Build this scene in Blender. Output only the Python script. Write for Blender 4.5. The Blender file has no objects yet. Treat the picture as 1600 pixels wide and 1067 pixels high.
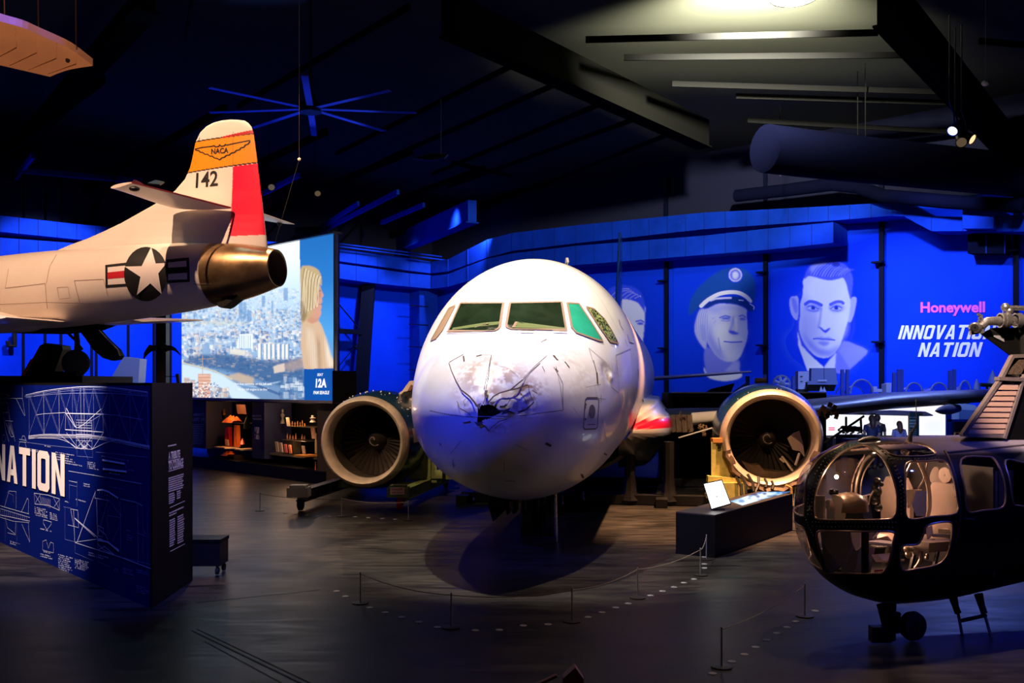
import bpy, bmesh, math, random
import numpy as np
from mathutils import Vector, Matrix
random.seed(7); RNG = np.random.default_rng(7)
SC = bpy.context.scene
COL = SC.collection
PI = math.pi
# ---------------------------------------------------------------- camera
F, EYE, CX, HY = 1500.0, 2.7, 800.0, 598.0      # focal length in pixels, eye height, principal point
cam = bpy.data.cameras.new('camera'); camo = bpy.data.objects.new('camera', cam); COL.objects.link(camo)
cam.sensor_width = 36; cam.lens = F/1600*36; cam.shift_y = (HY-533.5)/1600
cam.clip_end = 300
camo.location = (0, 0, EYE); camo.rotation_euler = (PI/2, 0, 0)
SC.camera = camo
SC.view_settings.view_transform = 'Standard'; SC.view_settings.look = 'None'
SC.view_settings.exposure = 0.0; SC.view_settings.gamma = 1.0; SC.view_settings.use_curve_mapping = False
SC.cycles.max_bounces = 6; SC.cycles.transparent_max_bounces = 16
SC.cycles.sample_clamp_indirect = 4.0
# ---------------------------------------------------------------- world
wd = bpy.data.worlds.new('dark_hall'); SC.world = wd; wd.use_nodes = True
wd.node_tree.nodes['Background'].inputs[0].default_value = (0.10, 0.16, 0.5, 1)
wd.node_tree.nodes['Background'].inputs[1].default_value = 0.004
# ---------------------------------------------------------------- lights
def aim(o, tgt):
    d = Vector(tgt)-o.location
    o.rotation_euler = d.to_track_quat('-Z', 'Y').to_euler()
def spot(name, loc, tgt, power, col, angle, blend=.3, size=.12):
    l = bpy.data.lights.new(name, 'SPOT'); l.energy = power; l.color = col
    l.spot_size = math.radians(angle); l.spot_blend = blend; l.shadow_soft_size = size
    o = bpy.data.objects.new(name, l); COL.objects.link(o); o.location = loc; aim(o, tgt); return o
def point(name, loc, power, col, size=.1):
    l = bpy.data.lights.new(name, 'POINT'); l.energy = power; l.color = col; l.shadow_soft_size = size
    o = bpy.data.objects.new(name, l); COL.objects.link(o); o.location = loc; return o
def area(name, loc, tgt, power, col, sx, sy):
    l = bpy.data.lights.new(name, 'AREA'); l.shape = 'RECTANGLE'; l.size = sx; l.size_y = sy; l.energy = power; l.color = col
    o = bpy.data.objects.new(name, l); COL.objects.link(o); o.location = loc; aim(o, tgt); return o
BLUE = (.03, .12, 1.0); PALE = (.52, .58, 1.0); WARM = (1, .78, .55); AMBER = (1, .5, .2); CREAM = (1, .88, .74)
# walls: blue floods hanging from the roof, in front of each wall
WR = Vector((8.6, 53, 0)); UR = Vector((-.73, .683, 0)).normalized(); NR = Vector((-.683, -.73, 0)).normalized()   # right wall, NR faces the hall
WC = WR + UR*19.3                                   # corner
UL = Vector((-.683, -.73, 0)).normalized(); NL = Vector((.73, -.683, 0)).normalized()
def on_wr(s, off, z): p = WR - UR*s + NR*off; p.z = z; return p
def on_wl(s, off, z): p = WC + UL*s + NL*off; p.z = z; return p
for s, pw in ((-16, 900), (-9, 900), (-2.5, 600), (3.5, 900), (10.4, 5600), (15, 7000), (21, 5200)):
    spot('wall_flood', on_wr(s, 8.5, 12.4), on_wr(s, 0, 5.4), pw*.9, PALE, 64, 1.0, .3)
for s, pw in ((2, 3000), (8, 5000), (14, 7500), (20, 7500), (26, 7000), (33, 6500)):
    spot('wall_flood', on_wl(s, 7.5, 12.2), on_wl(s, 0, 5.6), pw*.75, PALE, 66, .6, .3)
# airliner nose keys
spot('nose_spot', (-2.2, 12.2, 13.2), (-.1, 14.4, 3.7), 8200, CREAM, 33, .45, .10)
spot('nose_spot', (3.0, 13.6, 13.4), (.5, 15.4, 3.7), 4600, WARM, 34, .45, .10)
spot('nose_blue', (-5.6, 5.0, 6.8), (-.6, 13, 2.5), 3300, (.03, .05, 1.0), 24, .8, .3)
spot('nose_violet', (4.2, 5.6, 7.0), (.9, 14, 2.5), 560, (.12, .09, 1.0), 24, .8, .3)
# floor pools
spot('floor_wash', (5.6, 19.0, 12.5), (4.1, 18.9, 0), 34000, (1, .50, .24), 34, .8, .12)
spot('stand_spot', (-7.5, 17.5, 8.0), (-2.2, 22.3, .7), 900, (1, .9, .6), 22, .8, .1)
spot('fin_blue', (-8.5, 21, 6.5), (-11, 27, 3.0), 900, (.25, .35, 1.0), 30, .8, .1)
spot('floor_wash', (-5.0, 16.5, 12.5), (-2.8, 15.6, 0), 4200, (1, .66, .40), 40, .8, .12)
spot('floor_cool', (-5.5, 16, 11), (-4.2, 11.5, 0), 420, (.3, .75, .9), 38, .9, .2)
# engines
spot('engine_spot', (-4.2, 13.5, 10.5), (-3.2, 22, 1.5), 2600, (1, .58, .3), 20, .5, .1)
spot('engine_spot', (3.6, 12.5, 10.5), (6.0, 21, 1.6), 4000, (1, .58, .28), 24, .5, .1)
spot('wing_spot', (3.5, 13.5, 8.5), (3.9, 22.5, 1.8), 1600, (1, .8, .66), 13, .5, .1)
# research jet
spot('jet_spot', (-7.6, 9.4, 12.0), (-6.2, 16, 4.4), 5400, (1, .60, .38), 44, .4, .08)
spot('jet_blue', (-2.5, 9.0, 3.3), (-5.5, 15.8, 4.2), 60, (.2, .14, 1.0), 50, .8, .3)
spot('hanging_wing_spot', (-2.0, 4.6, 2.2), (-3.9, 7.6, 5.2), 620, (1, .62, .40), 40, .8, .2)
# panel on the left
spot('panel_spot', (-7.2, 8.2, 7.8), (-6.9, 13.4, 2.4), 6000, (1, .80, .72), 29, .7, .1)
spot('panel_blue', (-1.4, 6.5, 6.8), (-5.2, 12.4, 1.7), 3200, (.08, .12, 1.0), 36, .7, .1)
spot('panel_side', (-.6, 9.0, 5.5), (-4.3, 12.5, 1.2), 220, (1, .7, .5), 22, .7, .1)
# helicopter
spot('heli_spot', (5.6, 12.6, 8.5), (4.6, 10.4, 1.5), 700, (1, .6, .36), 62, .5, .08)
spot('heli_front', (1.0, 8.6, 6.8), (3.6, 10.0, 1.4), 60, (1, .68, .48), 40, .6, .08)
spot('heli_blue', (8.4, 8.2, 6.5), (5.9, 9.9, 0), 420, (.04, .08, 1.0), 46, .4, .08)
spot('heli_floor', (9.5, 13.5, 7.5), (5.4, 10.9, 0), 700, (1, .74, .74), 30, .7, .1)
spot('hub_spot', (3.6, 7.5, 6.5), (5.9, 11.0, 3.0), 2600, (1, .72, .55), 26, .5, .08)
spot('wing_blue', (16, 33, 9), (10, 26, 2.2), 1500, (.2, .3, 1.0), 50, .6, .2)
spot('people_blue', (10.6, 26.5, 1.6), (12.0, 30.4, 1.25), 260, (.3, .4, 1.0), 60, .6, .1)
spot('rack_blue', (12, 29, 10), (15, 37.5, 2.6), 4200, (.25, .35, 1.0), 60, .8, .2)
# ---------------------------------------------------------------- materials
def lin(c):
    c = np.asarray(c, float)
    c = c/255.0
    return np.where(c <= .04045, c/12.92, ((c+.055)/1.055)**2.4)
def L(r, g, b): v = lin((r, g, b)); return (float(v[0]), float(v[1]), float(v[2]), 1)
MATS = {}
def mat(name, col, rough=.5, metal=0., noise=0., scale=6., bump=0., emit=None, estr=1., coat=0., spec=.5, attr=None, eattr=None):
    if name in MATS: return MATS[name]
    m = bpy.data.materials.new(name); m.use_nodes = True; nt = m.node_tree; b = nt.nodes['Principled BSDF']
    b.inputs['Base Color'].default_value = col; b.inputs['Roughness'].default_value = rough
    b.inputs['Metallic'].default_value = metal; b.inputs['Coat Weight'].default_value = coat
    b.inputs['Specular IOR Level'].default_value = spec
    src = None
    if attr:
        a = nt.nodes.new('ShaderNodeAttribute'); a.attribute_name = attr; src = a.outputs['Color']
        nt.links.new(src, b.inputs['Base Color'])
    if noise:
        tc = nt.nodes.new('ShaderNodeTexCoord')
        n = nt.nodes.new('ShaderNodeTexNoise'); n.inputs['Scale'].default_value = scale; n.inputs['Detail'].default_value = 8; n.inputs['Roughness'].default_value = .62
        nt.links.new(tc.outputs['Object'], n.inputs['Vector'])
        r = nt.nodes.new('ShaderNodeMapRange'); r.inputs['From Min'].default_value = .3; r.inputs['From Max'].default_value = .7
        r.inputs['To Min'].default_value = 1-noise; r.inputs['To Max'].default_value = 1+noise*.5
        nt.links.new(n.outputs['Fac'], r.inputs['Value'])
        mx = nt.nodes.new('ShaderNodeVectorMath'); mx.operation = 'SCALE'
        if src: nt.links.new(src, mx.inputs[0])
        else: mx.inputs[0].default_value = col[:3]
        nt.links.new(r.outputs[0], mx.inputs['Scale']); nt.links.new(mx.outputs[0], b.inputs['Base Color'])
        rr = nt.nodes.new('ShaderNodeMapRange'); rr.inputs['To Min'].default_value = max(0, rough-.1); rr.inputs['To Max'].default_value = min(1, rough+.14)
        nt.links.new(n.outputs['Fac'], rr.inputs['Value']); nt.links.new(rr.outputs[0], b.inputs['Roughness'])
        if bump:
            bp = nt.nodes.new('ShaderNodeBump'); bp.inputs['Strength'].default_value = bump; bp.inputs['Distance'].default_value = .02
            nt.links.new(n.outputs['Fac'], bp.inputs['Height']); nt.links.new(bp.outputs[0], b.inputs['Normal'])
    if emit:
        b.inputs['Emission Color'].default_value = emit; b.inputs['Emission Strength'].default_value = estr
    if eattr:
        a = nt.nodes.new('ShaderNodeAttribute'); a.attribute_name = eattr
        nt.links.new(a.outputs['Color'], b.inputs['Emission Color']); b.inputs['Emission Strength'].default_value = estr
    MATS[name] = m; return m
def glass(name, tint=(1, 1, 1, 1), fac=.08, rough=.02):
    if name in MATS: return MATS[name]
    m = bpy.data.materials.new(name); m.use_nodes = True; nt = m.node_tree
    for n in list(nt.nodes):
        if n.type != 'OUTPUT_MATERIAL': nt.nodes.remove(n)
    out = [n for n in nt.nodes if n.type == 'OUTPUT_MATERIAL'][0]
    t = nt.nodes.new('ShaderNodeBsdfTransparent'); t.inputs[0].default_value = tint
    g = nt.nodes.new('ShaderNodeBsdfGlossy'); g.inputs['Roughness'].default_value = rough
    lw = nt.nodes.new('ShaderNodeLayerWeight'); lw.inputs['Blend'].default_value = .22
    mr = nt.nodes.new('ShaderNodeMapRange'); mr.inputs['To Min'].default_value = fac; mr.inputs['To Max'].default_value = .75
    nt.links.new(lw.outputs['Facing'], mr.inputs['Value'])
    mx = nt.nodes.new('ShaderNodeMixShader'); nt.links.new(mr.outputs[0], mx.inputs[0])
    nt.links.new(t.outputs[0], mx.inputs[1]); nt.links.new(g.outputs[0], mx.inputs[2]); nt.links.new(mx.outputs[0], out.inputs[0])
    MATS[name] = m; return m
M_black = mat('black_panel', (.004, .004, .004, 1), .5, spec=.15)
M_blacksteel = mat('black_steel', (.012, .012, .014, 1), .4, .3, .3, 5)
M_wall = mat('blue_wall_paint', (.003, .045, .92, 1), .8, 0, .12, .6, spec=.02)
M_column = mat('column_paint', (.002, .004, .02, 1), .7, spec=.1)
M_duct = mat('blue_lit_metal', (.004, .042, .50, 1), .7, 0, .25, 1.2, spec=.05)  # blue flood light put into the base colour of grey metal
M_ductdark = mat('duct_dark', (.003, .004, .018, 1), 1, 0, 0, 1.5, spec=.03)
M_roof = mat('roof_deck', (.075, .078, .055, 1), .95, 0, 0, .5, spec=0)
M_beam = mat('roof_beam', (.010, .010, .008, 1), 1, 0, 0, 1, spec=0)
M_beamlit = mat('purlin', (.012, .012, .011, 1), 1, spec=0)
M_white = mat('white_paint', (.80, .78, .76, 1), .3, 0, .06, 3)
M_cream = mat('cream_paint', (.72, .66, .56, 1), .45, 0, .12, 2)
M_grey = mat('grey_metal', (.42, .43, .46, 1), .38, .4, .2, 3)
M_navy = mat('navy_paint', (.008, .035, .075, 1), .22, 0, .1, 3, coat=.3)
M_red = mat('red_paint', (.80, .01, .05, 1), .4)
M_walltop = mat('upper_wall_dark', (.02, .022, .05, 1), 1, 0, 0, .8, spec=0)  # dark sheet over the top of both walls
M_bare = mat('bare_metal', (.60, .50, .40, 1), .38, .35, .25, 4)
M_dark = mat('dark_metal', (.03, .028, .026, 1), .45, .5, .3, 6)
M_green = mat('stand_green', (.20, .27, .10, 1), .55, 0, .35, 5, .2)
M_yellow = mat('stand_yellow', (.50, .44, .13, 1), .55, 0, .35, 5)
M_orange = mat('orange_paint', (.90, .30, .01, 1), .45, 0, .08, 3)
M_wood = mat('brown_wood', (.22, .09, .04, 1), .6, 0, .3, 5)
M_letter = mat('cream_letter', (.95, .86, .76, 1), .5)
M_chrome = mat('polished_steel', (.75, .72, .7, 1), .25, .9, .2, 6)
M_rubber = mat('rubber', (.012, .012, .012, 1), .7)
M_ink = mat('black_ink', (.008, .008, .01, 1), .5)
# floor
def floor_mat():
    m = bpy.data.materials.new('polished_concrete'); m.use_nodes = True; nt = m.node_tree; b = nt.nodes['Principled BSDF']; N = nt.nodes.new; K = nt.links.new
    tc = N('ShaderNodeTexCoord')
    n = N('ShaderNodeTexNoise'); n.inputs['Scale'].default_value = .55; n.inputs['Detail'].default_value = 12; n.inputs['Roughness'].default_value = .68
    mp = N('ShaderNodeMapping'); mp.inputs['Scale'].default_value = (.5, 2.2, 1); K(tc.outputs['Object'], mp.inputs[0])
    n2 = N('ShaderNodeTexNoise'); n2.inputs['Scale'].default_value = 1.6; n2.inputs['Detail'].default_value = 10; n2.inputs['Distortion'].default_value = 1.5
    K(tc.outputs['Object'], n.inputs['Vector']); K(mp.outputs[0], n2.inputs['Vector'])
    mm = N('ShaderNodeMath'); mm.operation = 'MULTIPLY'; K(n.outputs['Fac'], mm.inputs[0]); K(n2.outputs['Fac'], mm.inputs[1])
    r = N('ShaderNodeValToRGB'); r.color_ramp.elements[0].position = .14; r.color_ramp.elements[0].color = (.004, .004, .004, 1)
    r.color_ramp.elements[1].position = .40; r.color_ramp.elements[1].color = (.055, .050, .044, 1)
    K(mm.outputs[0], r.inputs[0]); K(r.outputs[0], b.inputs['Base Color'])
    rr = N('ShaderNodeMapRange'); rr.inputs['To Min'].default_value = .26; rr.inputs['To Max'].default_value = .60
    K(n2.outputs['Fac'], rr.inputs['Value']); K(rr.outputs[0], b.inputs['Roughness'])
    bp = N('ShaderNodeBump'); bp.inputs['Strength'].default_value = .12; bp.inputs['Distance'].default_value = .02
    K(n.outputs['Fac'], bp.inputs['Height']); K(bp.outputs[0], b.inputs['Normal'])
    return m
M_floor = floor_mat(); M_floor.node_tree.nodes['Principled BSDF'].inputs['Specular IOR Level'].default_value = .2
# ---------------------------------------------------------------- geometry helpers
def W(px, py, d): return Vector(((px-CX)/F*d, d, EYE+(HY-py)/F*d))     # a point seen at (px, py) at distance d
def G(px, py): return W(px, py, EYE*F/(py-HY))                          # the floor point seen there
def plane_hit(px, py, p0, n):
    r = Vector(((px-CX)/F, 1, (HY-py)/F)); o = Vector((0, 0, EYE))
    return o + r*((Vector(p0)-o).dot(n)/r.dot(n))
def Mw(o):
    m = Matrix.Translation(o.location) @ o.rotation_euler.to_matrix().to_4x4()
    return Mw(o.parent) @ m if o.parent else m
def thing(name, label, cat, loc=(0, 0, 0), rotz=0, group=None):
    o = bpy.data.objects.new(name, None); COL.objects.link(o); o.location = loc; o.rotation_euler = (0, 0, rotz)
    o.empty_display_size = .1
    o['label'] = label; o['category'] = cat
    if group: o['group'] = group
    return o
def tag(o, label, cat, group=None, kind=None):
    o['label'] = label; o['category'] = cat
    if group: o['group'] = group
    if kind: o['kind'] = kind
    return o
def struct(o): o['kind'] = 'structure'; return o
class MB:
    def __init__(s): s.v = []; s.f = []; s.c = None
    def add(s, vs, fs):
        k = len(s.v); s.v += [tuple(p) for p in vs]; s.f += [tuple(i+k for i in f) for f in fs]; return s
    def box(s, c, size, R=None):
        c = Vector(c); R = R or Matrix.Identity(3); x, y, z = [q/2 for q in size]
        vs = [c + R @ Vector((a*x, b*y, d*z)) for a in (-1, 1) for b in (-1, 1) for d in (-1, 1)]
        return s.add(vs, [(0, 1, 3, 2), (4, 6, 7, 5), (0, 4, 5, 1), (2, 3, 7, 6), (0, 2, 6, 4), (1, 5, 7, 3)])
    def bar(s, a, b, w, h=None, up=(0, 0, 1)):
        a = Vector(a); b = Vector(b); h = h or w; d = (b-a); Ln = d.length
        if Ln < 1e-6: return s
        d.normalize(); u = Vector(up)
        if abs(d.dot(u)) > .98: u = Vector((1, 0, 0))
        x = d.cross(u).normalized(); z = x.cross(d)
        R = Matrix((x, d, z)).transposed()
        return s.box((a+b)/2, (w, Ln, h), R)
    def tube(s, pts, r, n=8, cap=True):
        pts = [Vector(p) for p in pts]; rs = r if isinstance(r, (list, tuple)) else [r]*len(pts)
        rings = []; prev = None
        for i, p in enumerate(pts):
            d = (pts[min(i+1, len(pts)-1)]-pts[max(i-1, 0)]).normalized()
            if prev is None:
                u = Vector((0, 0, 1)) if abs(d.z) < .95 else Vector((1, 0, 0)); x = d.cross(u).normalized()
            else:
                x = (prev - d*prev.dot(d)).normalized()
            prev = x; y = d.cross(x)
            rings.append([p + (x*math.cos(2*PI*k/n) + y*math.sin(2*PI*k/n))*rs[i] for k in range(n)])
        return s.rings(rings, cap=cap)
    def rings(s, rings, closed=True, cap=True, capstart=None, capend=None):
        n = len(rings[0]); vs = [p for r in rings for p in r]; fs = []
        for i in range(len(rings)-1):
            for k in range(n if closed else n-1):
                a = i*n+k; b = i*n+(k+1) % n; fs.append((a, b, b+n, a+n))
        cs = cap if capstart is None else capstart; ce = cap if capend is None else capend
        if closed and cs: fs.append(tuple(range(n))[::-1])
        if closed and ce: fs.append(tuple((len(rings)-1)*n+k for k in range(n)))
        return s.add(vs, fs)
    def lathe(s, prof, o, ax, n=48, cap=False):     # prof: (distance along ax, radius)
        o = Vector(o); ax = Vector(ax).normalized(); u = Vector((0, 0, 1)) if abs(ax.z) < .9 else Vector((1, 0, 0))
        x = ax.cross(u).normalized(); y = x.cross(ax)
        return s.rings([[o + ax*a + (x*math.cos(2*PI*k/n)+y*math.sin(2*PI*k/n))*r for k in range(n)] for a, r in prof], cap=cap)
    def prism(s, poly, ext):
        e = Vector(ext); n = len(poly); poly = [Vector(p) for p in poly]
        vs = poly + [p+e for p in poly]
        fs = [tuple(range(n)), tuple(range(2*n-1, n-1, -1))] + [(k, (k+1) % n, (k+1) % n+n, k+n) for k in range(n)]
        return s.add(vs, fs)
    def ball(s, c, r, n=12, m=8, sc=(1, 1, 1)):
        c = Vector(c); rings = []
        for j in range(m+1):
            t = PI*j/m; rr = max(math.sin(t), 1e-3)
            rings.append([c + Vector((math.cos(2*PI*k/n)*rr*sc[0], math.sin(2*PI*k/n)*rr*sc[1], math.cos(t)*sc[2]))*r for k in range(n)])
        return s.rings(rings, cap=True)
    def build(s, name, material, parent=None, smooth=False, fix=True, colors=None, attr='Col'):
        me = bpy.data.meshes.new(name)
        vs = s.v
        if parent is not None:
            Mi = Mw(parent).inverted(); vs = [Mi @ Vector(p) for p in vs]
        me.from_pydata([tuple(v) for v in vs], [], s.f); me.update()
        if fix:
            bm = bmesh.new(); bm.from_mesh(me); bmesh.ops.recalc_face_normals(bm, faces=bm.faces); bm.to_mesh(me); bm.free()
        if smooth:
            me.polygons.foreach_set('use_smooth', [True]*len(me.polygons))
            if smooth != 'all': me.set_sharp_from_angle(angle=math.radians(38))
        me.materials.append(material)
        if colors is not None:
            at = me.color_attributes.new(attr, 'FLOAT_COLOR', 'POINT')
            c = np.ones((len(me.vertices), 4), np.float32); c[:, :3] = colors; at.data.foreach_set('color', c.ravel())
        o = bpy.data.objects.new(name, me); COL.objects.link(o)
        if parent is not None: o.parent = parent
        return o
def dup(root, loc, rotz=None, label=None):
    r = root.copy(); COL.objects.link(r); r.location = loc
    if rotz is not None: r.rotation_euler = (0, 0, rotz)
    if label: r['label'] = label
    for ch in list(root.children):
        c = ch.copy(); COL.objects.link(c); c.parent = r
        for g in list(ch.children):
            d = g.copy(); COL.objects.link(d); d.parent = c
    return r
def smoothcurve(pts, n=6, closed=True):
    P = [np.array(p, float) for p in pts]; out = []; N = len(P)
    for i in range(N if closed else N-1):
        if closed: p0, p1, p2, p3 = P[i-1], P[i], P[(i+1) % N], P[(i+2) % N]
        else: p0, p1, p2, p3 = P[max(i-1, 0)], P[i], P[i+1], P[min(i+2, N-1)]
        for k in range(n):
            t = k/n; out.append(tuple(.5*((2*p1)+(-p0+p2)*t+(2*p0-5*p1+4*p2-p3)*t*t+(-p0+3*p1-3*p2+p3)*t**3)))
    if not closed: out.append(tuple(P[-1]))
    return out
def poly_mask(pts, X, Y):
    m = np.zeros(X.shape, bool); n = len(pts)
    for i in range(n):
        x1, y1 = pts[i]; x2, y2 = pts[(i+1) % n]
        if y1 == y2: continue
        c = ((Y < y1) != (Y < y2)); xi = (x2-x1)*(Y-y1)/(y2-y1)+x1; m ^= c & (X < xi)
    return m
# a hull with elliptical sections: s runs aft along 'ax', w sideways, z up
class Hull:
    def __init__(s, o, rotz, prof, n=2.0, slope=0.):     # prof rows: s, top, bottom, halfwidth (heights are absolute minus o.z)
        s.o = Vector(o); s.R = Matrix.Rotation(rotz, 3, 'Z'); p = np.array(prof, float); s.p = p; s.n = n; s.slope = slope
        s.s0, s.s1 = p[0, 0], p[-1, 0]
    def par(s, a):
        a = np.asarray(a, float); P = s.p; q = [np.interp(a, P[:, 0], P[:, k]) for k in (1, 2, 3)]
        return q
    def smooth(s, k=400):      # resample the profile on a smooth monotone curve
        P = s.p; t = np.linspace(0, 1, k)**1.6*(s.s1-s.s0)+s.s0; Q = [t]
        for c in (1, 2, 3):
            y = P[:, c]; x = P[:, 0]; d = np.zeros(len(x)); h = np.diff(x); dl = np.diff(y)/h
            for i in range(1, len(x)-1):
                if dl[i-1]*dl[i] > 0: d[i] = 2*dl[i-1]*dl[i]/(dl[i-1]+dl[i])
            d[0] = dl[0]; d[-1] = dl[-1]
            j = np.clip(np.searchsorted(x, t)-1, 0, len(h)-1); u = (t-x[j])/h[j]
            Q.append((1+2*u)*(1-u)**2*y[j]+u*(1-u)**2*h[j]*d[j]+u*u*(3-2*u)*y[j+1]+u*u*(u-1)*h[j]*d[j+1])
        s.p = np.stack(Q, 1); return s
    def pt(s, a, phi):         # phi 0 = top, pi/2 = +w
        t, b, w = s.par(a); zc = (t+b)/2; hh = (t-b)/2; e = 2/s.n
        cs, sn = np.cos(phi), np.sin(phi)
        return np.stack([np.sign(sn)*np.abs(sn)**e*w, a+0*phi, zc+np.sign(cs)*np.abs(cs)**e*hh+s.slope*a], -1)
    def world(s, q): q = np.asarray(q, float); R = np.array(s.R); return q @ R.T + np.array(s.o)
    def local(s, q): R = np.array(s.R); return (np.asarray(q, float)-np.array(s.o)) @ R
    def f(s, q):
        a = q[..., 1]; t, b, w = s.par(a); zc = (t+b)/2+s.slope*a; hh = np.maximum((t-b)/2, 1e-4); w = np.maximum(w, 1e-4)
        v = np.abs(q[..., 0]/w)**s.n+np.abs((q[..., 2]-zc)/hh)**s.n-1
        return np.where((a < s.s0) | (a > s.s1), 1e3, v)
    def hit(s, px, py, near, far, step=.03):
        px = np.atleast_1d(np.asarray(px, float)); py = np.atleast_1d(np.asarray(py, float))
        D = np.stack([(px-CX)/F, np.ones_like(px), (HY-py)/F], -1); O = np.array((0, 0, EYE))
        out = np.full((len(px), 3), np.nan); ts = np.arange(near, far, step)
        for i in range(len(px)):
            q = s.local(O+D[i]*ts[:, None]); v = s.f(q) < 0
            if not v.any():
                k = int(np.argmin(s.f(q))); out[i] = O+D[i]*ts[k]; continue
            k = int(np.argmax(v)); lo, hi = ts[max(k-1, 0)], ts[k]
            for _ in range(18):
                m = (lo+hi)/2
                if s.f(s.local(O+D[i]*m)[None])[0] < 0: hi = m
                else: lo = m
            out[i] = O+D[i]*hi
        return out
    def normal(s, wpt):
        q = s.local(wpt); e = 1e-3; g = np.array([s.f((q+np.eye(3)[k]*e)[None])[0]-s.f((q-np.eye(3)[k]*e)[None])[0] for k in range(3)])
        if not np.all(np.isfinite(g)) or np.linalg.norm(g) < 1e-9 or np.abs(g).max() > 1e5: g = np.array((0, -1., 0))
        g /= np.linalg.norm(g); return np.array(s.R) @ g
    def mesh(s, ss, nphi, keep=None, inset=0.):
        phis = np.linspace(0, 2*PI, nphi, endpoint=False); A, P = np.meshgrid(ss, phis, indexing='ij')
        Q = s.pt(A, P)
        if inset:
            t, b, w = s.par(A); zc = (t+b)/2+s.slope*A; hh = (t-b)/2
            Q[..., 0] *= np.maximum(w-inset, .001)/np.maximum(w, .001); Q[..., 2] = zc+(Q[..., 2]-zc)*np.maximum(hh-inset, .001)/np.maximum(hh, .001)
        return A, P, Q
def grid_faces(ni, nj, wrap, keep=None):
    i, j = np.meshgrid(np.arange(ni-1), np.arange(nj if wrap else nj-1), indexing='ij')
    a = i*nj+j; b = i*nj+(j+1) % nj; f = np.stack([a, b, b+nj, a+nj], -1)
    f = f[keep] if keep is not None else f.reshape(-1, 4)
    return f.reshape(-1, 4)
def raw_mesh(name, V, Fc, material, parent=None, smooth=True, colors=None):
    used = np.unique(Fc); mp = np.full(len(V), -1); mp[used] = np.arange(len(used)); V = V[used]; Fc = mp[Fc]
    if colors is not None: colors = colors[used]
    if parent is not None:
        Mi = np.array(Mw(parent).inverted()); V = V @ Mi[:3, :3].T + Mi[:3, 3]
    me = bpy.data.meshes.new(name); me.from_pydata(V.tolist(), [], Fc.tolist()); me.update()
    if smooth: me.polygons.foreach_set('use_smooth', [True]*len(me.polygons))
    me.materials.append(material)
    if colors is not None:
        at = me.color_attributes.new('Col', 'FLOAT_COLOR', 'POINT'); c = np.ones((len(V), 4), np.float32); c[:, :3] = colors; at.data.foreach_set('color', c.ravel())
    o = bpy.data.objects.new(name, me); COL.objects.link(o)
    if parent is not None: o.parent = parent
    return o
def hull_patch(hull, poly, near, far, off=.006, thick=0., step=3.0):
    """px polygon laid on the hull as a gridded sheet; returns MB"""
    xs = [p[0] for p in poly]; ys = [p[1] for p in poly]
    n = len(poly); bp = []
    for i in range(n):
        a = np.array(poly[i], float); b = np.array(poly[(i+1) % n], float); k = max(1, int(np.linalg.norm(b-a)/step))
        bp += [tuple(a+(b-a)*t/k) for t in range(k)]
    c = (sum(xs)/n, sum(ys)/n); mb = MB(); K = 4 if max(max(xs)-min(xs), max(ys)-min(ys)) > 14 else 2
    rings = []
    for r in range(K, 0, -1):
        t = r/K; pts = [(c[0]+(p[0]-c[0])*t, c[1]+(p[1]-c[1])*t) for p in bp]
        rings.append(pts)
    allp = [p for r in rings for p in r]+[c]
    H3 = hull.hit([p[0] for p in allp], [p[1] for p in allp], near, far)
    N3 = [hull.normal(h) for h in H3]
    V = [Vector(h)+Vector(nn)*off for h, nn in zip(H3, N3)]
    m = len(bp); fs = []
    for r in range(K-1):
        for k in range(m): fs.append((r*m+k, r*m+(k+1) % m, (r+1)*m+(k+1) % m, (r+1)*m+k))
    for k in range(m): fs.append(((K-1)*m+k, (K-1)*m+(k+1) % m, K*m))
    mb.add(V, fs)
    return mb, V[:m]
def hull_line(hull, pts, w, near, far, off=.004, mb=None, step=3.0):
    bp = []
    for i in range(len(pts)-1):
        a = np.array(pts[i], float); b = np.array(pts[i+1], float); k = max(1, int(np.linalg.norm(b-a)/step))
        bp += [tuple(a+(b-a)*t/k) for t in range(k)]
    bp.append(tuple(pts[-1]))
    H3 = hull.hit([p[0] for p in bp], [p[1] for p in bp], near, far); mb = mb or MB(); V = []
    for i, h in enumerate(H3):
        nn = Vector(hull.normal(h)); d = Vector(H3[min(i+1, len(H3)-1)])-Vector(H3[max(i-1, 0)])
        if d.length < 1e-6: d = Vector((1, 0, 0))
        sd = nn.cross(d).normalized(); ww = w if not isinstance(w, (list, tuple)) else w[0]+(w[1]-w[0])*i/max(1, len(H3)-1)
        V += [Vector(h)+nn*off+sd*ww/2, Vector(h)+nn*off-sd*ww/2]
    mb.add(V, [(2*i, 2*i+1, 2*i+3, 2*i+2) for i in range(len(H3)-1)])
    return mb
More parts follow.
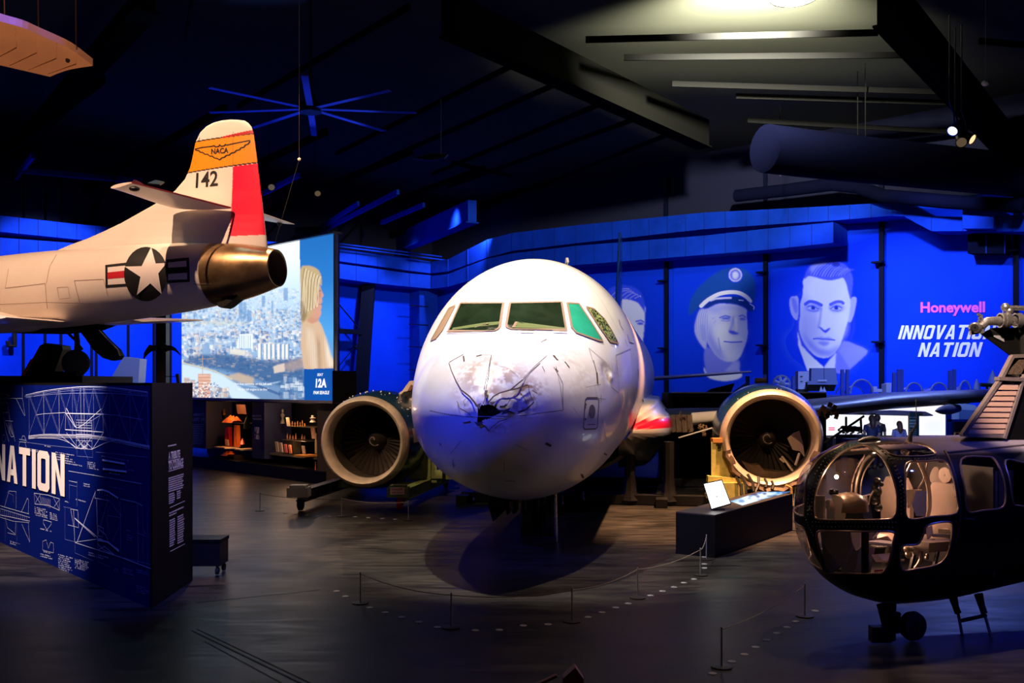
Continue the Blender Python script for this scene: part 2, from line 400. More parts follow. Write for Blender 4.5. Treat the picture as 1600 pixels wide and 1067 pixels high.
# ---------------------------------------------------------------- painted artwork, computed as vertex colours
class Art:
    def __init__(s, x0, y0, x1, y1, st, bg):
        s.nx = int((x1-x0)/st)+1; s.ny = int((y1-y0)/st)+1; s.st = st
        s.X, s.Y = np.meshgrid(np.linspace(x0, x1, s.nx), np.linspace(y0, y1, s.ny)); s.C = np.zeros((s.ny, s.nx, 3)); s.C[:] = bg
    def blur(s, m, sig):
        sig = sig/s.st
        if sig < .3: return m
        r = int(sig*3)+1; k = np.exp(-.5*(np.arange(-r, r+1)/sig)**2); k /= k.sum()
        p = np.pad(m, r, mode='edge')
        p = np.apply_along_axis(lambda v: np.convolve(v, k, 'valid'), 0, p)
        return np.apply_along_axis(lambda v: np.convolve(v, k, 'valid'), 1, p)
    def put(s, m, col, a=1.):
        m = np.clip(m, 0, 1)[..., None]*a; s.C = s.C*(1-m)+np.asarray(col, float)*m
    def poly(s, pts, col, soft=.7, a=1., sm=0, noise=0):
        if sm: pts = smoothcurve(pts, sm)
        m = s.blur(poly_mask(pts, s.X, s.Y).astype(float), soft); s.put(m, col, a); return m
    def ell(s, cx, cy, rx, ry, col, soft=.8, a=1., ang=0):
        t = math.radians(ang); dx = s.X-cx; dy = s.Y-cy; u = dx*math.cos(t)+dy*math.sin(t); v = -dx*math.sin(t)+dy*math.cos(t)
        s.put(s.blur(((u/rx)**2+(v/ry)**2 < 1).astype(float), soft), col, a)
    def line(s, pts, w, col, a=1., soft=.5, sm=0):
        if sm: pts = smoothcurve(pts, sm, False)
        m = np.zeros(s.X.shape)
        for i in range(len(pts)-1):
            x1, y1 = pts[i]; x2, y2 = pts[i+1]; d2 = (x2-x1)**2+(y2-y1)**2+1e-9
            t = np.clip(((s.X-x1)*(x2-x1)+(s.Y-y1)*(y2-y1))/d2, 0, 1)
            d = np.hypot(s.X-x1-t*(x2-x1), s.Y-y1-t*(y2-y1)); m = np.maximum(m, np.clip((w/2-d)/max(soft, .05)+.5, 0, 1))
        s.put(m, col, a)
    def sheet(s, name, p0, n, material, parent=None):
        D = np.stack([(s.X-CX)/F, np.ones_like(s.X), (HY-s.Y)/F], -1); O = np.array((0, 0, EYE)); n = np.array(n); t = ((np.array(p0)-O) @ n)/(D @ n)
        V = (O+D*t[..., None]).reshape(-1, 3)
        return raw_mesh(name, V, grid_faces(s.ny, s.nx, False), material, parent, False, s.C.reshape(-1, 3))
# text
BLOCK = {  # condensed block capitals as polygons in a 0.62 x 1 cell
 'I': [[(0, 0), (.2, 0), (.2, 1), (0, 1)]],
 'T': [[(0, .82), (.62, .82), (.62, 1), (0, 1)], [(.21, 0), (.41, 0), (.41, .82), (.21, .82)]],
 'N': [[(0, 0), (.19, 0), (.19, .62), (.43, 0), (.62, 0), (.62, 1), (.43, 1), (.43, .4), (.19, 1), (0, 1)]],
 'V': [[(0, 1), (.22, 0), (.42, 0), (.64, 1), (.44, 1), (.32, .34), (.2, 1)]],
 'A': [[(0, 0), (.19, 0), (.225, .2), (.41, .2), (.445, 0), (.64, 0), (.43, 1), (.21, 1)]],
}
def block_text(mb, txt, o, ux, uy, hgt, width, slant=0., depth=None):
    adv = [(.2 if c == 'I' else .64)+.09 if c != ' ' else .4 for c in txt]; tot = sum(adv)-.09; k = width/tot; x = 0
    for c, a in zip(txt, adv):
        def P(p): return o+ux*((x+p[0])*k+slant*p[1]*hgt)+uy*(p[1]*hgt)
        if c == 'O':
            ou = [(.1, 0), (.52, 0), (.62, .1), (.62, .9), (.52, 1), (.1, 1), (0, .9), (0, .1)]
            inn = [(.22, .19), (.40, .19), (.43, .22), (.43, .78), (.40, .81), (.22, .81), (.19, .78), (.19, .22)]
            vs = [P(p) for p in ou]+[P(p) for p in inn]; fs = [(i, (i+1) % 8, (i+1) % 8+8, i+8) for i in range(8)]
            if depth: vs2 = [v+depth for v in vs]; mb.add(vs+vs2, fs+[tuple(q+16 for q in f)[::-1] for f in fs]+[(i, (i+1) % 8, (i+1) % 8+16, i+16) for i in range(8)]+[(i+8, (i+1) % 8+8, (i+1) % 8+24, i+24) for i in range(8)])
            else: mb.add(vs, fs)
        elif c == 'A':
            # outer with a triangular counter
            vs = [P(p) for p in [(0, 0), (.19, 0), (.225, .2), (.41, .2), (.445, 0), (.64, 0), (.43, 1), (.21, 1), (.255, .36), (.38, .36), (.32, .78)]]
            fs = [(0, 1, 2, 8, 7), (2, 3, 9, 8), (3, 4, 5, 6, 9), (9, 6, 10), (6, 7, 10), (7, 8, 10)]
            if depth: mb.add(vs+[v+depth for v in vs], fs+[tuple(q+11 for q in f)[::-1] for f in fs]+[(i, (i+1) % 8, (i+1) % 8+11, i+11) for i in range(8)])
            else: mb.add(vs, fs)
        elif c in BLOCK:
            for pl in BLOCK[c]:
                if depth: mb.prism([P(p) for p in pl], depth)
                else: mb.add([P(p) for p in pl], [tuple(range(len(pl)))])
        x += a
def font_mesh(txt, bold=.0, align='LEFT', size=1.0, ext=0.):
    cu = bpy.data.curves.new('txt', 'FONT'); cu.body = txt; cu.size = size; cu.offset = bold; cu.align_x = align; cu.extrude = ext; cu.space_line = 1.05
    cu.resolution_u = 3
    o = bpy.data.objects.new('txt', cu); COL.objects.link(o); dg = bpy.context.evaluated_depsgraph_get(); me = bpy.data.meshes.new_from_object(o.evaluated_get(dg))
    V = [v.co.copy() for v in me.vertices]; Fs = [tuple(p.vertices) for p in me.polygons]
    bpy.data.objects.remove(o); bpy.data.curves.remove(cu); bpy.data.meshes.remove(me); return V, Fs
def text_fit(mb, txt, o, ux, uy, width, height, bold=.02, slant=0., out=None, align='LEFT'):
    """lay the text into a width x height box whose lower left corner is o"""
    V, Fs = font_mesh(txt, bold, align)
    if not V: return
    x0 = min(v.x for v in V); x1 = max(v.x for v in V); y0 = min(v.y for v in V); y1 = max(v.y for v in V)
    out = out or Vector((0, 0, 0))
    P = []
    for v in V:
        a = (v.x-x0)/(x1-x0)*width; b = (v.y-y0)/(y1-y0)*height; P.append(o+ux*(a+slant*b)+uy*b+out)
    mb.add(P, Fs)
def text_px(mb, txt, x0, y1, x1, y0, p0, n, bold=.02, slant=0., out=.01, y1r=None, y0r=None):
    """text into the pixel box x0..x1 (y1 = baseline left, y0 = top left; y?r = at the right edge) on the plane"""
    V, Fs = font_mesh(txt, bold)
    a0 = min(v.x for v in V); a1 = max(v.x for v in V); b0 = min(v.y for v in V); b1 = max(v.y for v in V)
    A = plane_hit(x0, y1, p0, n); B = plane_hit(x1, y1r if y1r is not None else y1, p0, n); Cc = plane_hit(x0, y0, p0, n)
    ux = (B-A); uy = (Cc-A); nn = Vector(n).normalized()*out
    if (Vector((0, 0, EYE))-A).dot(nn) < 0: nn = -nn
    P = []
    for v in V:
        t = (v.x-a0)/(a1-a0); u = (v.y-b0)/(b1-b0); P.append(A+ux*t+uy*u+uy*0+ux.normalized()*slant*u*uy.length+nn)
    mb.add(P, Fs)
# ================================================================= the hall
struct(MB().add([(-60, -8, 0), (60, -8, 0), (60, 85, 0), (-60, 85, 0)], [(0, 1, 2, 3)]).build('floor', M_floor))
TOP = 15.0
struct(MB().prism([on_wr(-19.3, 0, 0), on_wr(34, 0, 0), on_wr(34, -.3, 0), on_wr(-19.3, -.3, 0)], (0, 0, TOP)).build('wall_right', M_wall))
struct(MB().prism([on_wl(0, 0, 0), on_wl(52, 0, 0), on_wl(52, -.3, 0), on_wl(0, -.3, 0)], (0, 0, TOP)).build('wall_left', M_wall))
struct(MB().box((0, 38, TOP+.15), (120, 94, .3)).build('ceiling', M_roof))
def roofp(px, py, h=13.6): return W(px, py, (h-EYE)*F/(HY-py))
tn = 0
def trim(mb, m, smooth=False):
    global tn; tn += 1; return struct(mb.build('trim_%d' % tn, m, None, smooth))
for a, b in [((480, 103), (640, 10)), ((372, 166), (480, 103)), ((525, 240), (835, 85)), ((600, 250), (890, 122)), ((675, 272), (975, 147)),
             ((700, 292), (1022, 175)), ((640, 372), (1062, 203)), ((915, 62), (1372, 51)), ((975, 90), (1412, 86)), ((1050, 131), (1472, 144)),
             ((1150, 150), (1492, 161)), ((1168, 188), (1502, 207)), ((706, 254), (800, 275)), ((290, 60), (300, 0)), ((1530, 64), (1600, 70))]:
    trim(MB().bar(roofp(*a), roofp(*b), .07, .2), M_beamlit)
for a, b, h in [((412, 302), (468, 273), 13), ((495, 365), (622, 300), 12), ((596, 348), (662, 320), 12.4), ((33, 266), (222, 283), 12.5), ((0, 308), (52, 243), 12.6), ((440, 395), (560, 318), 12.2)]:
    trim(MB().bar(roofp(*a, h), roofp(*b, h), .14, .25), M_duct)
def deep(a, b, h, d, m=M_beam):
    A = roofp(*a, h); B = roofp(*b, h); mb = MB(); mb.bar(A, B, .5, d); mb.bar(A-Vector((0, 0, d/2)), B-Vector((0, 0, d/2)), .75, .06); trim(mb, m)
deep((700, 22), (1100, 210), 13.6, 1.2); deep((1385, 0), (1640, 300), 13.2, 1.3)
deep((596, 392), (738, 330), 12.0, 1.2, M_duct); deep((230, 0), (20, 240), 13.8, .6)
# roof trusses low over the left wall
for k in range(9):
    a = on_wl(4+k*5, .5, 12.4); b = on_wl(4+k*5, 14, 13.9)
    trim(MB().bar(a, b, .18, .3), M_beam)
    trim(MB().bar(on_wl(4+k*5, .4, 10.6), on_wl(4+k*5, 4.5, 12.8), .1), M_beam)
struct(MB().prism([on_wl(0, .06, 10.6), on_wl(52, .06, 10.6), on_wl(52, .01, 10.6), on_wl(0, .01, 10.6)], (0, 0, 4.4)).build('trim_90', M_walltop))
struct(MB().prism([on_wr(-19.3, .06, 10.9), on_wr(34, .06, 10.9), on_wr(34, .01, 10.9), on_wr(-19.3, .01, 10.9)], (0, 0, 4.1)).build('trim_91', M_walltop))
# columns
def px_s(px):      # distance along the right wall seen at px
    r = (px-CX)/F; return -(WR.x - r*WR.y)/(-UR.x + r*UR.y) if False else (r*WR.y-WR.x)/(-UR.x+r*UR.y)
for px in (1044, 1199, 1380, 1590):
    s = px_s(px); mb = MB()
    R = Matrix((UR, NR, Vector((0, 0, 1)))).transposed()
    mb.box(on_wr(s, .05, 7), (.10, .3, 14), R); mb.box(on_wr(s, .22, 7), (.22, .05, 14), R)
    trim(mb, M_column)
    for z in (4.6, 8.3):
        trim(MB().box(on_wr(s-.1, .35, z), (.5, .4, .08), R), M_column)
RLm = Matrix((UL, NL, Vector((0, 0, 1)))).transposed()
def s_l(px):
    r = (px-CX)/F; return (r*WC.y-WC.x)/(UL.x-r*UL.y)
trim(MB().box(on_wl((s_l(668)+s_l(640))/2, .5, 5), (abs(s_l(640)-s_l(668)), 1.0, 10), RLm), M_duct)
for py in (507, 542, 578, 478):
    w = plane_hit(654, py, on_wl(0, 1.02, 0), NL); trim(MB().box(w, (1.7, .04, .05), RLm), M_column)
# leaning rafter column and its flange, cross bracing
a = plane_hit(574, 616, on_wl(0, 1.2, 0), NL); b = plane_hit(583, 444, on_wl(0, .8, 0), NL)
trim(MB().bar(a, b, .3, .12), M_duct); trim(MB().bar(a-UL*-.5, b-UL*-.35, .5, .8), M_column)
for p, q, w in [((525, 470), (562, 514), .06), ((524, 517), (564, 519), .3), ((564, 512), (566, 540), .1), ((552, 540), (566, 551), .12), ((566, 551), (577, 541), .12), ((555, 539), (578, 539), .08), ((527, 575), (566, 528), .04)]:
    trim(MB().bar(plane_hit(*p, on_wl(0, .9, 0), NL), plane_hit(*q, on_wl(0, .9, 0), NL), w, w), M_column)
trim(MB().bar(plane_hit(532, 605, on_wl(0, .9, 0), NL), plane_hit(556, 606, on_wl(0, .9, 0), NL), .1, .1), M_white)
for px in (-10, 36, 70, 95, 143, 150, 200, 240, 266, 563, 690):
    s = s_l(px); trim(MB().box(on_wl(s, .03, 7), (.12, .06, 14), RLm), M_column)
for z in (8.2, 10.0): trim(MB().bar(on_wl(19, .3, z+.4), on_wl(48, .3, z+.4), .25, .25), M_column)
# ducts: stations (px, y of top edge, y of bottom edge)
def duct(st, p0, n, depth, m, flange=True):
    n = Vector(n); mb = MB(); rings = []
    for x, t, b in st:
        A = plane_hit(x, t, p0, n); B = plane_hit(x, b, p0, n); bk = -n*depth; rings.append([A, B, B+bk, A+bk])
    mb.rings(rings); o = trim(mb, m)
    fl = MB()
    for i in range(len(st)-1):
        a = st[i]; c = st[i+1]; k = max(1, int(abs(c[0]-a[0])/26))
        for j in range(k):
            t = j/k; q = [a[q]+(c[q]-a[q])*t for q in range(3)]
            A = plane_hit(q[0], q[1], p0, n); B = plane_hit(q[0], q[2], p0, n); fl.bar(A+n*.01, B+n*.01, .04, .04, up=n)
    trim(fl, mat('duct_seam', (.004, .03, .30, 1), .7, spec=.1))
PR = on_wr(0, 1.7, 0); PL = on_wl(0, 1.7, 0)
duct([(1660, 334, 362), (1504, 339, 361), (1455, 338, 361), (1412, 314, 338), (1394, 316, 337), (1294, 322, 345), (1200, 327, 351), (1100, 332, 358), (900, 352, 380), (800, 364, 392), (762, 374, 402), (700, 405, 424), (674, 409, 427)], PR, NR, 1.5, M_duct)
duct([(1302, 347, 379), (1200, 357, 390), (1100, 368, 398), (900, 384, 414), (800, 396, 424), (762, 404, 430), (700, 428, 448), (674, 431, 451)], PR, NR, 1.5, M_duct)
duct([(1552, 324, 357), (1504, 326, 357)], on_wr(0, 2.2, 0), NR, 2.4, M_duct)
duct([(1570, 366, 396), (1512, 366, 396)], on_wr(0, .9, 0), NR, 1.2, M_ductdark)
duct([(673, 409, 427), (640, 403, 423), (590, 396, 416), (523, 387, 407), (440, 379, 400), (300, 366, 388), (120, 350, 374), (-60, 330, 356)], PL, NL, 1.5, M_duct)
duct([(673, 430, 451), (640, 427, 448), (590, 420, 443), (523, 411, 434), (440, 404, 429), (300, 392, 420), (120, 380, 410), (-60, 367, 402)], PL, NL, 1.5, M_duct)
for p, q in [((525, 380), (690, 401)), ((523, 384), (700, 407))]:
    trim(MB().bar(plane_hit(*p, on_wl(0, 2.4, 0), NL), plane_hit(*q, on_wl(0, 2.4, 0), NL), .08, .08), M_duct)
# fat round duct hanging under the roof on the right
pts = [roofp(*p, 11.0) for p in ((1195, 232), (1260, 240), (1400, 255), (1600, 275), (1720, 288))]
trim(MB().tube(pts, .85, 20), M_ductdark, True)
for p in ((1352, 196), (1340, 205), (1219, 245)):
    a = roofp(p[0], p[1]+30, 11.5); trim(MB().bar(a, a+Vector((0, 0, 3)), .03), M_beamlit)
# loose blue curved duct above the right wall ducts
pts = [plane_hit(*p, on_wr(0, 2.6, 0), NR) for p in ((1600, 322), (1480, 315), (1380, 306), (1340, 292), (1300, 288), (1230, 297), (1150, 306))]
trim(MB().tube(pts, .3, 14), M_ductdark, True)
# concrete joints and cable tracks in the floor
for a, b, w in [((305, 942), (500, 922), .008), ((300, 985), (470, 1067), .02), ((308, 983), (485, 1067), .012), ((320, 1002), (440, 1067), .008), ((1035, 838), (1250, 832), .008)]:
    mb = MB(); A = G(*a); B = G(*b); A.z = B.z = .004; mb.bar(A, B, w, .002); trim(mb, M_black)
# ---------------------------------------------------------------- murals on the right wall
M_print = mat('printed_mural', (1, 1, 1, 1), .7, spec=.05, attr='Col')
WB = np.array((.003, .045, .92))
PM = on_wr(0, .10, 0)
LIGHT = np.array((.74, .82, 1.0)); MID = np.array((.22, .36, .95)); DK = np.array((.03, .12, .80))
def mural(a, label, p0=PM):
    t = np.clip((a.C[..., 1]-.075)/(.80-.075), 0, 1); t2 = (t**1.35)[..., None]; base = np.where((t > 0)[..., None], WB, a.C); a.C = base*(1-t2)+np.array((.80, .85, 1.0))*t2
    o = a.sheet('wall_mural', p0, NR, M_print); tag(o, label, 'mural'); return o
def edge_solid(o, d=.04): 
    m = o.modifiers.new('thick', 'SOLIDIFY'); m.thickness = d
# bay C: large portrait of a man in a coat
A = Art(1205, 352, 1375, 640, .8, WB)
def q(*p): return [(1210+x/5.08, 390+y/5.08) for x, y in p]
A.poly(q((190, 620), (60, 700), (110, 860), (200, 930), (270, 1000), (560, 1000), (700, 860), (745, 800), (640, 755), (560, 720), (490, 800)), (.03, .11, .86), 5, .55, 3)
A.poly(q((545, 725), (640, 750), (745, 802), (690, 870), (600, 950), (560, 975), (480, 975), (480, 850)), (.34, .44, .95), 1.2, .85, 2)
A.poly(q((183, 640), (215, 760), (300, 850), (390, 930), (400, 965), (262, 965), (225, 860), (190, 760)), (.70, .80, 1), .8, 1)
A.poly(q((395, 930), (440, 870), (490, 815), (480, 965), (400, 965)), (.62, .72, 1), .8, 1)
A.poly(q((500, 800), (540, 850), (600, 950), (520, 975), (482, 960)), (.16, .24, .90), 1.2, .6)
face = q((245, 215), (228, 300), (222, 370), (205, 430), (205, 520), (195, 610), (215, 700), (270, 790), (340, 850), (420, 858), (480, 820), (530, 740), (560, 640), (585, 560), (600, 480), (605, 380), (600, 280), (575, 220), (420, 190))
A.poly(q((190, 380), (165, 368), (130, 378), (118, 420), (130, 500), (160, 552), (185, 552), (192, 480)), (.42, .52, .98), .7, 1, 3)
A.poly(q((600, 400), (625, 374), (652, 385), (648, 440), (630, 520), (605, 575), (580, 560), (590, 480)), (.42, .52, .98), .7, 1, 3)
A.poly(q((135, 395), (160, 385), (180, 430), (185, 490), (160, 500)), (.12, .2, .85), .9, .6, 2)
A.poly(face, (.66, .76, 1.0), .8, 1, 3)
A.ell(*q((300, 640))[0], 14, 34, (.34, .44, .95), 7, .55); A.ell(*q((230, 560))[0], 8, 40, (.22, .34, .95), 6, .5)
A.ell(*q((420, 320))[0], 26, 18, (.86, .92, 1), 6, .8); A.ell(*q((400, 530))[0], 9, 22, (.90, .95, 1), 3, .7)
A.ell(*q((530, 600))[0], 11, 22, (.80, .87, 1), 5, .6)
A.poly(q((205, 640), (270, 770), (350, 840), (440, 850), (500, 800), (520, 760), (440, 800), (340, 780), (260, 700)), (.14, .25, .95), 3, .7)
# brows and eyes
A.line(q((247, 432), (280, 412), (330, 420), (372, 440)), 5, (.05, .11, .70), .85, 1.2, 3)
A.line(q((445, 435), (490, 415), (530, 415), (545, 425)), 4.6, (.05, .11, .70), .8, 1.2, 3)
A.ell(*q((310, 462))[0], 13, 6, (.12, .2, .85), 2.2, .7); A.ell(*q((490, 462))[0], 12, 6, (.12, .2, .85), 2.2, .65)
A.ell(*q((305, 463))[0], 9, 2.6, (.55, .65, 1), .7, .8); A.ell(*q((490, 464))[0], 9, 2.6, (.60, .70, 1), .7, .8)
A.ell(*q((308, 462))[0], 3.2, 2.8, (.02, .05, .5), .5, 1); A.ell(*q((491, 462))[0], 3.2, 2.8, (.02, .05, .5), .5, 1)
A.line(q((265, 455), (300, 447), (350, 470)), 1.2, (.02, .05, .5), .9, .6, 2); A.line(q((445, 470), (490, 446), (535, 462)), 1.2, (.02, .05, .5), .9, .6, 2)
A.line(q((268, 478), (310, 492), (350, 485)), 1.2, (.12, .2, .85), .7, .8, 2); A.line(q((455, 480), (500, 490), (530, 480)), 1.2, (.12, .2, .85), .6, .8, 2)
# nose
A.line(q((372, 470), (362, 560), (350, 615)), 4, (.22, .34, .95), .6, 3, 2)
A.poly(q((348, 612), (375, 620), (400, 640), (430, 622), (445, 625), (425, 648), (405, 662), (375, 640)), (.03, .08, .65), .8, .9, 2)
# mouth
A.line(q((310, 708), (350, 705), (385, 712), (400, 708), (430, 712), (478, 718)), 1.8, (.03, .07, .6), .9, .8, 2)
A.poly(q((318, 708), (375, 690), (400, 700), (430, 692), (470, 716), (400, 722)), (.20, .30, .92), 1, .6, 2)
A.poly(q((340, 735), (395, 728), (440, 740), (395, 768)), (.10, .18, .85), 1.4, .6, 2)
# hair
hair = q((240, 235), (245, 190), (280, 130), (340, 92), (440, 82), (520, 95), (575, 130), (612, 185), (625, 240), (620, 300), (605, 395), (585, 330), (570, 270), (545, 225), (500, 235), (440, 245), (380, 235), (310, 215), (265, 210))
A.poly(hair, (.16, .22, .88), .8, 1, 3)
for k in range(26):
    x = 290+k*11; A.line(q((x, 215-abs(k-13)*1.5), (x+30, 150+k), (x+70, 110+k*2)), 1.4+(k % 3)*.5, (.04, .08, .6) if k % 2 else (.55, .63, .96), .42, 1.3, 3)
A.ell(*q((490, 118))[0], 6, 3, (.02, .04, .4), .8, .9)
A.poly(q((280, 150), (320, 110), (400, 95), (420, 110), (340, 135), (300, 180)), (.62, .70, .99), 1.8, .5, 2)
mural(A, 'wall mural with a blue printed portrait of a bare headed man in an open coat')
# bay B: pilot in a peaked cap
A = Art(1052, 362, 1192, 640, .8, WB*.92)  # backdrop darkened in colour for the dimmer light on this bay
def q(*p): return [(1060+x/4.64, 380+y/4.64) for x, y in p]
A.poly(q((185, 900), (200, 960), (260, 990), (345, 1000), (430, 985), (462, 960), (440, 920), (340, 930), (240, 950)), (.66, .76, .99), .9, 1, 2)
A.poly(q((190, 740), (195, 930), (240, 955), (340, 945), (440, 925), (445, 850), (380, 850), (300, 820)), (.18, .30, .78), 1.2, 1, 2)
A.poly(q((335, 930), (400, 860), (440, 860), (440, 930)), (.40, .52, .90), 1.5, .8)
A.poly(q((160, 480), (130, 540), (115, 620), (130, 680), (170, 745), (200, 760), (215, 640), (230, 520), (230, 470)), (.42, .54, .90), 1, 1, 3)
for k in range(12):
    A.line(q((150+k*7, 480), (128+k*8, 560), (140+k*7, 660+k*6)), .9, (.62, .72, .97) if k % 2 else (.2, .3, .75), .5, .8, 2)
face = q((230, 450), (215, 600), (205, 700), (240, 770), (290, 830), (350, 858), (410, 855), (450, 820), (480, 750), (500, 680), (500, 600), (495, 520), (490, 460), (380, 440))
A.poly(face, (.50, .62, .94), .8, 1, 3)
A.poly(q((155, 600), (185, 590), (200, 640), (195, 700), (170, 700)), (.34, .45, .86), .9, .9, 2)
A.ell(*q((330, 660))[0], 14, 20, (.66, .76, .98), 5, .8); A.ell(*q((455, 640))[0], 7, 14, (.62, .72, .98), 4, .8)
A.ell(*q((330, 480))[0], 28, 7, (.30, .42, .85), 3, .7); A.ell(*q((390, 500))[0], 18, 4, (.62, .72, .97), 3, .7)
A.poly(q((205, 700), (240, 770), (290, 830), (350, 858), (330, 800), (280, 740), (240, 660), (230, 560)), (.20, .31, .80), 3, .7)
A.line(q((300, 540), (340, 525), (375, 535)), 2.2, (.10, .18, .62), .8, 1, 2); A.line(q((440, 530), (465, 522), (485, 535)), 2, (.10, .18, .62), .8, 1, 2)
A.ell(*q((345, 545))[0], 7, 2.2, (.08, .15, .6), .9, .8); A.ell(*q((465, 550))[0], 5, 2, (.08, .15, .6), .9, .8)
A.line(q((310, 560), (345, 566), (375, 560)), 1.2, (.15, .25, .75), .7, .9, 2)
A.line(q((270, 560), (255, 580)), 1, (.2, .3, .8), .6, .8); A.line(q((262, 540), (245, 548)), 1, (.2, .3, .8), .6, .8)
A.line(q((400, 540), (390, 590), (372, 635)), 4, (.22, .34, .82), .6, 3, 2); A.line(q((415, 545), (420, 600), (415, 640)), 4, (.72, .80, .99), .7, 2, 2)
A.poly(q((365, 640), (385, 630), (420, 645), (445, 655), (410, 662), (378, 656)), (.07, .13, .55), .9, .9, 2)
A.poly(q((325, 690), (370, 672), (410, 680), (450, 672), (480, 700), (465, 712), (400, 708), (335, 710)), (.66, .74, .97), 1.2, .9, 2)
A.line(q((332, 712), (390, 718), (460, 714)), 1.8, (.05, .10, .5), .9, .8, 2)
A.line(q((290, 690), (298, 740), (310, 790)), 2, (.24, .35, .82), .7, 1.5, 2); A.ell(*q((390, 800))[0], 14, 8, (.60, .70, .96), 4, .7)
cap = q((75, 520), (85, 420), (130, 340), (210, 260), (300, 200), (390, 175), (470, 185), (530, 230), (558, 300), (560, 380), (540, 440), (500, 400), (400, 360), (280, 380), (180, 440), (120, 490))
A.poly(cap, (.010, .075, .40), 1.2, .9, 3)
A.line(q((165, 455), (215, 410), (290, 370), (370, 355), (440, 360), (495, 390), (520, 420)), 6, (.80, .86, 1), 1, .9, 3)
A.poly(q((180, 470), (230, 425), (300, 395), (400, 385), (480, 405), (545, 450), (553, 475), (520, 498), (480, 470), (400, 440), (300, 435), (215, 470)), (.006, .035, .30), .9, 1, 3)
A.line(q((235, 415), (270, 402), (320, 398), (380, 396)), 3, (.66, .74, .97), .9, 1.2); A.line(q((440, 412), (470, 415)), 1.5, (.6, .7, .95), .8)
A.line(q((520, 440), (548, 460), (545, 478)), 1.6, (.6, .7, .95), .8, .8, 2)
A.ell(*q((413, 230))[0], 10.5, 10.8, (.55, .66, .95), .6, 1); A.ell(*q((413, 230))[0], 8.3, 8.6, (.16, .26, .75), .6, 1); A.ell(*q((413, 232))[0], 5, 6, (.6, .7, .95), 1, .9)
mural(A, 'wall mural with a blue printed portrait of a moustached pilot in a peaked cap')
# bay A: half of a face behind the airliner
A = Art(905, 372, 1038, 640, 1.0, WB*.8)  # dim light of this bay put into a darker backdrop colour
def q(*p): return [(900+x/2.286, 300+y/2.286) for x, y in p]
A.poly(q((120, 360), (120, 600), (180, 640), (225, 590), (240, 520), (246, 440), (240, 400), (170, 370)), (.58, .70, .96), .9, 1, 3)
A.poly(q((110, 380), (120, 345), (170, 333), (215, 345), (240, 378), (246, 430), (236, 415), (215, 392), (170, 382)), (.06, .13, .6), .9, 1, 3)
for k in range(6): A.line(q((120+k*18, 380), (150+k*16, 350+k*4), (190+k*8, 345+k*6)), 1, (.55, .66, .95), .6, .7, 2)
A.line(q((215, 462), (232, 458), (242, 464)), 2.4, (.05, .1, .5), .8, 1); A.ell(*q((230, 470))[0], 5, 2, (.05, .1, .5), .8, .9)
A.line(q((195, 480), (205, 520), (215, 545)), 3, (.3, .42, .85), .6, 2)
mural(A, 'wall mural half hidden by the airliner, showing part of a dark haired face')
# bay D: lettering
A = Art(1385, 345, 1586, 640, 2.0, WB)
o = mural(A, 'plain blue mural carrying the pink and white lettering on the right')
PT = on_wr(0, .12, 0)
M_pink = mat('pink_letter', (1.0, .12, .75, 1), .5); M_wl = mat('white_letter', (.9, .95, 1, 1), .5)
def q1(x, y): return (1380+x/4.445, 340+y/4.445)
mb = MB(); (xa, ya), (xb, yb) = q1(262, 660), q1(708, 588)
cu = text_px(mb, 'Honeywell', 1438.5, 493.5, 1539.5, 472.0, PT, NR, .035, out=.02)
mb.build('brand_lettering', M_pink, o)
# blocks: italic
def blk(txt, x0, x1, yb, yt, slant=.28):
    mb = MB(); a = plane_hit(x0, yb, PT, NR); b = plane_hit(x1, yb, PT, NR); c = plane_hit(x0, yt, PT, NR)
    ux = (b-a).normalized(); h = (c-a).length; block_text(mb, txt, a+NR*.02, ux, Vector((0, 0, 1)), h, (b-a).length-slant*h, slant); return mb
blk('INNOVATION', 1403, 1558, 530, 508.5).build('title_lettering', M_wl, o)
blk('NATION', 1434, 1537, 557.5, 535.5).build('title_lettering', M_wl, o)
# ================================================================= the airliner
YAW = math.radians(-9.3)
AH = Hull((-.41, 12.1, 2.85), YAW, [
 (0, -.50, -.52, .01), (.03, -.36, -.66, .16), (.1, -.24, -.79, .31), (.3, -.01, -1.02, .60), (.6, .20, -1.24, .88), (1.0, .41, -1.46, 1.14), (1.5, .60, -1.66, 1.38),
 (1.9, .72, -1.78, 1.53), (2.6, 1.22, -1.92, 1.72), (3.2, 1.58, -2.01, 1.84), (4, 1.88, -2.07, 1.94), (5, 2.04, -2.10, 1.99), (6.5, 2.10, -2.10, 2.0), (22, 2.10, -2.10, 2.0),
 (25, 2.1, -2.0, 1.97), (29, 2.07, -1.1, 1.66), (33, 1.95, .1, 1.1), (37.2, 1.55, .9, .3)], 2.0); AH.p[:, 3] *= .915; AH.smooth(900)
def AP(s, w, z): return Vector(AH.world((w, s, z-2.85)))      # aft distance, sideways, absolute height
plane = thing('airliner', 'white airliner with a torn nose and dark green cockpit windows in the hall centre', 'aircraft', AP(12, 0, 0), YAW)
def ahit(pts): return AH.hit([p[0] for p in pts], [p[1] for p in pts], 11.5, 24)
bl = AH.local(ahit([(890, 766), (925, 741), (960, 711), (990, 678)])); bs = list(bl[:, 1]); bz = list(bl[:, 2])
o_ = np.argsort(bs); bs = [bs[i] for i in o_]; bz = [bz[i] for i in o_]
bs = [0, max(2.0, bs[0]-2)]+bs+[bs[-1]+4, 40]; bz = [-2.6, -2.25]+bz+[bz[-1]+.3, bz[-1]+.4]
def smud(q, cx, cy, rx, ry): return np.exp(-(((q[0]-cx)/rx)**2+((q[1]-cy)/ry)**2))
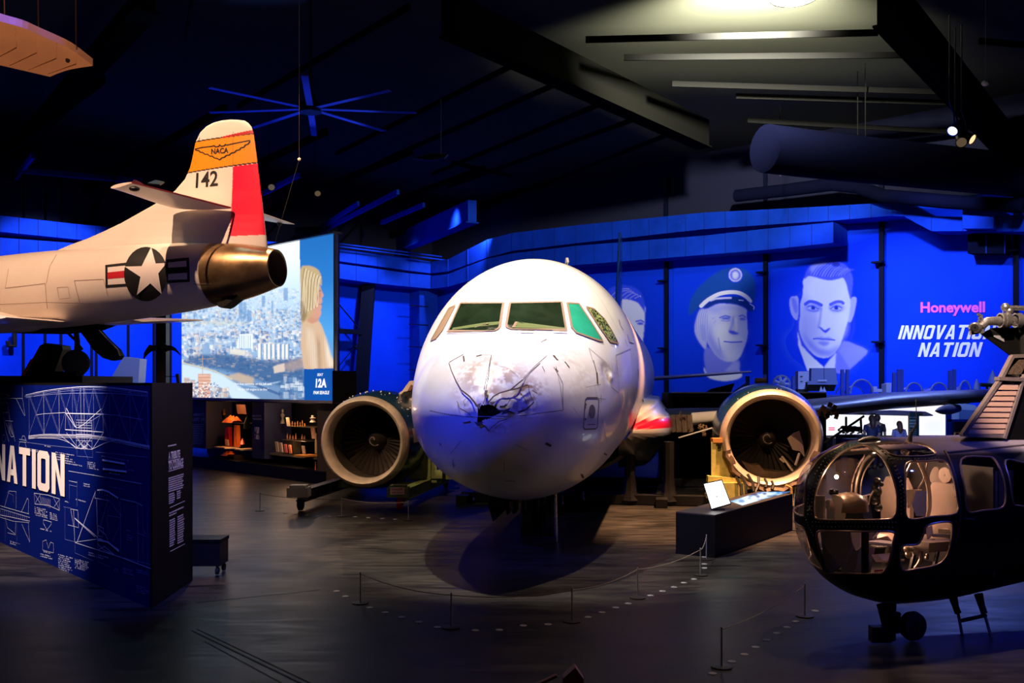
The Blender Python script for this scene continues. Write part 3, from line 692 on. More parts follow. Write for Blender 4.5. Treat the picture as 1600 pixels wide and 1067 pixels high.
def vnoise(P, sc, seed):      # smooth value noise on 3-D points
    r = np.random.default_rng(seed); n = 48; T = r.random((n, n, n)); Q = P*sc; i = np.floor(Q).astype(int); f = Q-i; f = f*f*(3-2*f); o = 0
    for a in (0, 1):
        for b in (0, 1):
            for c in (0, 1):
                o = o+T[(i[..., 0]+a) % n, (i[..., 1]+b) % n, (i[..., 2]+c) % n]*(f[..., 0] if a else 1-f[..., 0])*(f[..., 1] if b else 1-f[..., 1])*(f[..., 2] if c else 1-f[..., 2])
    return o
HOLE = [(745.4, 636), (752, 632), (764, 631), (772, 633), (778, 638), (785, 644), (776, 649), (764, 655), (757, 657), (750, 662), (745, 660.5), (746, 648)]
# frame for the front-view coordinates (sideways, height) -> marks sit on the hull where they are in the photograph
SM = [((755, 583), .40, .30, .62), ((738, 590), .22, .26, .45), ((788, 592), .30, .28, .5), ((822, 612), .24, .22, .75), ((770, 612), .30, .2, .55), ((735, 637), .22, .12, .35),
      ((715, 612), .14, .14, .25), ((905, 590), .25, .3, .18), ((885, 565), .2, .2, .25), ((812, 640), .22, .16, .45), ((770, 668), .3, .12, .3), ((948, 585), .16, .2, .4)]
SMl = [(AH.local(ahit([c]))[0], rx*.9, ry*.9, a) for c, rx, ry, a in SM]
def hull_colors(Q, Wd):
    c = np.ones(Q.shape); c[:] = (.84, .83, .83)
    z = np.interp(Q[..., 1], bs, bz); d = Q[..., 2]-z
    m = (d < .10)[..., None]; c = np.where(m, (.55, .01, .03), c)
    m = (d < .02)[..., None]; c = np.where(m, (.75, .74, .74), c)
    m = (d < -.04)[..., None]; c = np.where(m, (.012, .028, .05), c)
    # radome seam and dirt (they are part of the skin)
    n1 = vnoise(Q, 5, 1)*.6+vnoise(Q, 13, 2)*.4; n2 = vnoise(Q*np.array((1, 1, 2.2)), 9, 3)*.5+vnoise(Q, 30, 5)*.5
    dirt = np.zeros(Q.shape[:-1])
    for q, rx, ry, a in SMl:
        dirt = np.maximum(dirt, a*np.exp(-(((Q[..., 0]-q[0])/rx)**2+((Q[..., 2]-q[2])/ry)**2)*1.1))
    dirt = np.where(Q[..., 1] < 7, dirt, 0)*np.clip((n2-.40)*8, 0, 1)*np.clip(n1*1.8, .2, 1)
    dirt = np.clip(dirt*1.25, 0, .8)[..., None]
    c = c*(1-dirt)+np.array((.30, .12, .05))*dirt
    return c
ss = np.concatenate([np.linspace(0, 1, 230)**1.7*6.9, np.linspace(7, 37.2, 90)])
A_, P_, Q_ = AH.mesh(ss, 420)
# dents push the skin in a little round the hole and on the right cheek
DEN = [((760, 640), .34, .020), ((790, 610), .30, .015), ((735, 612), .22, .014), ((820, 618), .22, .014), ((948, 582), .13, .03), ((760, 585), .25, .02), ((955, 590), .06, -.03), ((825, 640), .2, .02)]
for c, r, d in DEN:
    q = AH.local(ahit([c]))[0]; D = np.linalg.norm(Q_-q, axis=-1); k = (d*np.exp(-(D/r)**2)*(.55+.9*vnoise(Q_, 8, 11)))[..., None]
    ctr = np.stack([0*Q_[..., 0], Q_[..., 1]+.8, 0*Q_[..., 2]-.4], -1); v = ctr-Q_; v /= np.linalg.norm(v, axis=-1)[..., None]
    Q_ = Q_+v*k
Wd_ = AH.world(Q_); D_ = Wd_-np.array((0, 0, EYE)); pxs = CX+D_[..., 0]/D_[..., 1]*F; pys = HY-D_[..., 2]/D_[..., 1]*F
front = Q_[..., 1] < 1.2
inh = poly_mask(HOLE, pxs, pys) & front
keep = ~(inh[:-1] & inh[1:] & np.roll(inh, -1, 1)[:-1] & np.roll(inh, -1, 1)[1:])
M_skin = mat('airliner_skin', (1, 1, 1, 1), .30, 0, .05, 2.0, 0, coat=.25, attr='Col')
fus = raw_mesh('fuselage', Wd_.reshape(-1, 3), grid_faces(len(ss), 420, True, keep.reshape(len(ss)-1, 420)), M_skin, plane, True, hull_colors(Q_, Wd_).reshape(-1, 3))
fus['label'] = 'white fuselage with a dark blue belly'
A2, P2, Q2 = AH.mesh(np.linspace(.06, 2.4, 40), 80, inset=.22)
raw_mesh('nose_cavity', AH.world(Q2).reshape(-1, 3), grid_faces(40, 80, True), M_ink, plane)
NF = (11.5, 17.5)
# cockpit glazing
M_cock = mat('cockpit_glass', (.014, .028, .012, 1), .12, 0, .5, 3, 0, coat=.5)
M_green = MATS['stand_green']
M_tint = mat('green_glass', (.03, .42, .26, 1), .15, 0, .25, 1.5, coat=.5)
def crackle():
    m = mat('crackled_glass', (.05, .08, .02, 1), .3); nt = m.node_tree; b = nt.nodes['Principled BSDF']
    tc = nt.nodes.new('ShaderNodeTexCoord'); v = nt.nodes.new('ShaderNodeTexVoronoi'); v.inputs['Scale'].default_value = 34; nt.links.new(tc.outputs['Object'], v.inputs['Vector'])
    r = nt.nodes.new('ShaderNodeValToRGB'); r.color_ramp.elements[0].color = (.012, .03, .008, 1); r.color_ramp.elements[1].color = (.42, .5, .16, 1); r.color_ramp.elements[0].position = .35; r.color_ramp.elements[1].position = .85
    nt.links.new(v.outputs['Color'], r.inputs[0]); nt.links.new(r.outputs[0], b.inputs['Base Color'])
    bp = nt.nodes.new('ShaderNodeBump'); bp.inputs['Distance'].default_value = .01; nt.links.new(v.outputs['Distance'], bp.inputs['Height']); nt.links.new(bp.outputs[0], b.inputs['Normal']); return m
M_crk = crackle()
M_seal = mat('window_seal', (.30, .20, .13, 1), .6)
WIN = [('windscreen', [(720, 474.4), (786.6, 474), (781, 511), (778, 515), (772, 518), (701, 517.6)], M_cock, 'dark green windscreen pane'),
       ('windscreen', [(797, 474), (877, 472.4), (884, 515.8), (799, 515.3), (793, 513), (791, 509)], M_cock, 'dark green windscreen pane'),
       ('side_window', [(885.8, 474), (904, 475), (922, 502), (941, 533), (934, 532), (900, 520), (893, 512)], M_tint, 'bright green cockpit side window'),
       ('side_window', [(915.5, 480), (928, 483.5), (944, 499), (955, 517), (965.5, 537), (952, 533.5), (935, 510)], M_crk, 'crazed cockpit side window'),
       ('side_window', [(702, 482), (711.6, 478), (702, 497), (692, 516), (682, 529), (674, 532)], MATS['window_seal'], 'covered cockpit side window'),
       ]
for nm, pl, m, lb in WIN:
    mb, rim = hull_patch(AH, pl, *NF, off=.010); w = mb.build(nm, m, plane, True); w['label'] = lb
    fr = hull_line(AH, pl+[pl[0]], .035, *NF, off=.014); fr.build('window_frame', M_seal, w)
# glare shield seen through the windscreens
for pl in ([(707, 516), (778, 508), (782, 503), (757, 505), (708, 513)], [(801, 513), (805, 504), (810, 504), (884, 513), (882, 515)]):
    mb, _ = hull_patch(AH, pl, *NF, off=.012); mb.build('glare_shield', mat('shield_green', (.13, .17, .05, 1), .5), plane, True)
for pl, w in (([(802, 513), (807, 504)], .04), ([(742, 513), (765, 506)], .02)): hull_line(AH, pl, w, *NF, off=.016).build('wiper_arm', M_seal, plane)
for pl, w in (([(699, 520), (758, 520.5)], .022), ([(812, 520), (833, 520)], .03), ([(862, 519), (885, 519)], .02)): hull_line(AH, pl, w, *NF, off=.03).build('wiper', M_seal, plane)
def z2(*p): return [(640+x/3.558, 520+y/3.558) for x, y in p]
CK = []
for pl, w in [(z2((220, 170), (235, 215), (260, 270), (290, 320)), .014), (z2((290, 320), (335, 355), (360, 385), (375, 408)), .028), (z2((220, 165), (260, 142), (300, 120)), .016), (z2((455, 125), (445, 170), (430, 240), (415, 310), (420, 360), (410, 395)), .012),
              (z2((370, 131), (400, 124)), .03), (z2((400, 124), (455, 124)), .008), (z2((725, 170), (680, 210), (628, 262), (560, 318)), .010), (z2((628, 262), (600, 285), (560, 318), (500, 335), (465, 355), (435, 390)), .024), (z2((470, 170), (530, 190), (570, 215), (605, 245)), .008),
              (z2((660, 290), (662, 320), (672, 350), (690, 385), (640, 430), (600, 450)), .014), (z2((560, 318), (600, 310), (640, 295), (655, 290)), .026), (z2((480, 462), (560, 464), (640, 460), (700, 448), (850, 430)), .010), (z2((115, 432), (160, 443), (230, 456), (290, 462)), .016),
              (z2((300, 500), (340, 492)), .02), (z2((500, 412), (525, 410), (540, 398)), .035), (z2((370, 500), (400, 505), (420, 520), (440, 545), (460, 520), (500, 490), (540, 480)), .014), (z2((265, 380), (280, 420), (320, 440), (350, 470)), .012), (z2((430, 320), (425, 340), (432, 360)), .035), (z2((300, 130), (304, 160)), .03),
              (z2((610, 330), (640, 370), (650, 400)), .016), (z2((590, 340), (560, 370), (540, 400)), .010), (z2((480, 380), (520, 360), (560, 372)), .010), (z2((680, 320), (710, 338)), .018), (z2((330, 350), (300, 380), (310, 410)), .008), (z2((480, 430), (550, 436), (580, 445)), .020), (z2((600, 440), (650, 425), (690, 385)), .020),
              (z2((800, 125), (806, 135)), .06), (z2((806, 135), (826, 152)), .02), (z2((735, 185), (750, 215)), .014), (z2((755, 612), (785, 628)), .045), (z2((168, 612), (176, 625)), .035), (z2((800, 190), (830, 240), (850, 280)), .012), (z2((810, 200), (825, 215)), .03),
              (z2((520, 820), (590, 822)), .02), (z2((525, 710), (526, 770)), .006), (z2((590, 620), (660, 655)), .006), (z2((230, 670), (285, 600)), .006), (z2((240, 700), (245, 745)), .010), (z2((850, 280), (852, 430)), .008)]:
    CK.append(hull_line(AH, pl, w*.75, *NF, off=.005))
def z4(*p): return [(620+x/2.134, 380+y/2.134) for x, y in p]
for pl, w in [(z4((655, 390), (660, 410), (668, 440), (670, 470)), .02), (z4((666, 430), (669, 470)), .05), (z4((560, 395), (575, 415)), .03), (z4((523, 375), (535, 390)), .04), (z4((640, 350), (700, 400)), .008), (z4((655, 400), (640, 350)), .008), (z4((480, 330), (500, 320)), .01), (z4((420, 450), (460, 410), (500, 375)), .006),
              (z4((530, 410), (545, 480), (555, 555)), .008), (z4((495, 668), (515, 675)), .03), (z4((740, 255), (745, 275), (755, 290)), .03), (z4((768, 305), (775, 330)), .03), (z4((775, 330), (790, 335)), .02), (z4((803, 420), (806, 440)), .06), (z4((805, 370), (808, 390)), .02), (z4((760, 320), (770, 345)), .02), (z4((818, 520), (822, 530)), .06), (z4((835, 410), (838, 425)), .03),
              (z4((690, 700), (700, 706)), .03), (z4((615, 770), (622, 782)), .04), (z4((680, 505), (680, 530)), .012), (z4((668, 517), (695, 520)), .008), (z4((715, 480), (740, 500)), .010), (z4((350, 325), (400, 350)), .006), (z4((630, 480), (680, 470)), .005), (z4((585, 545), (610, 580)), .004)]:
    CK.append(hull_line(AH, pl, w*.8, 11.5, 22, off=.005))
for c_ in CK: c_.build('crack', mat('crack_black', (.09, .05, .035, 1), .7), plane)
# torn flap edges at the hole
mb = MB()
for pl in ([(743, 634), (752, 630), (750, 640)], [(764, 629), (775, 628), (768, 634)], [(785, 641), (796, 637), (792, 645), (782, 648)], [(742, 658), (747, 664), (756, 659)]):
    m2, _ = hull_patch(AH, pl, *NF, off=.03); mb.add(m2.v, m2.f)
mb.build('torn_flap', mat('torn_composite', (.16, .12, .11, 1), .6), plane)
# light outlines: radome seam, access door, static plate
mb = MB()
for pl, w in [([(672, 642), (700, 647), (724, 650)], .014), ([(724, 650), (790, 651), (850, 646), (879, 641)], .008)]: hull_line(AH, pl, w, *NF, off=.005, mb=mb)
mb.build('seam', mat('seam_pale', (.55, .53, .6, 1), .4), plane)
mb = hull_line(AH, [(917, 621.5), (933, 621.5), (935.5, 625), (933, 667), (930, 670), (913, 670.5), (911, 667), (914, 625), (917, 621.5)], .022, 11.5, 22, off=.006)
hull_line(AH, [(914, 632), (916, 632)], .03, 11.5, 22, off=.007, mb=mb); hull_line(AH, [(913, 655), (915, 655)], .03, 11.5, 22, off=.007, mb=mb); hull_line(AH, [(918, 663), (929, 663)], .012, 11.5, 22, off=.007, mb=mb)
dr = mb.build('access_door_outline', mat('outline_grey', (.12, .10, .10, 1), .5), plane)
mb, _ = hull_patch(AH, [(924.6+5.2*math.cos(t*PI/8), 643+11*math.sin(t*PI/8)) for t in range(16)], 11.5, 22, off=.006, step=9); mb.build('oval_plate', mat('plate_grey', (.30, .28, .28, 1), .4, .5), dr)
# passenger door seams and antenna further aft
mb = MB()
for pl, w in [([(962, 555), (970, 640)], .01), ([(985, 545), (992, 640)], .01), ([(962, 555), (985, 545)], .01), ([(928, 600), (948, 690)], .006), ([(1004, 560), (1008, 610)], .012), ([(905, 425), (940, 470), (968, 520)], .006), ([(715, 465), (700, 480)], .006)]: hull_line(AH, pl, w, 11.5, 26, off=.006, mb=mb)
mb.build('panel_line', mat('panel_line', (.3, .28, .3, 1), .5), plane)
b = Vector(ahit([(885, 410)])[0]); mb = MB().prism([b+Vector((0, -.1, 0)), b+Vector((0, .4, 0)), b+Vector((0, .4, .1)), b+Vector((0, .12, .1))], (.04, 0, 0)); mb.build('antenna', M_white, plane)
# pitot probes
for p in ((741, 768), (911, 800-32), (878, 775)):
    h = Vector(ahit([p])[0]); mb = MB().tube([h, h+Vector((.0, -.05, -.10)), h+Vector((.0, -.16, -.12))], [.02, .018, .008], 6); mb.build('probe', M_dark, plane)
# wing-root fairings
SEC = [(1.2, 2.2), (1.7, 2.32), (1.985, 2.31), (2.09, 2.27), (2.15, 2.15), (2.26, 2.01), (2.36, 1.93), (2.43, 1.80), (2.43, 1.63), (2.36, 1.45), (2.1, 1.1), (1.8, .78), (1.2, .72)]
def dense(pl, k):
    out = []
    for i in range(len(pl)-1):
        for j in range(k): out.append((pl[i][0]+(pl[i+1][0]-pl[i][0])*j/k, pl[i][1]+(pl[i+1][1]-pl[i][1])*j/k))
    return out+[pl[-1]]
SECd = dense(smoothcurve(SEC, 3, False), 3)
for sg in (1, -1):
    V = []; C = []; sl = [9.2, 9.3, 9.5, 9.8, 10.2, 10.7, 11.5, 14, 17]
    for s in sl:
        t = min(1, max(.02, (s-9.2)/1.6)); t = math.sqrt(1-(1-t)**2)
        for w, z in SECd:
            ww = 1.3+(w-1.3)*t; zz = 1.62+(z-1.62)*t; V.append(tuple(AP(s, sg*ww, zz)))
            C.append((.85, .83, .82) if zz > 1.90 else ((.9, .008, .05) if zz > 1.68 else ((.85, .83, .82) if zz > 1.51 else (.012, .028, .05))))
    raw_mesh('wing_root_fairing', np.array(V), grid_faces(len(sl), len(SECd), False), M_skin, plane, True, np.array(C))['label'] = 'fairing with a bright red stripe'
# wings and tail surfaces: loft of aerofoil sections (leading edge, chord vector, thickness)
def foil(mb, secs, up=Vector((0, 0, 1)), n=14):
    rings = []
    for le, ch, t in secs:
        le = Vector(le); ch = Vector(ch); r = []
        for i in range(2*n):
            th = 2*PI*i/(2*n); x = (1-math.cos(th))/2; y = (math.sin(th)*.5*t)*(1-.55*x)*(1.25 if i < n else .95)
            r.append(le+ch*x+up*y)
        rings.append(r)
    return mb.rings(rings)
AX = Vector((math.sin(-YAW), math.cos(YAW), 0))
def LE(px, y0, y1, Z): return W(px, (y0+y1)/2, Z), (y1-y0)/F*Z
def wsec(px, y0, y1, Z, ch): p, t = LE(px, y0, y1, Z); return (p, AX*ch, t*1.3)
wing = foil(MB(), [wsec(1150, 640, 664, 23.2, 4.8), wsec(1262, 630, 657, 24.5, 4.3), wsec(1397, 617, 642, 26.9, 3.3), wsec(1541, 611, 630, 29.1, 2.4), wsec(1640, 606, 616, 31.2, 1.6)]).build('wing', M_grey, plane, True)
wing['label'] = 'grey outer wing behind the right engine'
foil(MB(), [wsec(1032, 646, 678, 22.9, 5.6), wsec(1092, 644, 674, 23.1, 5.1), wsec(1150, 643, 668, 23.7, 4.8)]).build('wing_spar_box', M_dark, plane, True)['label'] = 'dark stripped inner leading edge'
p1, t1 = LE(1081, 645, 668, 22.5); p2, t2 = LE(1128, 641, 663, 22.9); p3, t3 = LE(1152, 639, 660, 23.1)
sl_ = foil(MB(), [(p1, AX*.7, t1), (p2, AX*.65, t2), (p3, AX*.6, t3)]).build('slat', M_cream, plane, True); sl_['label'] = 'pale slat section between the fuselage and the engine'
MB().bar(W(1126.5, 643, 22.86), W(1128.5, 662, 22.86), .03, .03).build('slat_joint', M_dark, sl_)
rr = random.Random(3)
mb = MB()
for k in range(26):
    x = 1036+rr.random()*44; y = 650+rr.random()*24; z = 22.3+rr.random()*.3; mb.bar(W(x, y, z), W(x+rr.uniform(-9, 9), y+rr.uniform(-8, 8), z+.1), .03, .05)
for k in range(5): x = 1041+k*9; mb.bar(W(x, 648, 22.4), W(x+2, 675, 22.4), .05, .12)
mb.build('rib', mat('rib_brown', (.20, .13, .08, 1), .5, .4, .4, 9), plane)
mb = MB()
for k in range(9): x = 1136+rr.random()*12; y = 636+rr.random()*6; mb.bar(W(x, y, 22.6), W(x+rr.uniform(-5, 5), y-rr.random()*5, 22.6), .02, .05)
M_tb = mat('torn_brown', (.32, .18, .08, 1), .6, .2, .4, 9); mb.build('torn_bracket', M_tb, plane); mb = MB()
for k in range(9): x = 1090+rr.random()*12; y = 662+rr.random()*14; mb.bar(W(x, y, 22.4), W(x+rr.uniform(-5, 5), y+rr.random()*6, 22.4), .04, .08)
mb.build('torn_bracket', M_tb, plane); mb = MB()
for k in range(14): x = 1280+rr.random()*26; y = 634+rr.random()*18; mb.bar(W(x, y, 24.2), W(x+rr.uniform(-7, 7), y+rr.uniform(-4, 6), 24.2), .04, .12)
mb.build('torn_bracket', M_tb, plane)
MB().tube([W(1060, 684, 22.2), W(1118, 667, 22.2)], .018, 6).build('strut_rod', M_cream, plane)
mb = MB()
for a, b in [((1288, 692), (1350, 650)), ((1330, 668), (1345, 668)), ((1322, 652), (1322, 668)), ((1345, 655), (1346, 676))]: mb.tube([W(*a, 24.6), W(*b, 24.9)], .03, 6)
for k in range(12): x = 1316+rr.random()*30; mb.box(W(x, 666+rr.random()*9, 24.7), (.09, .1, .08))
mb.build('hanging_bracket', M_dark, plane)
fa = []; 
for i in range(9):
    t = i/8; fa.append(.02+.20*math.sin(PI*min(t*1.25, 1)*.5)*(1-.5*t))
MB().tube([W(1462+34*i/8, 642-4*i/8, 26.2+3.0*i/8) for i in range(9)], fa, 14).build('flap_track_fairing', M_cream, plane, True)
# the other wing, cut short: a pale stub behind the left engine
stub = MB().prism([W(x, y, 22.8) for x, y in ((604, 634), (612, 622), (628, 611), (640, 595), (652, 594), (662, 600), (664, 640), (630, 640))], AX*3.0)
stub.build('wing_stub', M_cream, plane)['label'] = 'pale torn inner wing stub beside the left engine'
MB().prism([W(x, y, 22.7) for x, y in ((613, 628), (631, 612), (648, 609), (648, 613), (634, 619), (620, 630))], AX*.05).build('wing_stub_gap', M_dark, plane)
MB().prism([W(x, y, 22.7) for x, y in ((636, 612), (642, 601), (646, 603), (641, 612))], AX*.05).build('wing_stub_gap', M_wood, plane)
# tail
def asec(s, w, z, ch, t): return (AP(s, w, z), AX*ch, t)
side = Vector((math.cos(YAW), math.sin(YAW), 0))
foil(MB(), [asec(29.5, 0, 4.6, 7.0, .34), asec(31.2, 0, 6.2, 5.4, .28), asec(34.3, 0, 9.9, 2.6, .16)], up=side).build('tail_fin', M_navy, plane, True)
for sg in (1, -1): foil(MB(), [asec(32.0, sg*.5, 2.80, 3.6, .28), asec(34.8, sg*6.2, 3.22, 1.7, .12)]).build('tailplane', M_grey, plane, True)
# nose gear leg, door and props
mb = MB().prism([W(x, y, 15.3) for x, y in ((765, 768), (779, 760), (803, 774), (804, 782), (796, 783), (797, 798), (792, 805), (790, 795), (770, 815), (763, 790))], (.05, .25, 0))
mb.build('nose_gear_door', M_black, plane)
mb = MB().prism([W(x, y, 15.9) for x, y in ((796, 780), (806, 776), (808, 800), (801, 804))], (.03, .3, 0)); mb.build('nose_gear_door', M_blacksteel, plane)
mb = MB().tube([W(818, 778, 15.8), W(820, 782, 15.8), W(820, 797, 15.8)], .03, 6); mb.build('probe', M_dark, plane)
mb = MB().tube([W(840, 760, 16.8), Vector((W(840, 760, 16.8).x, 16.8, .03))], .085, 12); mb.tube([W(850, 765, 16.7), Vector((W(850, 765, 16.7).x, 16.7, .3))], .035, 8); mb.build('nose_gear_leg', M_blacksteel, plane, True)
b = W(865, 765, 16.2); MB().tube([b, (b.x+.03, b.y, .9), (b.x+.05, b.y, .03)], .022, 8).build('prop_rod', M_chrome, plane, True)
for dx in (-.22, .22): 
    c = Vector((W(840, 760, 16.8).x+dx*.9, 16.8, .33)); mb = MB().lathe([(-.1, .001), (-.1, .2), (-.08, .31), (.08, .31), (.1, .2), (.1, .001)], c, (1, 0, 0), 24); mb.build('nose_wheel', M_rubber, plane, True)
# cradle under the centre section
cr = thing('fuselage_cradle', 'black steel trestle under the belly of the airliner', 'stand', AP(12, 0, 0), YAW)
mb = MB()
for s in (9.6, 13.5):
    mb.bar(AP(s, -2.3, .12), AP(s, 3.4, .12), .3, .2)
mb.bar(AP(9.0, 2.2, .1), AP(14, 2.2, .1), .25, .18); mb.bar(AP(9.0, -2.2, .1), AP(14, -2.2, .1), .25, .18); mb.build('base_beam', M_blacksteel, cr)
for s, w in ((9.6, 1.5), (9.6, 2.35), (9.6, -1.5), (13.5, 2.2), (13.5, -1.5)):
    mb = MB(); P = AP(s, w, 0); h = 1.05; mb.tube([P+Vector((0, 0, .1)), P+Vector((0, 0, .3)), P+Vector((0, 0, .6)), P+Vector((0, 0, h+.35))], [.24, .15, .12, .12], 8); mb.build('leg', M_blacksteel, cr, True)
for s in (9.6, 13.5):
    mb = MB(); mb.tube([AP(s, w, 2.86-math.sqrt(max(0, 2.16**2-w*w))-.04 if abs(w) < 2.1 else 1.5) for w in np.linspace(-1.9, 1.9, 16)], .09, 6); mb.build('saddle', M_blacksteel, cr)
# registration-like titles are not readable on the airliner, so none are painted
# ================================================================= engines and their stands
def engine(label, c, yaw, R, blades=True):
    """c = centre of the inlet lip; R = lip radius"""
    ax = Vector((math.sin(-yaw), math.cos(yaw), 0)); t = thing('jet_engine', label, 'jet engine', (c.x, c.y, 0), yaw); k = R/.97
    MB().lathe([(.42, .845*k), (.25, .84*k), (.12, .86*k), (.04, .90*k), (0, .945*k), (.03, .985*k), (.10, 1.02*k), (.22, 1.055*k), (.24, 1.05*k)], c, ax, 72).build('inlet_lip', M_bare, t, True)
    MB().lathe([(.24, 1.055*k), (.5, 1.11*k), (1.0, 1.17*k), (1.6, 1.18*k), (2.1, 1.12*k), (2.15, 1.0*k)], c, ax, 72).build('cowl', M_navy, t, True)['label'] = 'dark blue cowl'
    MB().lathe([(.40, .845*k), (.7, .86*k), (1.25, .88*k)], c, ax, 60).build('inlet_duct', mat('inlet_liner', (.055, .045, .035, 1), .5, .3, .2, 5), t, True)
    MB().lathe([(1.3, .89*k), (1.3, .02)], c, ax, 48).build('fan_case', M_ink, t)
    sp = MB().lathe([(.72, .012), (.8, .05*k), (.95, .15*k), (1.15, .25*k), (1.2, .26*k)], c, ax, 32).build('spinner', mat('spinner_metal', (.05, .045, .04, 1), .35, .4), t, True)
    # white swirl
    u = Vector((0, 0, 1)); x = ax.cross(u); mb = MB(); pts = []
    for i in range(22):
        a = i*.26; rr = .03+.011*i*k*.5; d = .76+rr*1.15; pts.append(c+ax*(d-.03)+(x*math.cos(a)+u*math.sin(a))*rr)
    mb.tube(pts, .012, 5); mb.build('swirl_mark', mat('swirl_grey', (.16, .15, .14, 1), .5), sp)
    Mb = mat('fan_blade', (.09, .075, .065, 1), .38, .7)
    if blades:
        for i in range(36):
            a0 = 2*PI*i/36; rows = []
            for j in range(5):
                r = (.25+.61*j/4)*k; tw = math.radians(35+25*j/4); tang = -x*math.sin(a0)+u*math.cos(a0); rad = x*math.cos(a0)+u*math.sin(a0); w = (.10+.09*j/4)*k
                ctr = c+ax*1.15+rad*r; dv = tang*math.sin(tw)+ax*math.cos(tw); rows.append([ctr-dv*w*.5, ctr+dv*w*.5, ctr+dv*w*.5+ax*.012, ctr-dv*w*.5+ax*.012])
            MB().rings(rows).build('fan_blade', Mb, t, True)
    return t, ax
ye = YAW
cL = W(566, 691, 21.4); cR = W(1206, 687, 20.6)
eL, axL = engine('detached jet engine with a bare metal lip on the green stand left of the airliner', cL, ye, .95)
eR, axR = engine('jet engine with battered lower cowl and visible fan on the right wing of the airliner', cR, ye, 1.0)
# rear core and broken pipework of the left engine
MB().lathe([(2.1, .98), (2.4, .75), (3.2, .55), (3.9, .42), (4.2, .3)], cL, axL, 32, True).build('core', M_dark, eL, True)
rr = random.Random(5); mb = MB()
for i in range(70):
    a = rr.uniform(-1.3, 1.5); r = rr.uniform(.8, 1.15); d = rr.uniform(2.1, 3.2); u = Vector((0, 0, 1)); x = axL.cross(u)
    p = cL+axL*d+(x*math.cos(a)+u*math.sin(a))*r*(1-.12*(d-2)); q = p+Vector((rr.uniform(-.1, .1), rr.uniform(-.3, .3), rr.uniform(-.2, .12))); mb.tube([p, (p+q)/2+Vector((rr.uniform(-.05, .05), 0, rr.uniform(-.05, .05))), q], .018, 5)
mb.build('pipework', mat('pipe_brass', (.30, .20, .09, 1), .45, .7, .3, 8), eL)
ys = [(x, y) for x, y in ((627, 632), (639, 638), (640, 655), (643, 672))]
mb = MB().lathe([(.55, 1.128), (.95, 1.178)], cL, axL, 96); 
# stripe patch on the cowl side
V = []; u = Vector((0, 0, 1)); x = axL.cross(u)
for d, r in ((.4, 1.083), (.7, 1.13), (1.0, 1.160), (1.4, 1.168)):
    for j in range(9): a = -.02+.30*j/8; V.append(cL+axL*d+(x*math.cos(a)+u*math.sin(a))*(r+.012)*.98)
p_ = raw_mesh('cowl_stripe', np.array([tuple(v) for v in V]), grid_faces(4, 9, False), M_grey, eL); p_['label'] = 'pale stripe on the cowl side'
mb = MB()
for i in range(26):
    a = rr.uniform(.5, 2.6); d = rr.uniform(.45, 1.0); r = .98*(1.09+.07*(d-.45)/.55)+.012; mb.ball(cL+axL*d+(x*math.cos(a)+u*math.sin(a))*r, .008+.012*rr.random(), 6, 4)
mb.build('paint_chip', M_letter, eL)
# damaged lower lip and debris in the right engine
x = axR.cross(u); rows = []
for j in range(25):
    a = PI*1.08+PI*.84*j/24; rad = x*math.cos(a)+u*math.sin(a); sag = .10*math.sin(PI*j/24)+.03*math.sin(j*1.9); c = cR+rad*(1.0+sag)
    rows.append([c+axR*.05-rad*.12, c-axR*.04, c+axR*.15+rad*.07, c+axR*.7+rad*.15, c+axR*.6-rad*.02])
MB().rings(rows).build('crumpled_cowl', mat('burnt_metal', (.13, .085, .06, 1), .55, .5, .4, 7, .3), eR, True)
mb = MB(); P = lambda a, b, d=.8: cR+axR*d+x*a+u*b
mb.add([P(-.30, .02), P(-.42, .22), P(-.52, .28), P(-.60, .12), P(-.55, -.2), P(-.42, -.16)], [(0, 1, 2, 3, 4, 5)])
sgn = -1 if x.x > 0 else 1
mb = MB(); S_ = (1 if x.x > 0 else -1)
def PE(px, py, d): return W(px, py, cR.y+d)
mb.prism([PE(*p, .75) for p in ((1230, 685), (1240, 676), (1249, 673), (1254, 690), (1258, 716), (1250, 705), (1239, 703))], axR*.03)
mb.build('loose_panel', mat('liner_beige', (.26, .19, .14, 1), .6), eR)
mb = MB().bar(PE(1249, 708, .7), PE(1243, 727, .6), .05, .03); mb.bar(PE(1222, 713, .7), PE(1239, 736, .5), .04, .03); mb.bar(PE(1219, 716, .75), PE(1226, 722, .7), .07, .04); mb.build('loose_strut', M_bare, eR)
mb = MB().prism([PE(*p, .5) for p in ((1160, 722), (1175, 727), (1186, 726), (1194, 735), (1210, 737), (1238, 738), (1228, 746), (1190, 746), (1170, 738))], axR*.5); mb.build('broken_liner', MATS['burnt_metal'], eR)
mb = MB()
for i in range(10):
    a = rr.uniform(.8, 2.4); r = 1.06+.02; mb.ball(cR+axR*rr.uniform(.3, .5)+(x*math.cos(a)+u*math.sin(a))*1.105, .012, 6, 4)
mb.build('paint_chip', M_letter, eR)
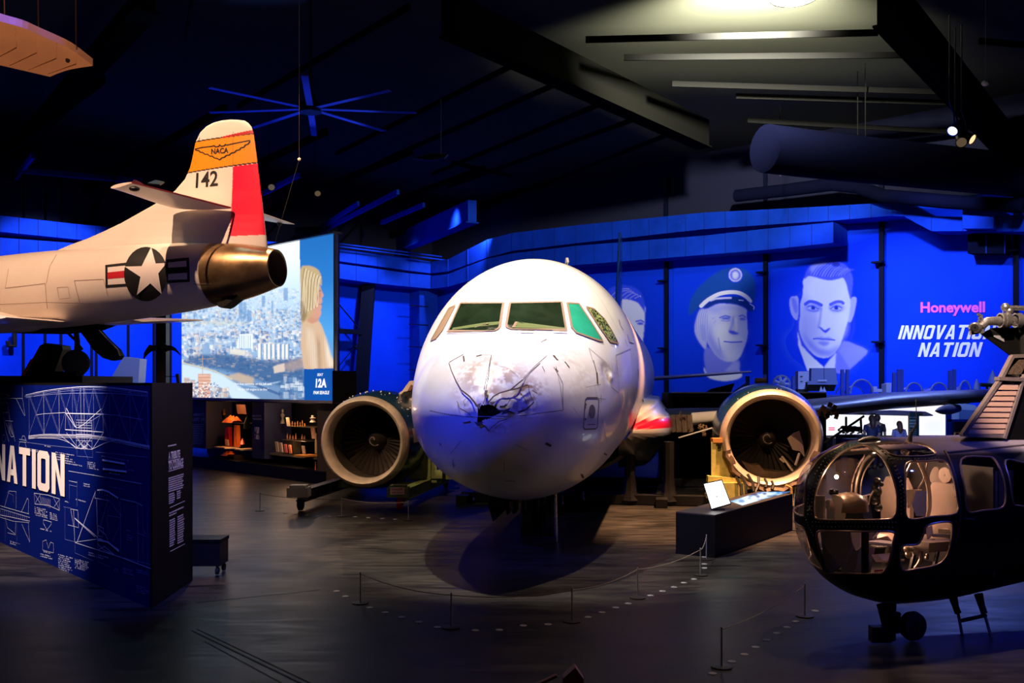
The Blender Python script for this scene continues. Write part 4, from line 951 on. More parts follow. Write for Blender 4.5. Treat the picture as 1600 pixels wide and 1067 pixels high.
# left stand
st = thing('engine_stand', 'green wheeled engine stand with warning plate under the left engine', 'engine stand', (cL.x, cL.y+1, 0))
def SP(px, py, Z): return W(px, py, Z)
sx = SP(627, 700, 20.5).x; yA, yB = 20.3, 24.6
for X, nm in ((sx, 'side_rail'), (sx-2.1, 'side_rail')):
    mb = MB(); dxr = (yB-yA)*math.tan(-YAW)*1.0
    A = Vector((X, yA, .30)); B = Vector((X+dxr*.95, yB, .30)); mb.bar(A, B, .14, .16); mb.bar(A+Vector((0, 0, .12)), B+Vector((0, 0, .12)), .22, .03); mb.bar(A-Vector((0, 0, .1)), B-Vector((0, 0, .1)), .22, .03)
    for j in range(7): p = A.lerp(B, (j+.5)/7); mb.box(p, (.20, .03, .2))
    mb.build(nm, M_green if X == sx else M_dark, st)
for t, X in ((0, sx), (0, sx-2.1)):
    b = MB().box((X-.03, yA-.05, .40), (.44, .36, .20)); b.box((X-.03, yA-.05, .52), (.34, .3, .06)); bx_ = b.build('corner_box', M_cream if X < sx-.1 else M_green, st)
    c = Vector((X, yA-.02, .16)); MB().lathe([(-.06, .01), (-.06, .12), (-.04, .155), (.04, .155), (.06, .12), (.06, .01)], c, (1, 0, 0), 20).build('caster_wheel', M_red if X == sx else M_rubber, st, True)
c = Vector((sx+(yB-yA)*math.tan(-YAW)*.95, yB, .16)); MB().lathe([(-.06, .01), (-.06, .12), (-.04, .155), (.04, .155), (.06, .12), (.06, .01)], c, (1, 0, 0), 20).build('caster_wheel', M_rubber, st, True)
pl_ = MB().box((sx-.03, yA-.245, .44), (.30, .01, .15)).build('warning_plate', M_letter, st); 
mb = MB(); text_fit(mb, 'DANGER', Vector((sx-.15, yA-.253, .455)), Vector((1, 0, 0)), Vector((0, 0, 1)), .24, .045, .03); text_fit(mb, 'KEEP CLEAR', Vector((sx-.15, yA-.253, .39)), Vector((1, 0, 0)), Vector((0, 0, 1)), .24, .035, .02); mb.v and mb.build('warning_text', M_red, pl_)
MB().bar((sx-2.1+.3, yA+2.2, .32), (sx+.3, yA+2.2, .32), .14, .14).build('cross_beam', M_green, st); MB().bar((sx-1.9, yB-.5, .32), (sx+.6, yB-.5, .32), .14, .14).build('cross_beam', M_green, st)
for Z, px0, py0, w in ((22.6, 666, 688, .17), (22.6, 657, 690, .05)):
    T = W(px0, py0, Z); mb = MB(); mb.bar(T, (T.x, T.y, .35), w, .22); mb.bar(T+Vector((w/2+.03, 0, 0)), (T.x+w/2+.03, T.y, .35), .03, .26) if w > .1 else 0; mb.build('upright', M_green, st)
T = W(668, 688, 22.6); mb = MB(); mb.bar((T.x-.5, T.y, .55), (T.x+.35, T.y, .55), .1, .2); mb.bar((T.x-.6, T.y, .4), (T.x, T.y, 1.1), .06, .06); mb.bar((T.x-.2, T.y-.2, T.z-.05), (T.x+.1, T.y+.1, T.z+.06), .25, .05); mb.bar(T+Vector((-.5, -.3, .5)), T+Vector((-.1, 0, .45)), .03, .03); mb.bar(T+Vector((-.45, -.2, .5)), T+Vector((-.4, 0, -.2)), .03, .03); mb.build('bracket', M_green, st)
T2 = W(697, 741, 24.2); MB().box(T2-Vector((0, 0, .05)), (.42, .4, .12)).build('corner_box', M_green, st)
# right stand
st2 = thing('engine_stand', 'yellow green engine stand with drip tray under the right engine', 'engine stand', (cR.x, cR.y+1, 0))
T = W(1125, 690, 20.9); mb = MB(); mb.prism([T+Vector((-.15, 0, 0)), T+Vector((.12, 0, 0)), T+Vector((.32, 0, -.72)), T+Vector((.32, 0, -1.15)), T+Vector((-.15, 0, -1.15))], (0, .12, 0)); mb.bar(T+Vector((-.15, -.04, 0)), T+Vector((-.15, -.04, -1.1)), .03, .1); mb.build('upright', M_yellow, st2)
MB().box(T+Vector((0, .05, .03)), (.34, .26, .09)).build('upright_cap', mat('rust_orange', (.45, .2, .05, 1), .6), st2)
mb = MB().box(T+Vector((-.02, -.03, -.12)), (.07, .04, .07)); mb.ball(T+Vector((-.01, -.02, -.13)), .035); mb.build('bolt', M_dark, st2)
mb = MB(); mb.bar((T.x-.3, T.y-.1, .62), (T.x+1.0, T.y-.1, .52), .2, .14); mb.bar((T.x+.3, T.y, .45), (cR.x+.9, T.y+.2, .42), .5, .08); mb.bar((T.x-.2, T.y, .3), (T.x+.5, T.y, .3), .6, .5); mb.bar((cR.x-.4, T.y+.4, .6), (cR.x+.9, T.y+.4, .52), .4, .08); mb.build('cross_beam', M_yellow, st2)
mb = MB()
for a, b in (((1168, 741), (1178, 768)), ((1185, 745), (1180, 770)), ((1195, 748), (1196, 762)), ((1206, 752), (1206, 765)), ((1150, 745), (1160, 775)), ((1158, 742), (1166, 772))): mb.tube([W(*a, 20.6), W((a[0]+b[0])/2+3, (a[1]+b[1])/2, 20.5), W(*b, 20.4)], .03, 6)
mb.build('hose', M_dark, st2)
for X in (T.x-.2, T.x+.6, cR.x+.7):
    MB().lathe([(-.05, .01), (-.05, .12), (.05, .12), (.05, .01)], (X, T.y+.1, .12), (1, 0, 0), 18).build('caster_wheel', M_rubber, st2, True)
MB().bar((T.x-.3, T.y+.1, .24), (cR.x+.9, T.y+.1, .24), .2, .1).build('base_beam', M_yellow, st2)
MB().tube([W(1228, 758, 20.4), W(1236, 762, 20.4), W(1238, 790, 20.4)], .03, 6).build('handle', mat('handle_orange', (.7, .4, .12, 1), .5), st2)
# ================================================================= research jet on the left
JT = math.radians(72)
JH = Hull(W(433, 419, 14.9), JT, [(0, .29, -.29, .29), (.25, .36, -.36, .36), (.55, .43, -.43, .43), (.85, .475, -.475, .475), (1.1, .50, -.50, .50), (1.6, .555, -.55, .555), (2.4, .60, -.60, .60), (3.4, .63, -.63, .63), (5, .66, -.66, .66), (8, .66, -.66, .66), (10, .45, -.45, .45)], 2.0, slope=-.048).smooth(300)
jo = JH.o; JAX = JH.R @ Vector((0, 1, 0)); JS = JH.R @ Vector((1, 0, 0))       # forward, far side
jet = thing('research_jet', 'white research jet tail with orange band, star and bars, raised on a black plinth', 'aircraft', (jo.x-3, jo.y+1, 0))
JN = (11, 19)
M_jet = mat('jet_paint', (.82, .74, .66, 1), .34, 0, .06, 1.6, coat=.2)
sv = np.linspace(1.08, 9.9, 90)
A_, P_, Q_ = JH.mesh(sv, 96); raw_mesh('fuselage', JH.world(Q_).reshape(-1, 3), grid_faces(len(sv), 96, True), M_jet, jet)
sv = np.linspace(0, 1.08, 30); A_, P_, Q_ = JH.mesh(sv, 80)
M_noz = mat('nozzle_bronze', (.40, .26, .13, 1), .30, .85, .45, 3)
nz = raw_mesh('tail_nozzle', JH.world(Q_).reshape(-1, 3), grid_faces(len(sv), 80, True), M_noz, jet); nz['label'] = 'bronze coloured exhaust cone'
jax = (JAX+Vector((0, 0, -.048))).normalized()
MB().lathe([(0, .29), (-.012, .275), (0, .262), (.3, .25), (1.0, .24), (1.0, .01)], jo, jax, 48).build('nozzle_inner', mat('nozzle_inside', (.16, .10, .05, 1), .5, .6), nz, True)
def jp(x, y): return plane_hit(x, y, jo, JS)       # on the centre plane
rows = [(187.3, 358, 370, .03), (188.5, 346, 382, .05), (192, 333, 388, .065), (198, 322, 393, .075), (207, 313, 396.5, .08), (222, 305.5, 398.5, .085), (245, 301, 401.5, .09), (262, 297, 403.5, .095), (280, 289, 406, .11), (298, 273.5, 408, .14), (310, 257, 409.5, .17), (322, 237, 411, .20), (336, 212, 412.5, .24), (349, 189, 414, .30), (362, 162, 415.5, .38), (373, 137, 417, .46), (383, 110, 418, .55), (400, 70, 419, .6)]
R_ = np.array(rows); yy = np.concatenate([np.linspace(187.3, 198, 20), np.linspace(199, 400, 190)]); NX = 150
V = []; C = []
def fin_col(x, y):
    c = np.array((.82, .74, .66))
    def between(yl, yr, x): return yl+(yr-yl)*(x-300)/100.
    top = between(222.5, 208.5, x); bot = between(269.5, 254.5, x)
    if y > top and y < bot: c = np.array((.90, .30, .012))
    if abs(y-top) < 1.0 or abs(y-bot) < 1.0: c = np.array((.015, .012, .012))
    if 366 < x < 404+(y-256)*.1 and y > bot+1.4 and y < 371-(x-366)*.07: c = np.array((.95, .002, .05))
    if x > 349 and abs(y-(215.5-(x-349)*.21)) < (1.2+(x-349)*.035): c = np.array((.5, .01, .02))
    if abs(x-366) < .35 and y > 206 and y < 372: c = c*.4
    return c
for y in yy:
    l = np.interp(y, R_[:, 0], R_[:, 1]); r = np.interp(y, R_[:, 0], R_[:, 2]); th = np.interp(y, R_[:, 0], R_[:, 3])
    ring = []
    tt_ = np.linspace(0, 1, NX); xs = l+(r-l)*(.35*(1-np.cos(PI*tt_))/2+.65*tt_)
    for sg in (-1, 1):
        for x in (xs if sg < 0 else xs[::-1][1:-1]):
            t = (x-l)/(r-l); k = th*(math.sqrt(max(t, 0))*1.48*(1-t)**.55*1.15)
            V.append(tuple(jp(x, y)+JS*sg*k*.5)); C.append(fin_col(x, y))
M_fin = mat('jet_fin_paint', (1, 1, 1, 1), .36, 0, .04, 1.6, attr='Col')
npr = NX+NX-2
fin = raw_mesh('tail_fin', np.array(V), grid_faces(len(yy), npr, True), M_fin, jet, True, np.array(C)); fin['label'] = 'fin with orange band and red rudder'
fo = jo-JS*.02
def on_fin(mb, off=.004):
    out = []
    for v in mb.v:
        x = CX+v[0]/v[1]*F; y = HY-(v[2]-EYE)/v[1]*F
        for _ in range(2):
            l = np.interp(y, R_[:, 0], R_[:, 1]); r = np.interp(y, R_[:, 0], R_[:, 2]); th = np.interp(y, R_[:, 0], R_[:, 3]); t = min(max((x-l)/(r-l), 0), 1); k = th*(math.sqrt(t)*1.48*(1-t)**.55*1.15)
        out.append(tuple(jp(x, y)-JS*(k*.5+off)))
    mb.v = out; return mb
mb = MB(); text_px(mb, 'NACA', 332.5, 242, 359.5, 233.2, fo, JS, .035, out=.004, y1r=240.2); on_fin(mb).build('name_lettering', M_ink, fin)
mb = MB(); text_px(mb, '142', 309, 295, 343.8, 270.6, fo, JS, .02, out=.004, y1r=291.5); on_fin(mb).build('number_lettering', M_ink, fin)
em = [(906, 247), (940, 240), (985, 236), (1000, 232), (1002, 238), (1020, 236), (1024, 228), (1030, 236), (1046, 233), (1050, 226), (1056, 230), (1100, 220), (1160, 207), (1160, 214), (1150, 226), (1140, 228), (1135, 238), (1120, 242), (1115, 251), (1100, 254), (1092, 264), (1078, 266), (1068, 276), (1055, 277), (1045, 287), (1035, 288), (1024, 299), (1012, 291), (1000, 290), (990, 281), (978, 281), (968, 272), (954, 272), (944, 263), (932, 262), (925, 254), (912, 253)]
mb = MB()
for i in range(len(em)):
    a = em[i]; b = em[(i+1) % len(em)]; mb.bar(plane_hit(a[0]/2.963, 150+a[1]/2.963, fo, JS), plane_hit(b[0]/2.963, 150+b[1]/2.963, fo, JS), .014, .014)
on_fin(mb).build('wing_emblem', M_ink, fin)
# star and bars
def zj(*p): return [(x/2.963, 150+y/2.963) for x, y in p]
def jpatch(pl, name, m, off, par=jet, step=4):
    mb, _ = hull_patch(JH, pl, *JN, off=off, step=step); return mb.build(name, m, par, True)
M_jw = mat('insignia_white', (.82, .76, .72, 1), .4); M_jr = mat('insignia_red', (.55, .02, .03, 1), .4)
jpatch(zj((488, 783), (600, 770), (600, 878), (490, 887)), 'insignia_bar', M_ink, .006); jpatch(zj((770, 758), (876, 748), (880, 860), (775, 866)), 'insignia_bar', M_ink, .006)
for pl, m in [(zj((500, 794), (590, 785), (590, 868), (501, 874)), M_jw), (zj((500, 818), (588, 808), (588, 840), (500, 847)), M_jr), (zj((780, 772), (864, 763), (866, 790), (780, 796)), M_jw), (zj((780, 824), (868, 818), (868, 848), (780, 852)), M_jw)]:
    jpatch(pl, 'insignia_stripe', m, .010 if m is M_jw else .013)
cx_, cy_ = 678/2.963, 150+825/2.963
jpatch([(cx_+34*math.cos(t*PI/14), cy_+41.5*math.sin(t*PI/14)) for t in range(28)], 'insignia_disc', M_ink, .016, step=5)
star = [(703, 705), (725, 778), (776, 775), (737, 822), (752, 914), (700, 866), (637, 918), (655, 838), (582, 792), (660, 790)]
jpatch(zj(*star), 'insignia_star', M_jw, .024, step=3)
# panel lines
mb = MB()
for pl, w in [(zj((25, 890), (210, 868)), .008), (zj((25, 890), (40, 800)), .006), (zj((210, 868), (215, 940), (220, 985)), .008), (zj((262, 735), (230, 790), (215, 868)), .006), (zj((345, 855), (480, 848), (490, 885), (500, 925)), .008), (zj((345, 855), (355, 900), (370, 955)), .010), (zj((265, 888), (315, 883), (325, 935), (275, 940), (265, 888)), .006), (zj((0, 965), (215, 955), (390, 960)), .008), (zj((900, 870), (980, 868)), .010)]:
    hull_line(JH, pl, w, *JN, off=.004, mb=mb, step=5)
mb.build('panel_line', mat('jet_panel_line', (.30, .2, .15, 1), .6), jet)
mb = MB()
for pl in [((366, 205), (366, 258)), ((243, 330), (256, 328), (257, 352), (245, 355)), ((310, 222), (312, 215))]:
    for i in range(len(pl)-1): mb.bar(plane_hit(*pl[i], fo, JS), plane_hit(*pl[i+1], fo, JS), .006, .006)
mb.ball(plane_hit(364, 295, fo, JS), .012, 8, 6); mb.build('fin_seam', M_dark, jet)
# tailplanes
def fs(le, te, t): return (Vector(le), Vector(te)-Vector(le), t)
foil(MB(), [fs(W(262, 321, 15.25), W(362, 325, 15.0), .14), fs(W(240, 315, 14.9), W(330, 316, 14.75), .12), fs(W(190, 298, 14.0), W(225, 290, 13.9), .09), fs(W(173, 293.5, 13.75), W(206, 285, 13.6), .06)]).build('tailplane', M_jet, jet, True)
te = MB(); a, b = W(206, 285, 13.58), W(360, 324.5, 14.98); te.bar(a, b, .03, .02); te.prism([W(206, 285, 13.5), W(209, 280.5, 13.5), W(214, 283, 13.6), W(222, 288, 13.7)], (.02, .04, 0)); te.build('trailing_edge', mat('edge_red', (.45, .04, .05, 1), .5), jet)
MB().prism([W(230, 288, 13.9), W(243, 283, 14.2), W(257, 286, 14.3), (W(250, 290, 14.1))], (0, 0, .02)).build('mass_balance', M_dark, jet)
MB().ball(W(210, 295, 13.65), .06, 10, 8, (1.3, 1, .6)).build('vent_hole', M_ink, jet)
foil(MB(), [fs(W(300, 322, 15.4), W(395, 328, 15.3), .14), fs(W(408, 342, 16.8), W(461, 350.5, 16.6), .06)]).build('tailplane', M_jet, jet, True)
MB().ball(W(437, 349, 16.6), .05, 8, 6).build('vent_hole', M_ink, jet)
# keel bumper, wings, wing root bulge
MB().prism([W(x, y, 14.9) for x, y in ((338, 473), (372, 462), (352, 478), (346, 481), (341, 479))], JS*.25).build('tail_bumper', M_dark, jet)
wz = lambda px, py, Z: W(px, py, Z)
foil(MB(), [(W(40, 508, 17.0), -JAX*1.7, .22), (W(172, 503, 18.6), -JAX*1.5, .16), (W(245, 502, 19.9), -JAX*1.15, .10)]).build('wing', M_jet, jet, True)
foil(MB(), [(W(-30, 507, 16.5), -JAX*1.9, .20), (W(-120, 499, 14.6), -JAX*1.6, .16)]).build('wing', M_jet, jet, True)
bul = [(p, r) for p, r in zip([W(-60, 494, 16.3), W(0, 496, 16.15), (W(50, 496, 16.1)), W(90, 491, 16.05), W(125, 484, 16.0)], [.28, .27, .24, .14, .02])]
MB().tube([p for p, r in bul], [r for p, r in bul], 16).build('wing_root_bulge', M_jet, jet, True)
MB().prism([W(x, y, 16.2) for x, y in ((-30, 505), (30, 504), (80, 507), (128, 508), (150, 506), (128, 514), (70, 520), (0, 519), (-30, 517))], JS*.5).build('keel', M_black, jet)
MB().prism([W(x, y, 16.6) for x, y in ((120, 512), (150, 512), (166, 530), (184, 547), (188.5, 556), (184, 562), (174, 563.5), (160, 559), (146, 547), (134, 530))], JS*.10).build('gear_door', M_blacksteel, jet)
MB().tube([W(152, 513, 16.58), W(168, 530, 16.58), W(184, 546, 16.58), W(187.5, 556, 16.58)], .012, 6).build('door_edge', M_cream, jet)
mb = MB(); mb.tube([W(118, 510, 16.9), W(121, 535, 16.9), W(119, 560, 16.9)], .05, 8); mb.tube([W(103, 517, 16.9), (W(114, 528, 16.9)), W(124, 536, 16.9)], .025, 6); mb.tube([W(120, 536, 16.85), W(128, 545, 16.85), W(119, 550, 16.85)], .03, 6); mb.tube([W(125, 569, 16.9), W(141, 569, 16.9)], .02, 6); mb.build('gear_leg', M_blacksteel, jet)
wc = W(118.5, 567, 16.85); MB().lathe([(-.08, .01), (-.08, .12), (-.06, .21), (0, .235), (.06, .21), (.08, .12), (.08, .01)], wc, (.25, -.95, 0), 28).build('main_wheel', M_rubber, jet, True)
pt_ = W(120, 587.5, 17.0).z
pb = MB().box((W(62, 600, 17.2).x, 17.6, pt_/2), ((160+30)/F*17, 2.2, pt_)).build('plinth', M_black); tag(pb, 'tall black plinth under the wheel of the white research jet', 'plinth')
MB().box(W(103, 585, 16.85)-Vector((0, 0, .0)), (.5, .3, .1)).build('wheel_chock', M_black, jet)
# ================================================================= blueprint panel
PA = G(237.5, 951); PB = G(0, 846.4); PC = G(301, 906.5)
d = (PB-PA); PB2 = PA+d*1.35; PD = PB2+(PC-PA)*.12
for p in (PA, PB, PB2, PC, PD): p.z = 0
pn = Vector((-(PB-PA).y, (PB-PA).x, 0)).normalized()
if (Vector((0, 0, 0))-PA).dot(pn) < 0: pn = -pn
psn = Vector((-(PC-PA).y, (PC-PA).x, 0)).normalized()
if (Vector((0, 0, 0))-PA).dot(psn) < 0: psn = -psn
kio = thing('blueprint_display', 'large blue blueprint panel with cream lettering and a black end face', 'panel', tuple((PA+PB)/2))
MB().prism([PA, PB2, PD, PC], (0, 0, 2.70)).build('panel_body', M_black, kio)
M_bp = mat('blueprint_blue', (.0015, .008, .12, 1), .8, spec=.03)
ux = (PB2-PA).normalized()
fc = MB().add([PA+ux*.02+pn*.012, PB2+pn*.012, PB2+pn*.012+Vector((0, 0, 2.665)), PA+ux*.02+pn*.012+Vector((0, 0, 2.665))], [(0, 1, 2, 3)]).build('printed_face', M_bp, kio)
M_bl = mat('blueprint_line', (.75, .80, .98, 1), .5); M_bl2 = mat('blueprint_fine_line', (.30, .36, .75, 1), .5)
def strk(mb, a, b, w, off=.018, org=PA, n=None):
    n = n or pn; A = plane_hit(*a, org, n)+n*off; B = plane_hit(*b, org, n)+n*off; d = (B-A)
    if d.length < 1e-4: return
    s = d.normalized().cross(n)*w/2; mb.add([A+s, B+s, B-s, A-s], [(0, 1, 2, 3)])
def pl5(mb, pts, w, sm=0):
    pts = [(x/5, 570+y/5) for x, y in pts]
    if sm: pts = smoothcurve(pts, sm, False)
    for i in range(len(pts)-1): strk(mb, pts[i], pts[i+1], w)
def pl4(mb, pts, w, sm=0):
    pts = [(x/4.444, 760+y/4.444) for x, y in pts]
    if sm: pts = smoothcurve(pts, sm, False)
    for i in range(len(pts)-1): strk(mb, pts[i], pts[i+1], w)
m1 = MB(); m2 = MB()
for dy, w in ((0, .008), (10, .005), (24, .004)):
    pl5(m1 if dy == 0 else m2, [(213, 235+dy), (330, 208+dy), (480, 185+dy), (680, 170+dy), (870, 176+dy), (1165, 212+dy)], w, 4)
pl5(m2, [(213, 235), (225, 250), (480, 225), (870, 222), (1165, 245)], .005, 4)
for dy, w in ((0, .010), (10, .007), (22, .005)): pl5(m1, [(232, 556+dy), (360, 543+dy), (560, 546+dy), (740, 552+dy), (900, 578+dy), (1180, 636+dy)], w, 4)
pl5(m1, [(232, 570), (400, 572), (480, 580), (560, 612), (610, 645), (680, 655), (735, 655), (830, 610), (940, 580)], .006, 3)
st_ = [(235, 240, 548), (350, 215, 540), (470, 190, 540), (575, 180, 545), (640, 178, 550), (665, 178, 550), (740, 176, 552), (865, 182, 575), (1025, 200, 605), (1165, 216, 630)]
for x, a, b in st_: pl5(m1 if x in (350, 470, 640, 665) else m2, [(x, a), (x+4, b)], .006)
for i in range(len(st_)-1):
    x1, a1, b1 = st_[i]; x2, a2, b2 = st_[i+1]
    if x2-x1 > 60: pl5(m2, [(x1, a1), (x2, b2)], .004); pl5(m2, [(x1, b1), (x2, a2)], .004); pl5(m2, [(x1+8, a1), (x2+8, b2)], .003)
pl5(m1, [(295, 390), (350, 382), (520, 372)], .005); pl5(m1, [(520, 378), (820, 385)], .012); pl5(m2, [(820, 385), (940, 395), (1125, 428)], .005); pl5(m1, [(520, 505), (660, 515), (820, 525)], .010)
pl5(m1, [(530, 340), (600, 480), (610, 490)], .012); pl5(m1, [(520, 372), (600, 488)], .010); pl5(m1, [(800, 345), (670, 460), (620, 490)], .010); pl5(m2, [(815, 380), (680, 465)], .008); pl5(m1, [(525, 335), (520, 500)], .005); pl5(m1, [(815, 385), (818, 525)], .004)
for y in (430, 450, 470, 490, 510, 540, 560, 590): pl5(m1, [(605, y), (728, y+4)], .006 if y in (490, 540) else .004)
for x in (605, 628, 650, 668, 690, 728): pl5(m1, [(x, 380 if x in (650, 668) else 440), (x+2, 650)], .005)
for a, b in (((605, 560), (668, 650)), ((728, 560), (668, 650)), ((605, 650), (668, 590)), ((735, 655), (668, 590)), ((600, 650), (735, 660)), ((530, 530), (620, 650)), ((818, 530), (735, 655)), ((640, 620), (700, 660)), ((700, 620), (640, 660)), ((470, 540), (605, 650))): pl5(m1, [a, b], .006)
for j in range(9): a = j*PI/4.5; pl5(m1, [(668, 640), (668+22*math.cos(a), 640+22*math.sin(a))], .006)
pl5(m2, [(220, 605), (400, 630), (605, 650)], .004); pl5(m2, [(760, 680), (960, 700), (1165, 722)], .003); pl5(m2, [(612, 655), (612, 712), (735, 722), (735, 655)], .003); pl5(m2, [(668, 660), (700, 740)], .003)
# tail drawing at the far left of the sheet
for pts in ([(0, 235), (40, 225), (85, 240), (40, 262), (0, 262)], [(5, 300), (40, 290), (75, 300)], [(10, 262), (40, 420), (55, 520), (80, 600)], [(60, 262), (85, 420), (120, 560), (128, 600)], [(50, 435), (110, 440)], [(0, 262), (185, 262), (185, 170)], [(135, 262), (200, 395), (205, 395), (185, 262)], [(25, 375), (70, 370)], [(55, 450), (95, 560), (118, 560), (75, 450)], [(70, 470), (105, 540)], [(90, 470), (80, 540)], [(160, 580), (215, 590), (215, 605), (160, 600)], [(165, 600), (155, 645)], [(205, 600), (215, 645)], [(180, 580), (185, 555), (200, 555), (212, 585)]): pl5(m1, pts, .005)
for cx0, cy0 in ((38, 575),): pl5(m2, [(cx0+14*math.cos(t*PI/8), cy0+30*math.sin(t*PI/8)) for t in range(17)], .004)
# dimension lines, scales
for pts, w in (([(545, 828), (735, 860), (1120, 928)], .005), ([(550, 905), (612, 918)], .005), ([(552, 930), (552, 1050)], .003), ([(612, 905), (612, 1100)], .003), ([(555, 938), (612, 950)], .004), ([(805, 710), (1020, 750)], .003), ([(945, 950), (945, 1050)], .003), ([(860, 950), (985, 970)], .003), ([(1110, 930), (1110, 1200)], .002)): pl5(m2 if w < .005 else m1, pts, w)
for j in range(9): pl5(m2, [(805+j*22, 705+j*4), (805+j*22, 722+j*4)], .004)
pl5(m1, [(810, 742), (985, 772)], .022); pl5(m1, [(815, 812), (1000, 834)], .024); pl5(m2, [(990, 760), (998, 840)], .004)
# glider seen from the front and side, lower right
for pts, w in (([(685, 25), (720, 22), (760, 35), (830, 80)], .02), ([(670, 40), (545, 385)], .010), ([(680, 85), (690, 440)], .008), ([(672, 30), (668, 80), (760, 95)], .006), ([(760, 90), (690, 330)], .005), ([(765, 95), (750, 330)], .004), ([(765, 95), (850, 200)], .004), ([(755, 200), (845, 215)], .004),
              ([(745, 200), (770, 330)], .004), ([(500, 155), (550, 165), (555, 285), (520, 275), (500, 155)], .006), ([(520, 160), (528, 385)], .008), ([(528, 218), (690, 355)], .012), ([(532, 225), (670, 350)], .008), ([(530, 385), (700, 362)], .006), ([(530, 388), (690, 440), (850, 490), (1060, 570)], .008),
              ([(690, 270), (730, 290), (720, 350), (690, 340), (690, 270)], .006), ([(700, 300), (740, 330), (760, 370)], .008), ([(690, 370), (760, 385), (835, 450)], .022), ([(700, 360), (780, 400), (835, 440)], .012), ([(690, 400), (730, 440), (800, 470)], .006), ([(690, 440), (735, 415), (800, 470)], .006), ([(480, 265), (555, 285)], .005),
              ([(845, 85), (960, 110), (1000, 135)], .006), ([(965, 110), (970, 530)], .005), ([(1000, 140), (1005, 540)], .004), ([(845, 100), (850, 480)], .005), ([(960, 320), (1030, 345)], .004), ([(1035, 140), (1035, 560)], .003), ([(845, 260), (790, 380)], .004), ([(450, 140), (500, 150)], .003), ([(460, 140), (460, 365), (530, 385)], .003),
              ([(530, 390), (530, 460), (600, 490), (660, 515)], .003), ([(690, 450), (690, 520), (780, 560)], .003), ([(850, 490), (1060, 540)], .004)): pl4(m1 if w > .004 else m2, pts, w)
for k in range(8): pl4(m2, [(700+k*18, 20+k*7), (700+k*18, 50+k*6)], .008)
# small section drawings, glider plan
for pts, w in (([(245, 45), (345, 60), (422, 85)], .006), ([(250, 120), (345, 130), (422, 165)], .006), ([(245, 45), (250, 120)], .004), ([(422, 85), (422, 165)], .004), ([(245, 45), (290, 120)], .004), ([(290, 55), (250, 120)], .004), ([(380, 75), (422, 160)], .004), ([(422, 90), (385, 140)], .004),
              ([(310, 230), (365, 245), (365, 262), (335, 300), (310, 255), (310, 230)], .005), ([(305, 380), (305, 440), (380, 460), (380, 395)], .004), ([(305, 380), (330, 370), (345, 430), (360, 385), (380, 395)], .004),
              ([(0, 130), (100, 160), (210, 190)], .006), ([(0, 150), (100, 180), (215, 215)], .004), ([(0, 195), (100, 215), (215, 240)], .006), ([(0, 210), (100, 240), (210, 250)], .004), ([(40, 140), (70, 30), (120, 35), (120, 150)], .004), ([(60, 40), (100, 60), (100, 110)], .003), ([(155, 180), (200, 80), (208, 95), (205, 190)], .005), ([(160, 260), (215, 385), (205, 250)], .005), ([(45, 215), (60, 285), (115, 330), (118, 240)], .004), ([(60, 320), (115, 335)], .004), ([(75, 375), (150, 400)], .003), ([(45, 230), (45, 380)], .002), ([(125, 240), (125, 420)], .002)): pl4(m1 if w > .003 else m2, pts, w)
for k in range(14): pl4(m1, [(10+k*14, 150+k*4.2), (15+k*14, 205+k*3)], .003); 
for k in range(7): pl4(m1, [(290+k*11, 70+k*3), (296+k*10, 120+k*5)], .006)
for x, y, n, l, s in ((690, 760, 3, 80, .16), (540, 690, 5, 60, .18), (640, 770, 1, 45, .15)):
    pass
# unreadable rows of drafting notes: short ticks
rt = random.Random(9)
def ticks(mb, x, y, w, rows, dy, sl=.18, sc=5, oy=570, h=7):
    for r in range(rows):
        ww = w*rt.uniform(.6, 1); cx0 = x
        while cx0 < x+ww:
            if rt.random() < .84:
                yy0 = y+r*dy+(cx0-x)*sl; a = (cx0/sc, oy+yy0/sc); b = ((cx0+rt.choice((0, 3, 4)))/sc, oy+(yy0+h)/sc); strk(mb, a, b, .007)
                if rt.random() < .5: strk(mb, a, ((cx0+4)/sc, a[1]+.2), .006)
            cx0 += 6
for t in ((360, 630, 60, 1, 10), (445, 678, 140, 4, 18), (520, 745, 130, 2, 18), (695, 755, 90, 4, 15), (665, 925, 60, 2, 16), (1010, 815, 60, 1, 12), (865, 840, 80, 1, 12), (245, 655, 120, 2, 12), (730, 855, 20, 1, 10), (1010, 740, 12, 2, 14), (600, 650, 10, 1, 10)): ticks(m1 if t[0] < 900 else m2, *t)
for t in ((250, 140, 90, 5, 13), (355, 180, 75, 4, 13), (290, 290, 95, 1, 12), (300, 445, 80, 1, 12), (290, 465, 110, 2, 14), (415, 470, 100, 8, 14), (530, 500, 100, 6, 12), (535, 85, 70, 1, 12), (625, 455, 150, 2, 16), (800, 565, 40, 2, 14), (865, 565, 75, 3, 14), (960, 575, 90, 2, 14), (960, 685, 90, 4, 14), (890, 300, 40, 5, 16), (460, 100, 25, 1, 12), (80, 380, 60, 2, 12), (1010, 310, 20, 2, 10)): ticks(m1 if t[0] < 800 else m2, *t, sl=.26, sc=4.444, oy=760, h=7)
m1.build('blueprint_drawing', M_bl, fc); m2.build('blueprint_drawing', M_bl2, fc)
mb = MB(); a = plane_hit(-4, 747, PA, pn)+pn*.03; b = plane_hit(105, 776, PA, pn)+pn*.03; b.z = a.z = (a.z+b.z)/2; tt = plane_hit(105, 710, PA, pn).z
block_text(mb, 'NATION', a, (b-a).normalized(), Vector((0, 0, 1)), tt-b.z, (b-a).length)
mb.build('title_lettering', M_letter, fc)
so = MB()
text_px(so, 'A TRIBUTE', 261.8, 719, 280, 706.5, PA, psn, .03, out=.012, y1r=714.5); text_px(so, 'TO COURAGE', 261.8, 735, 285, 721, PA, psn, .03, out=.012, y1r=728.5)
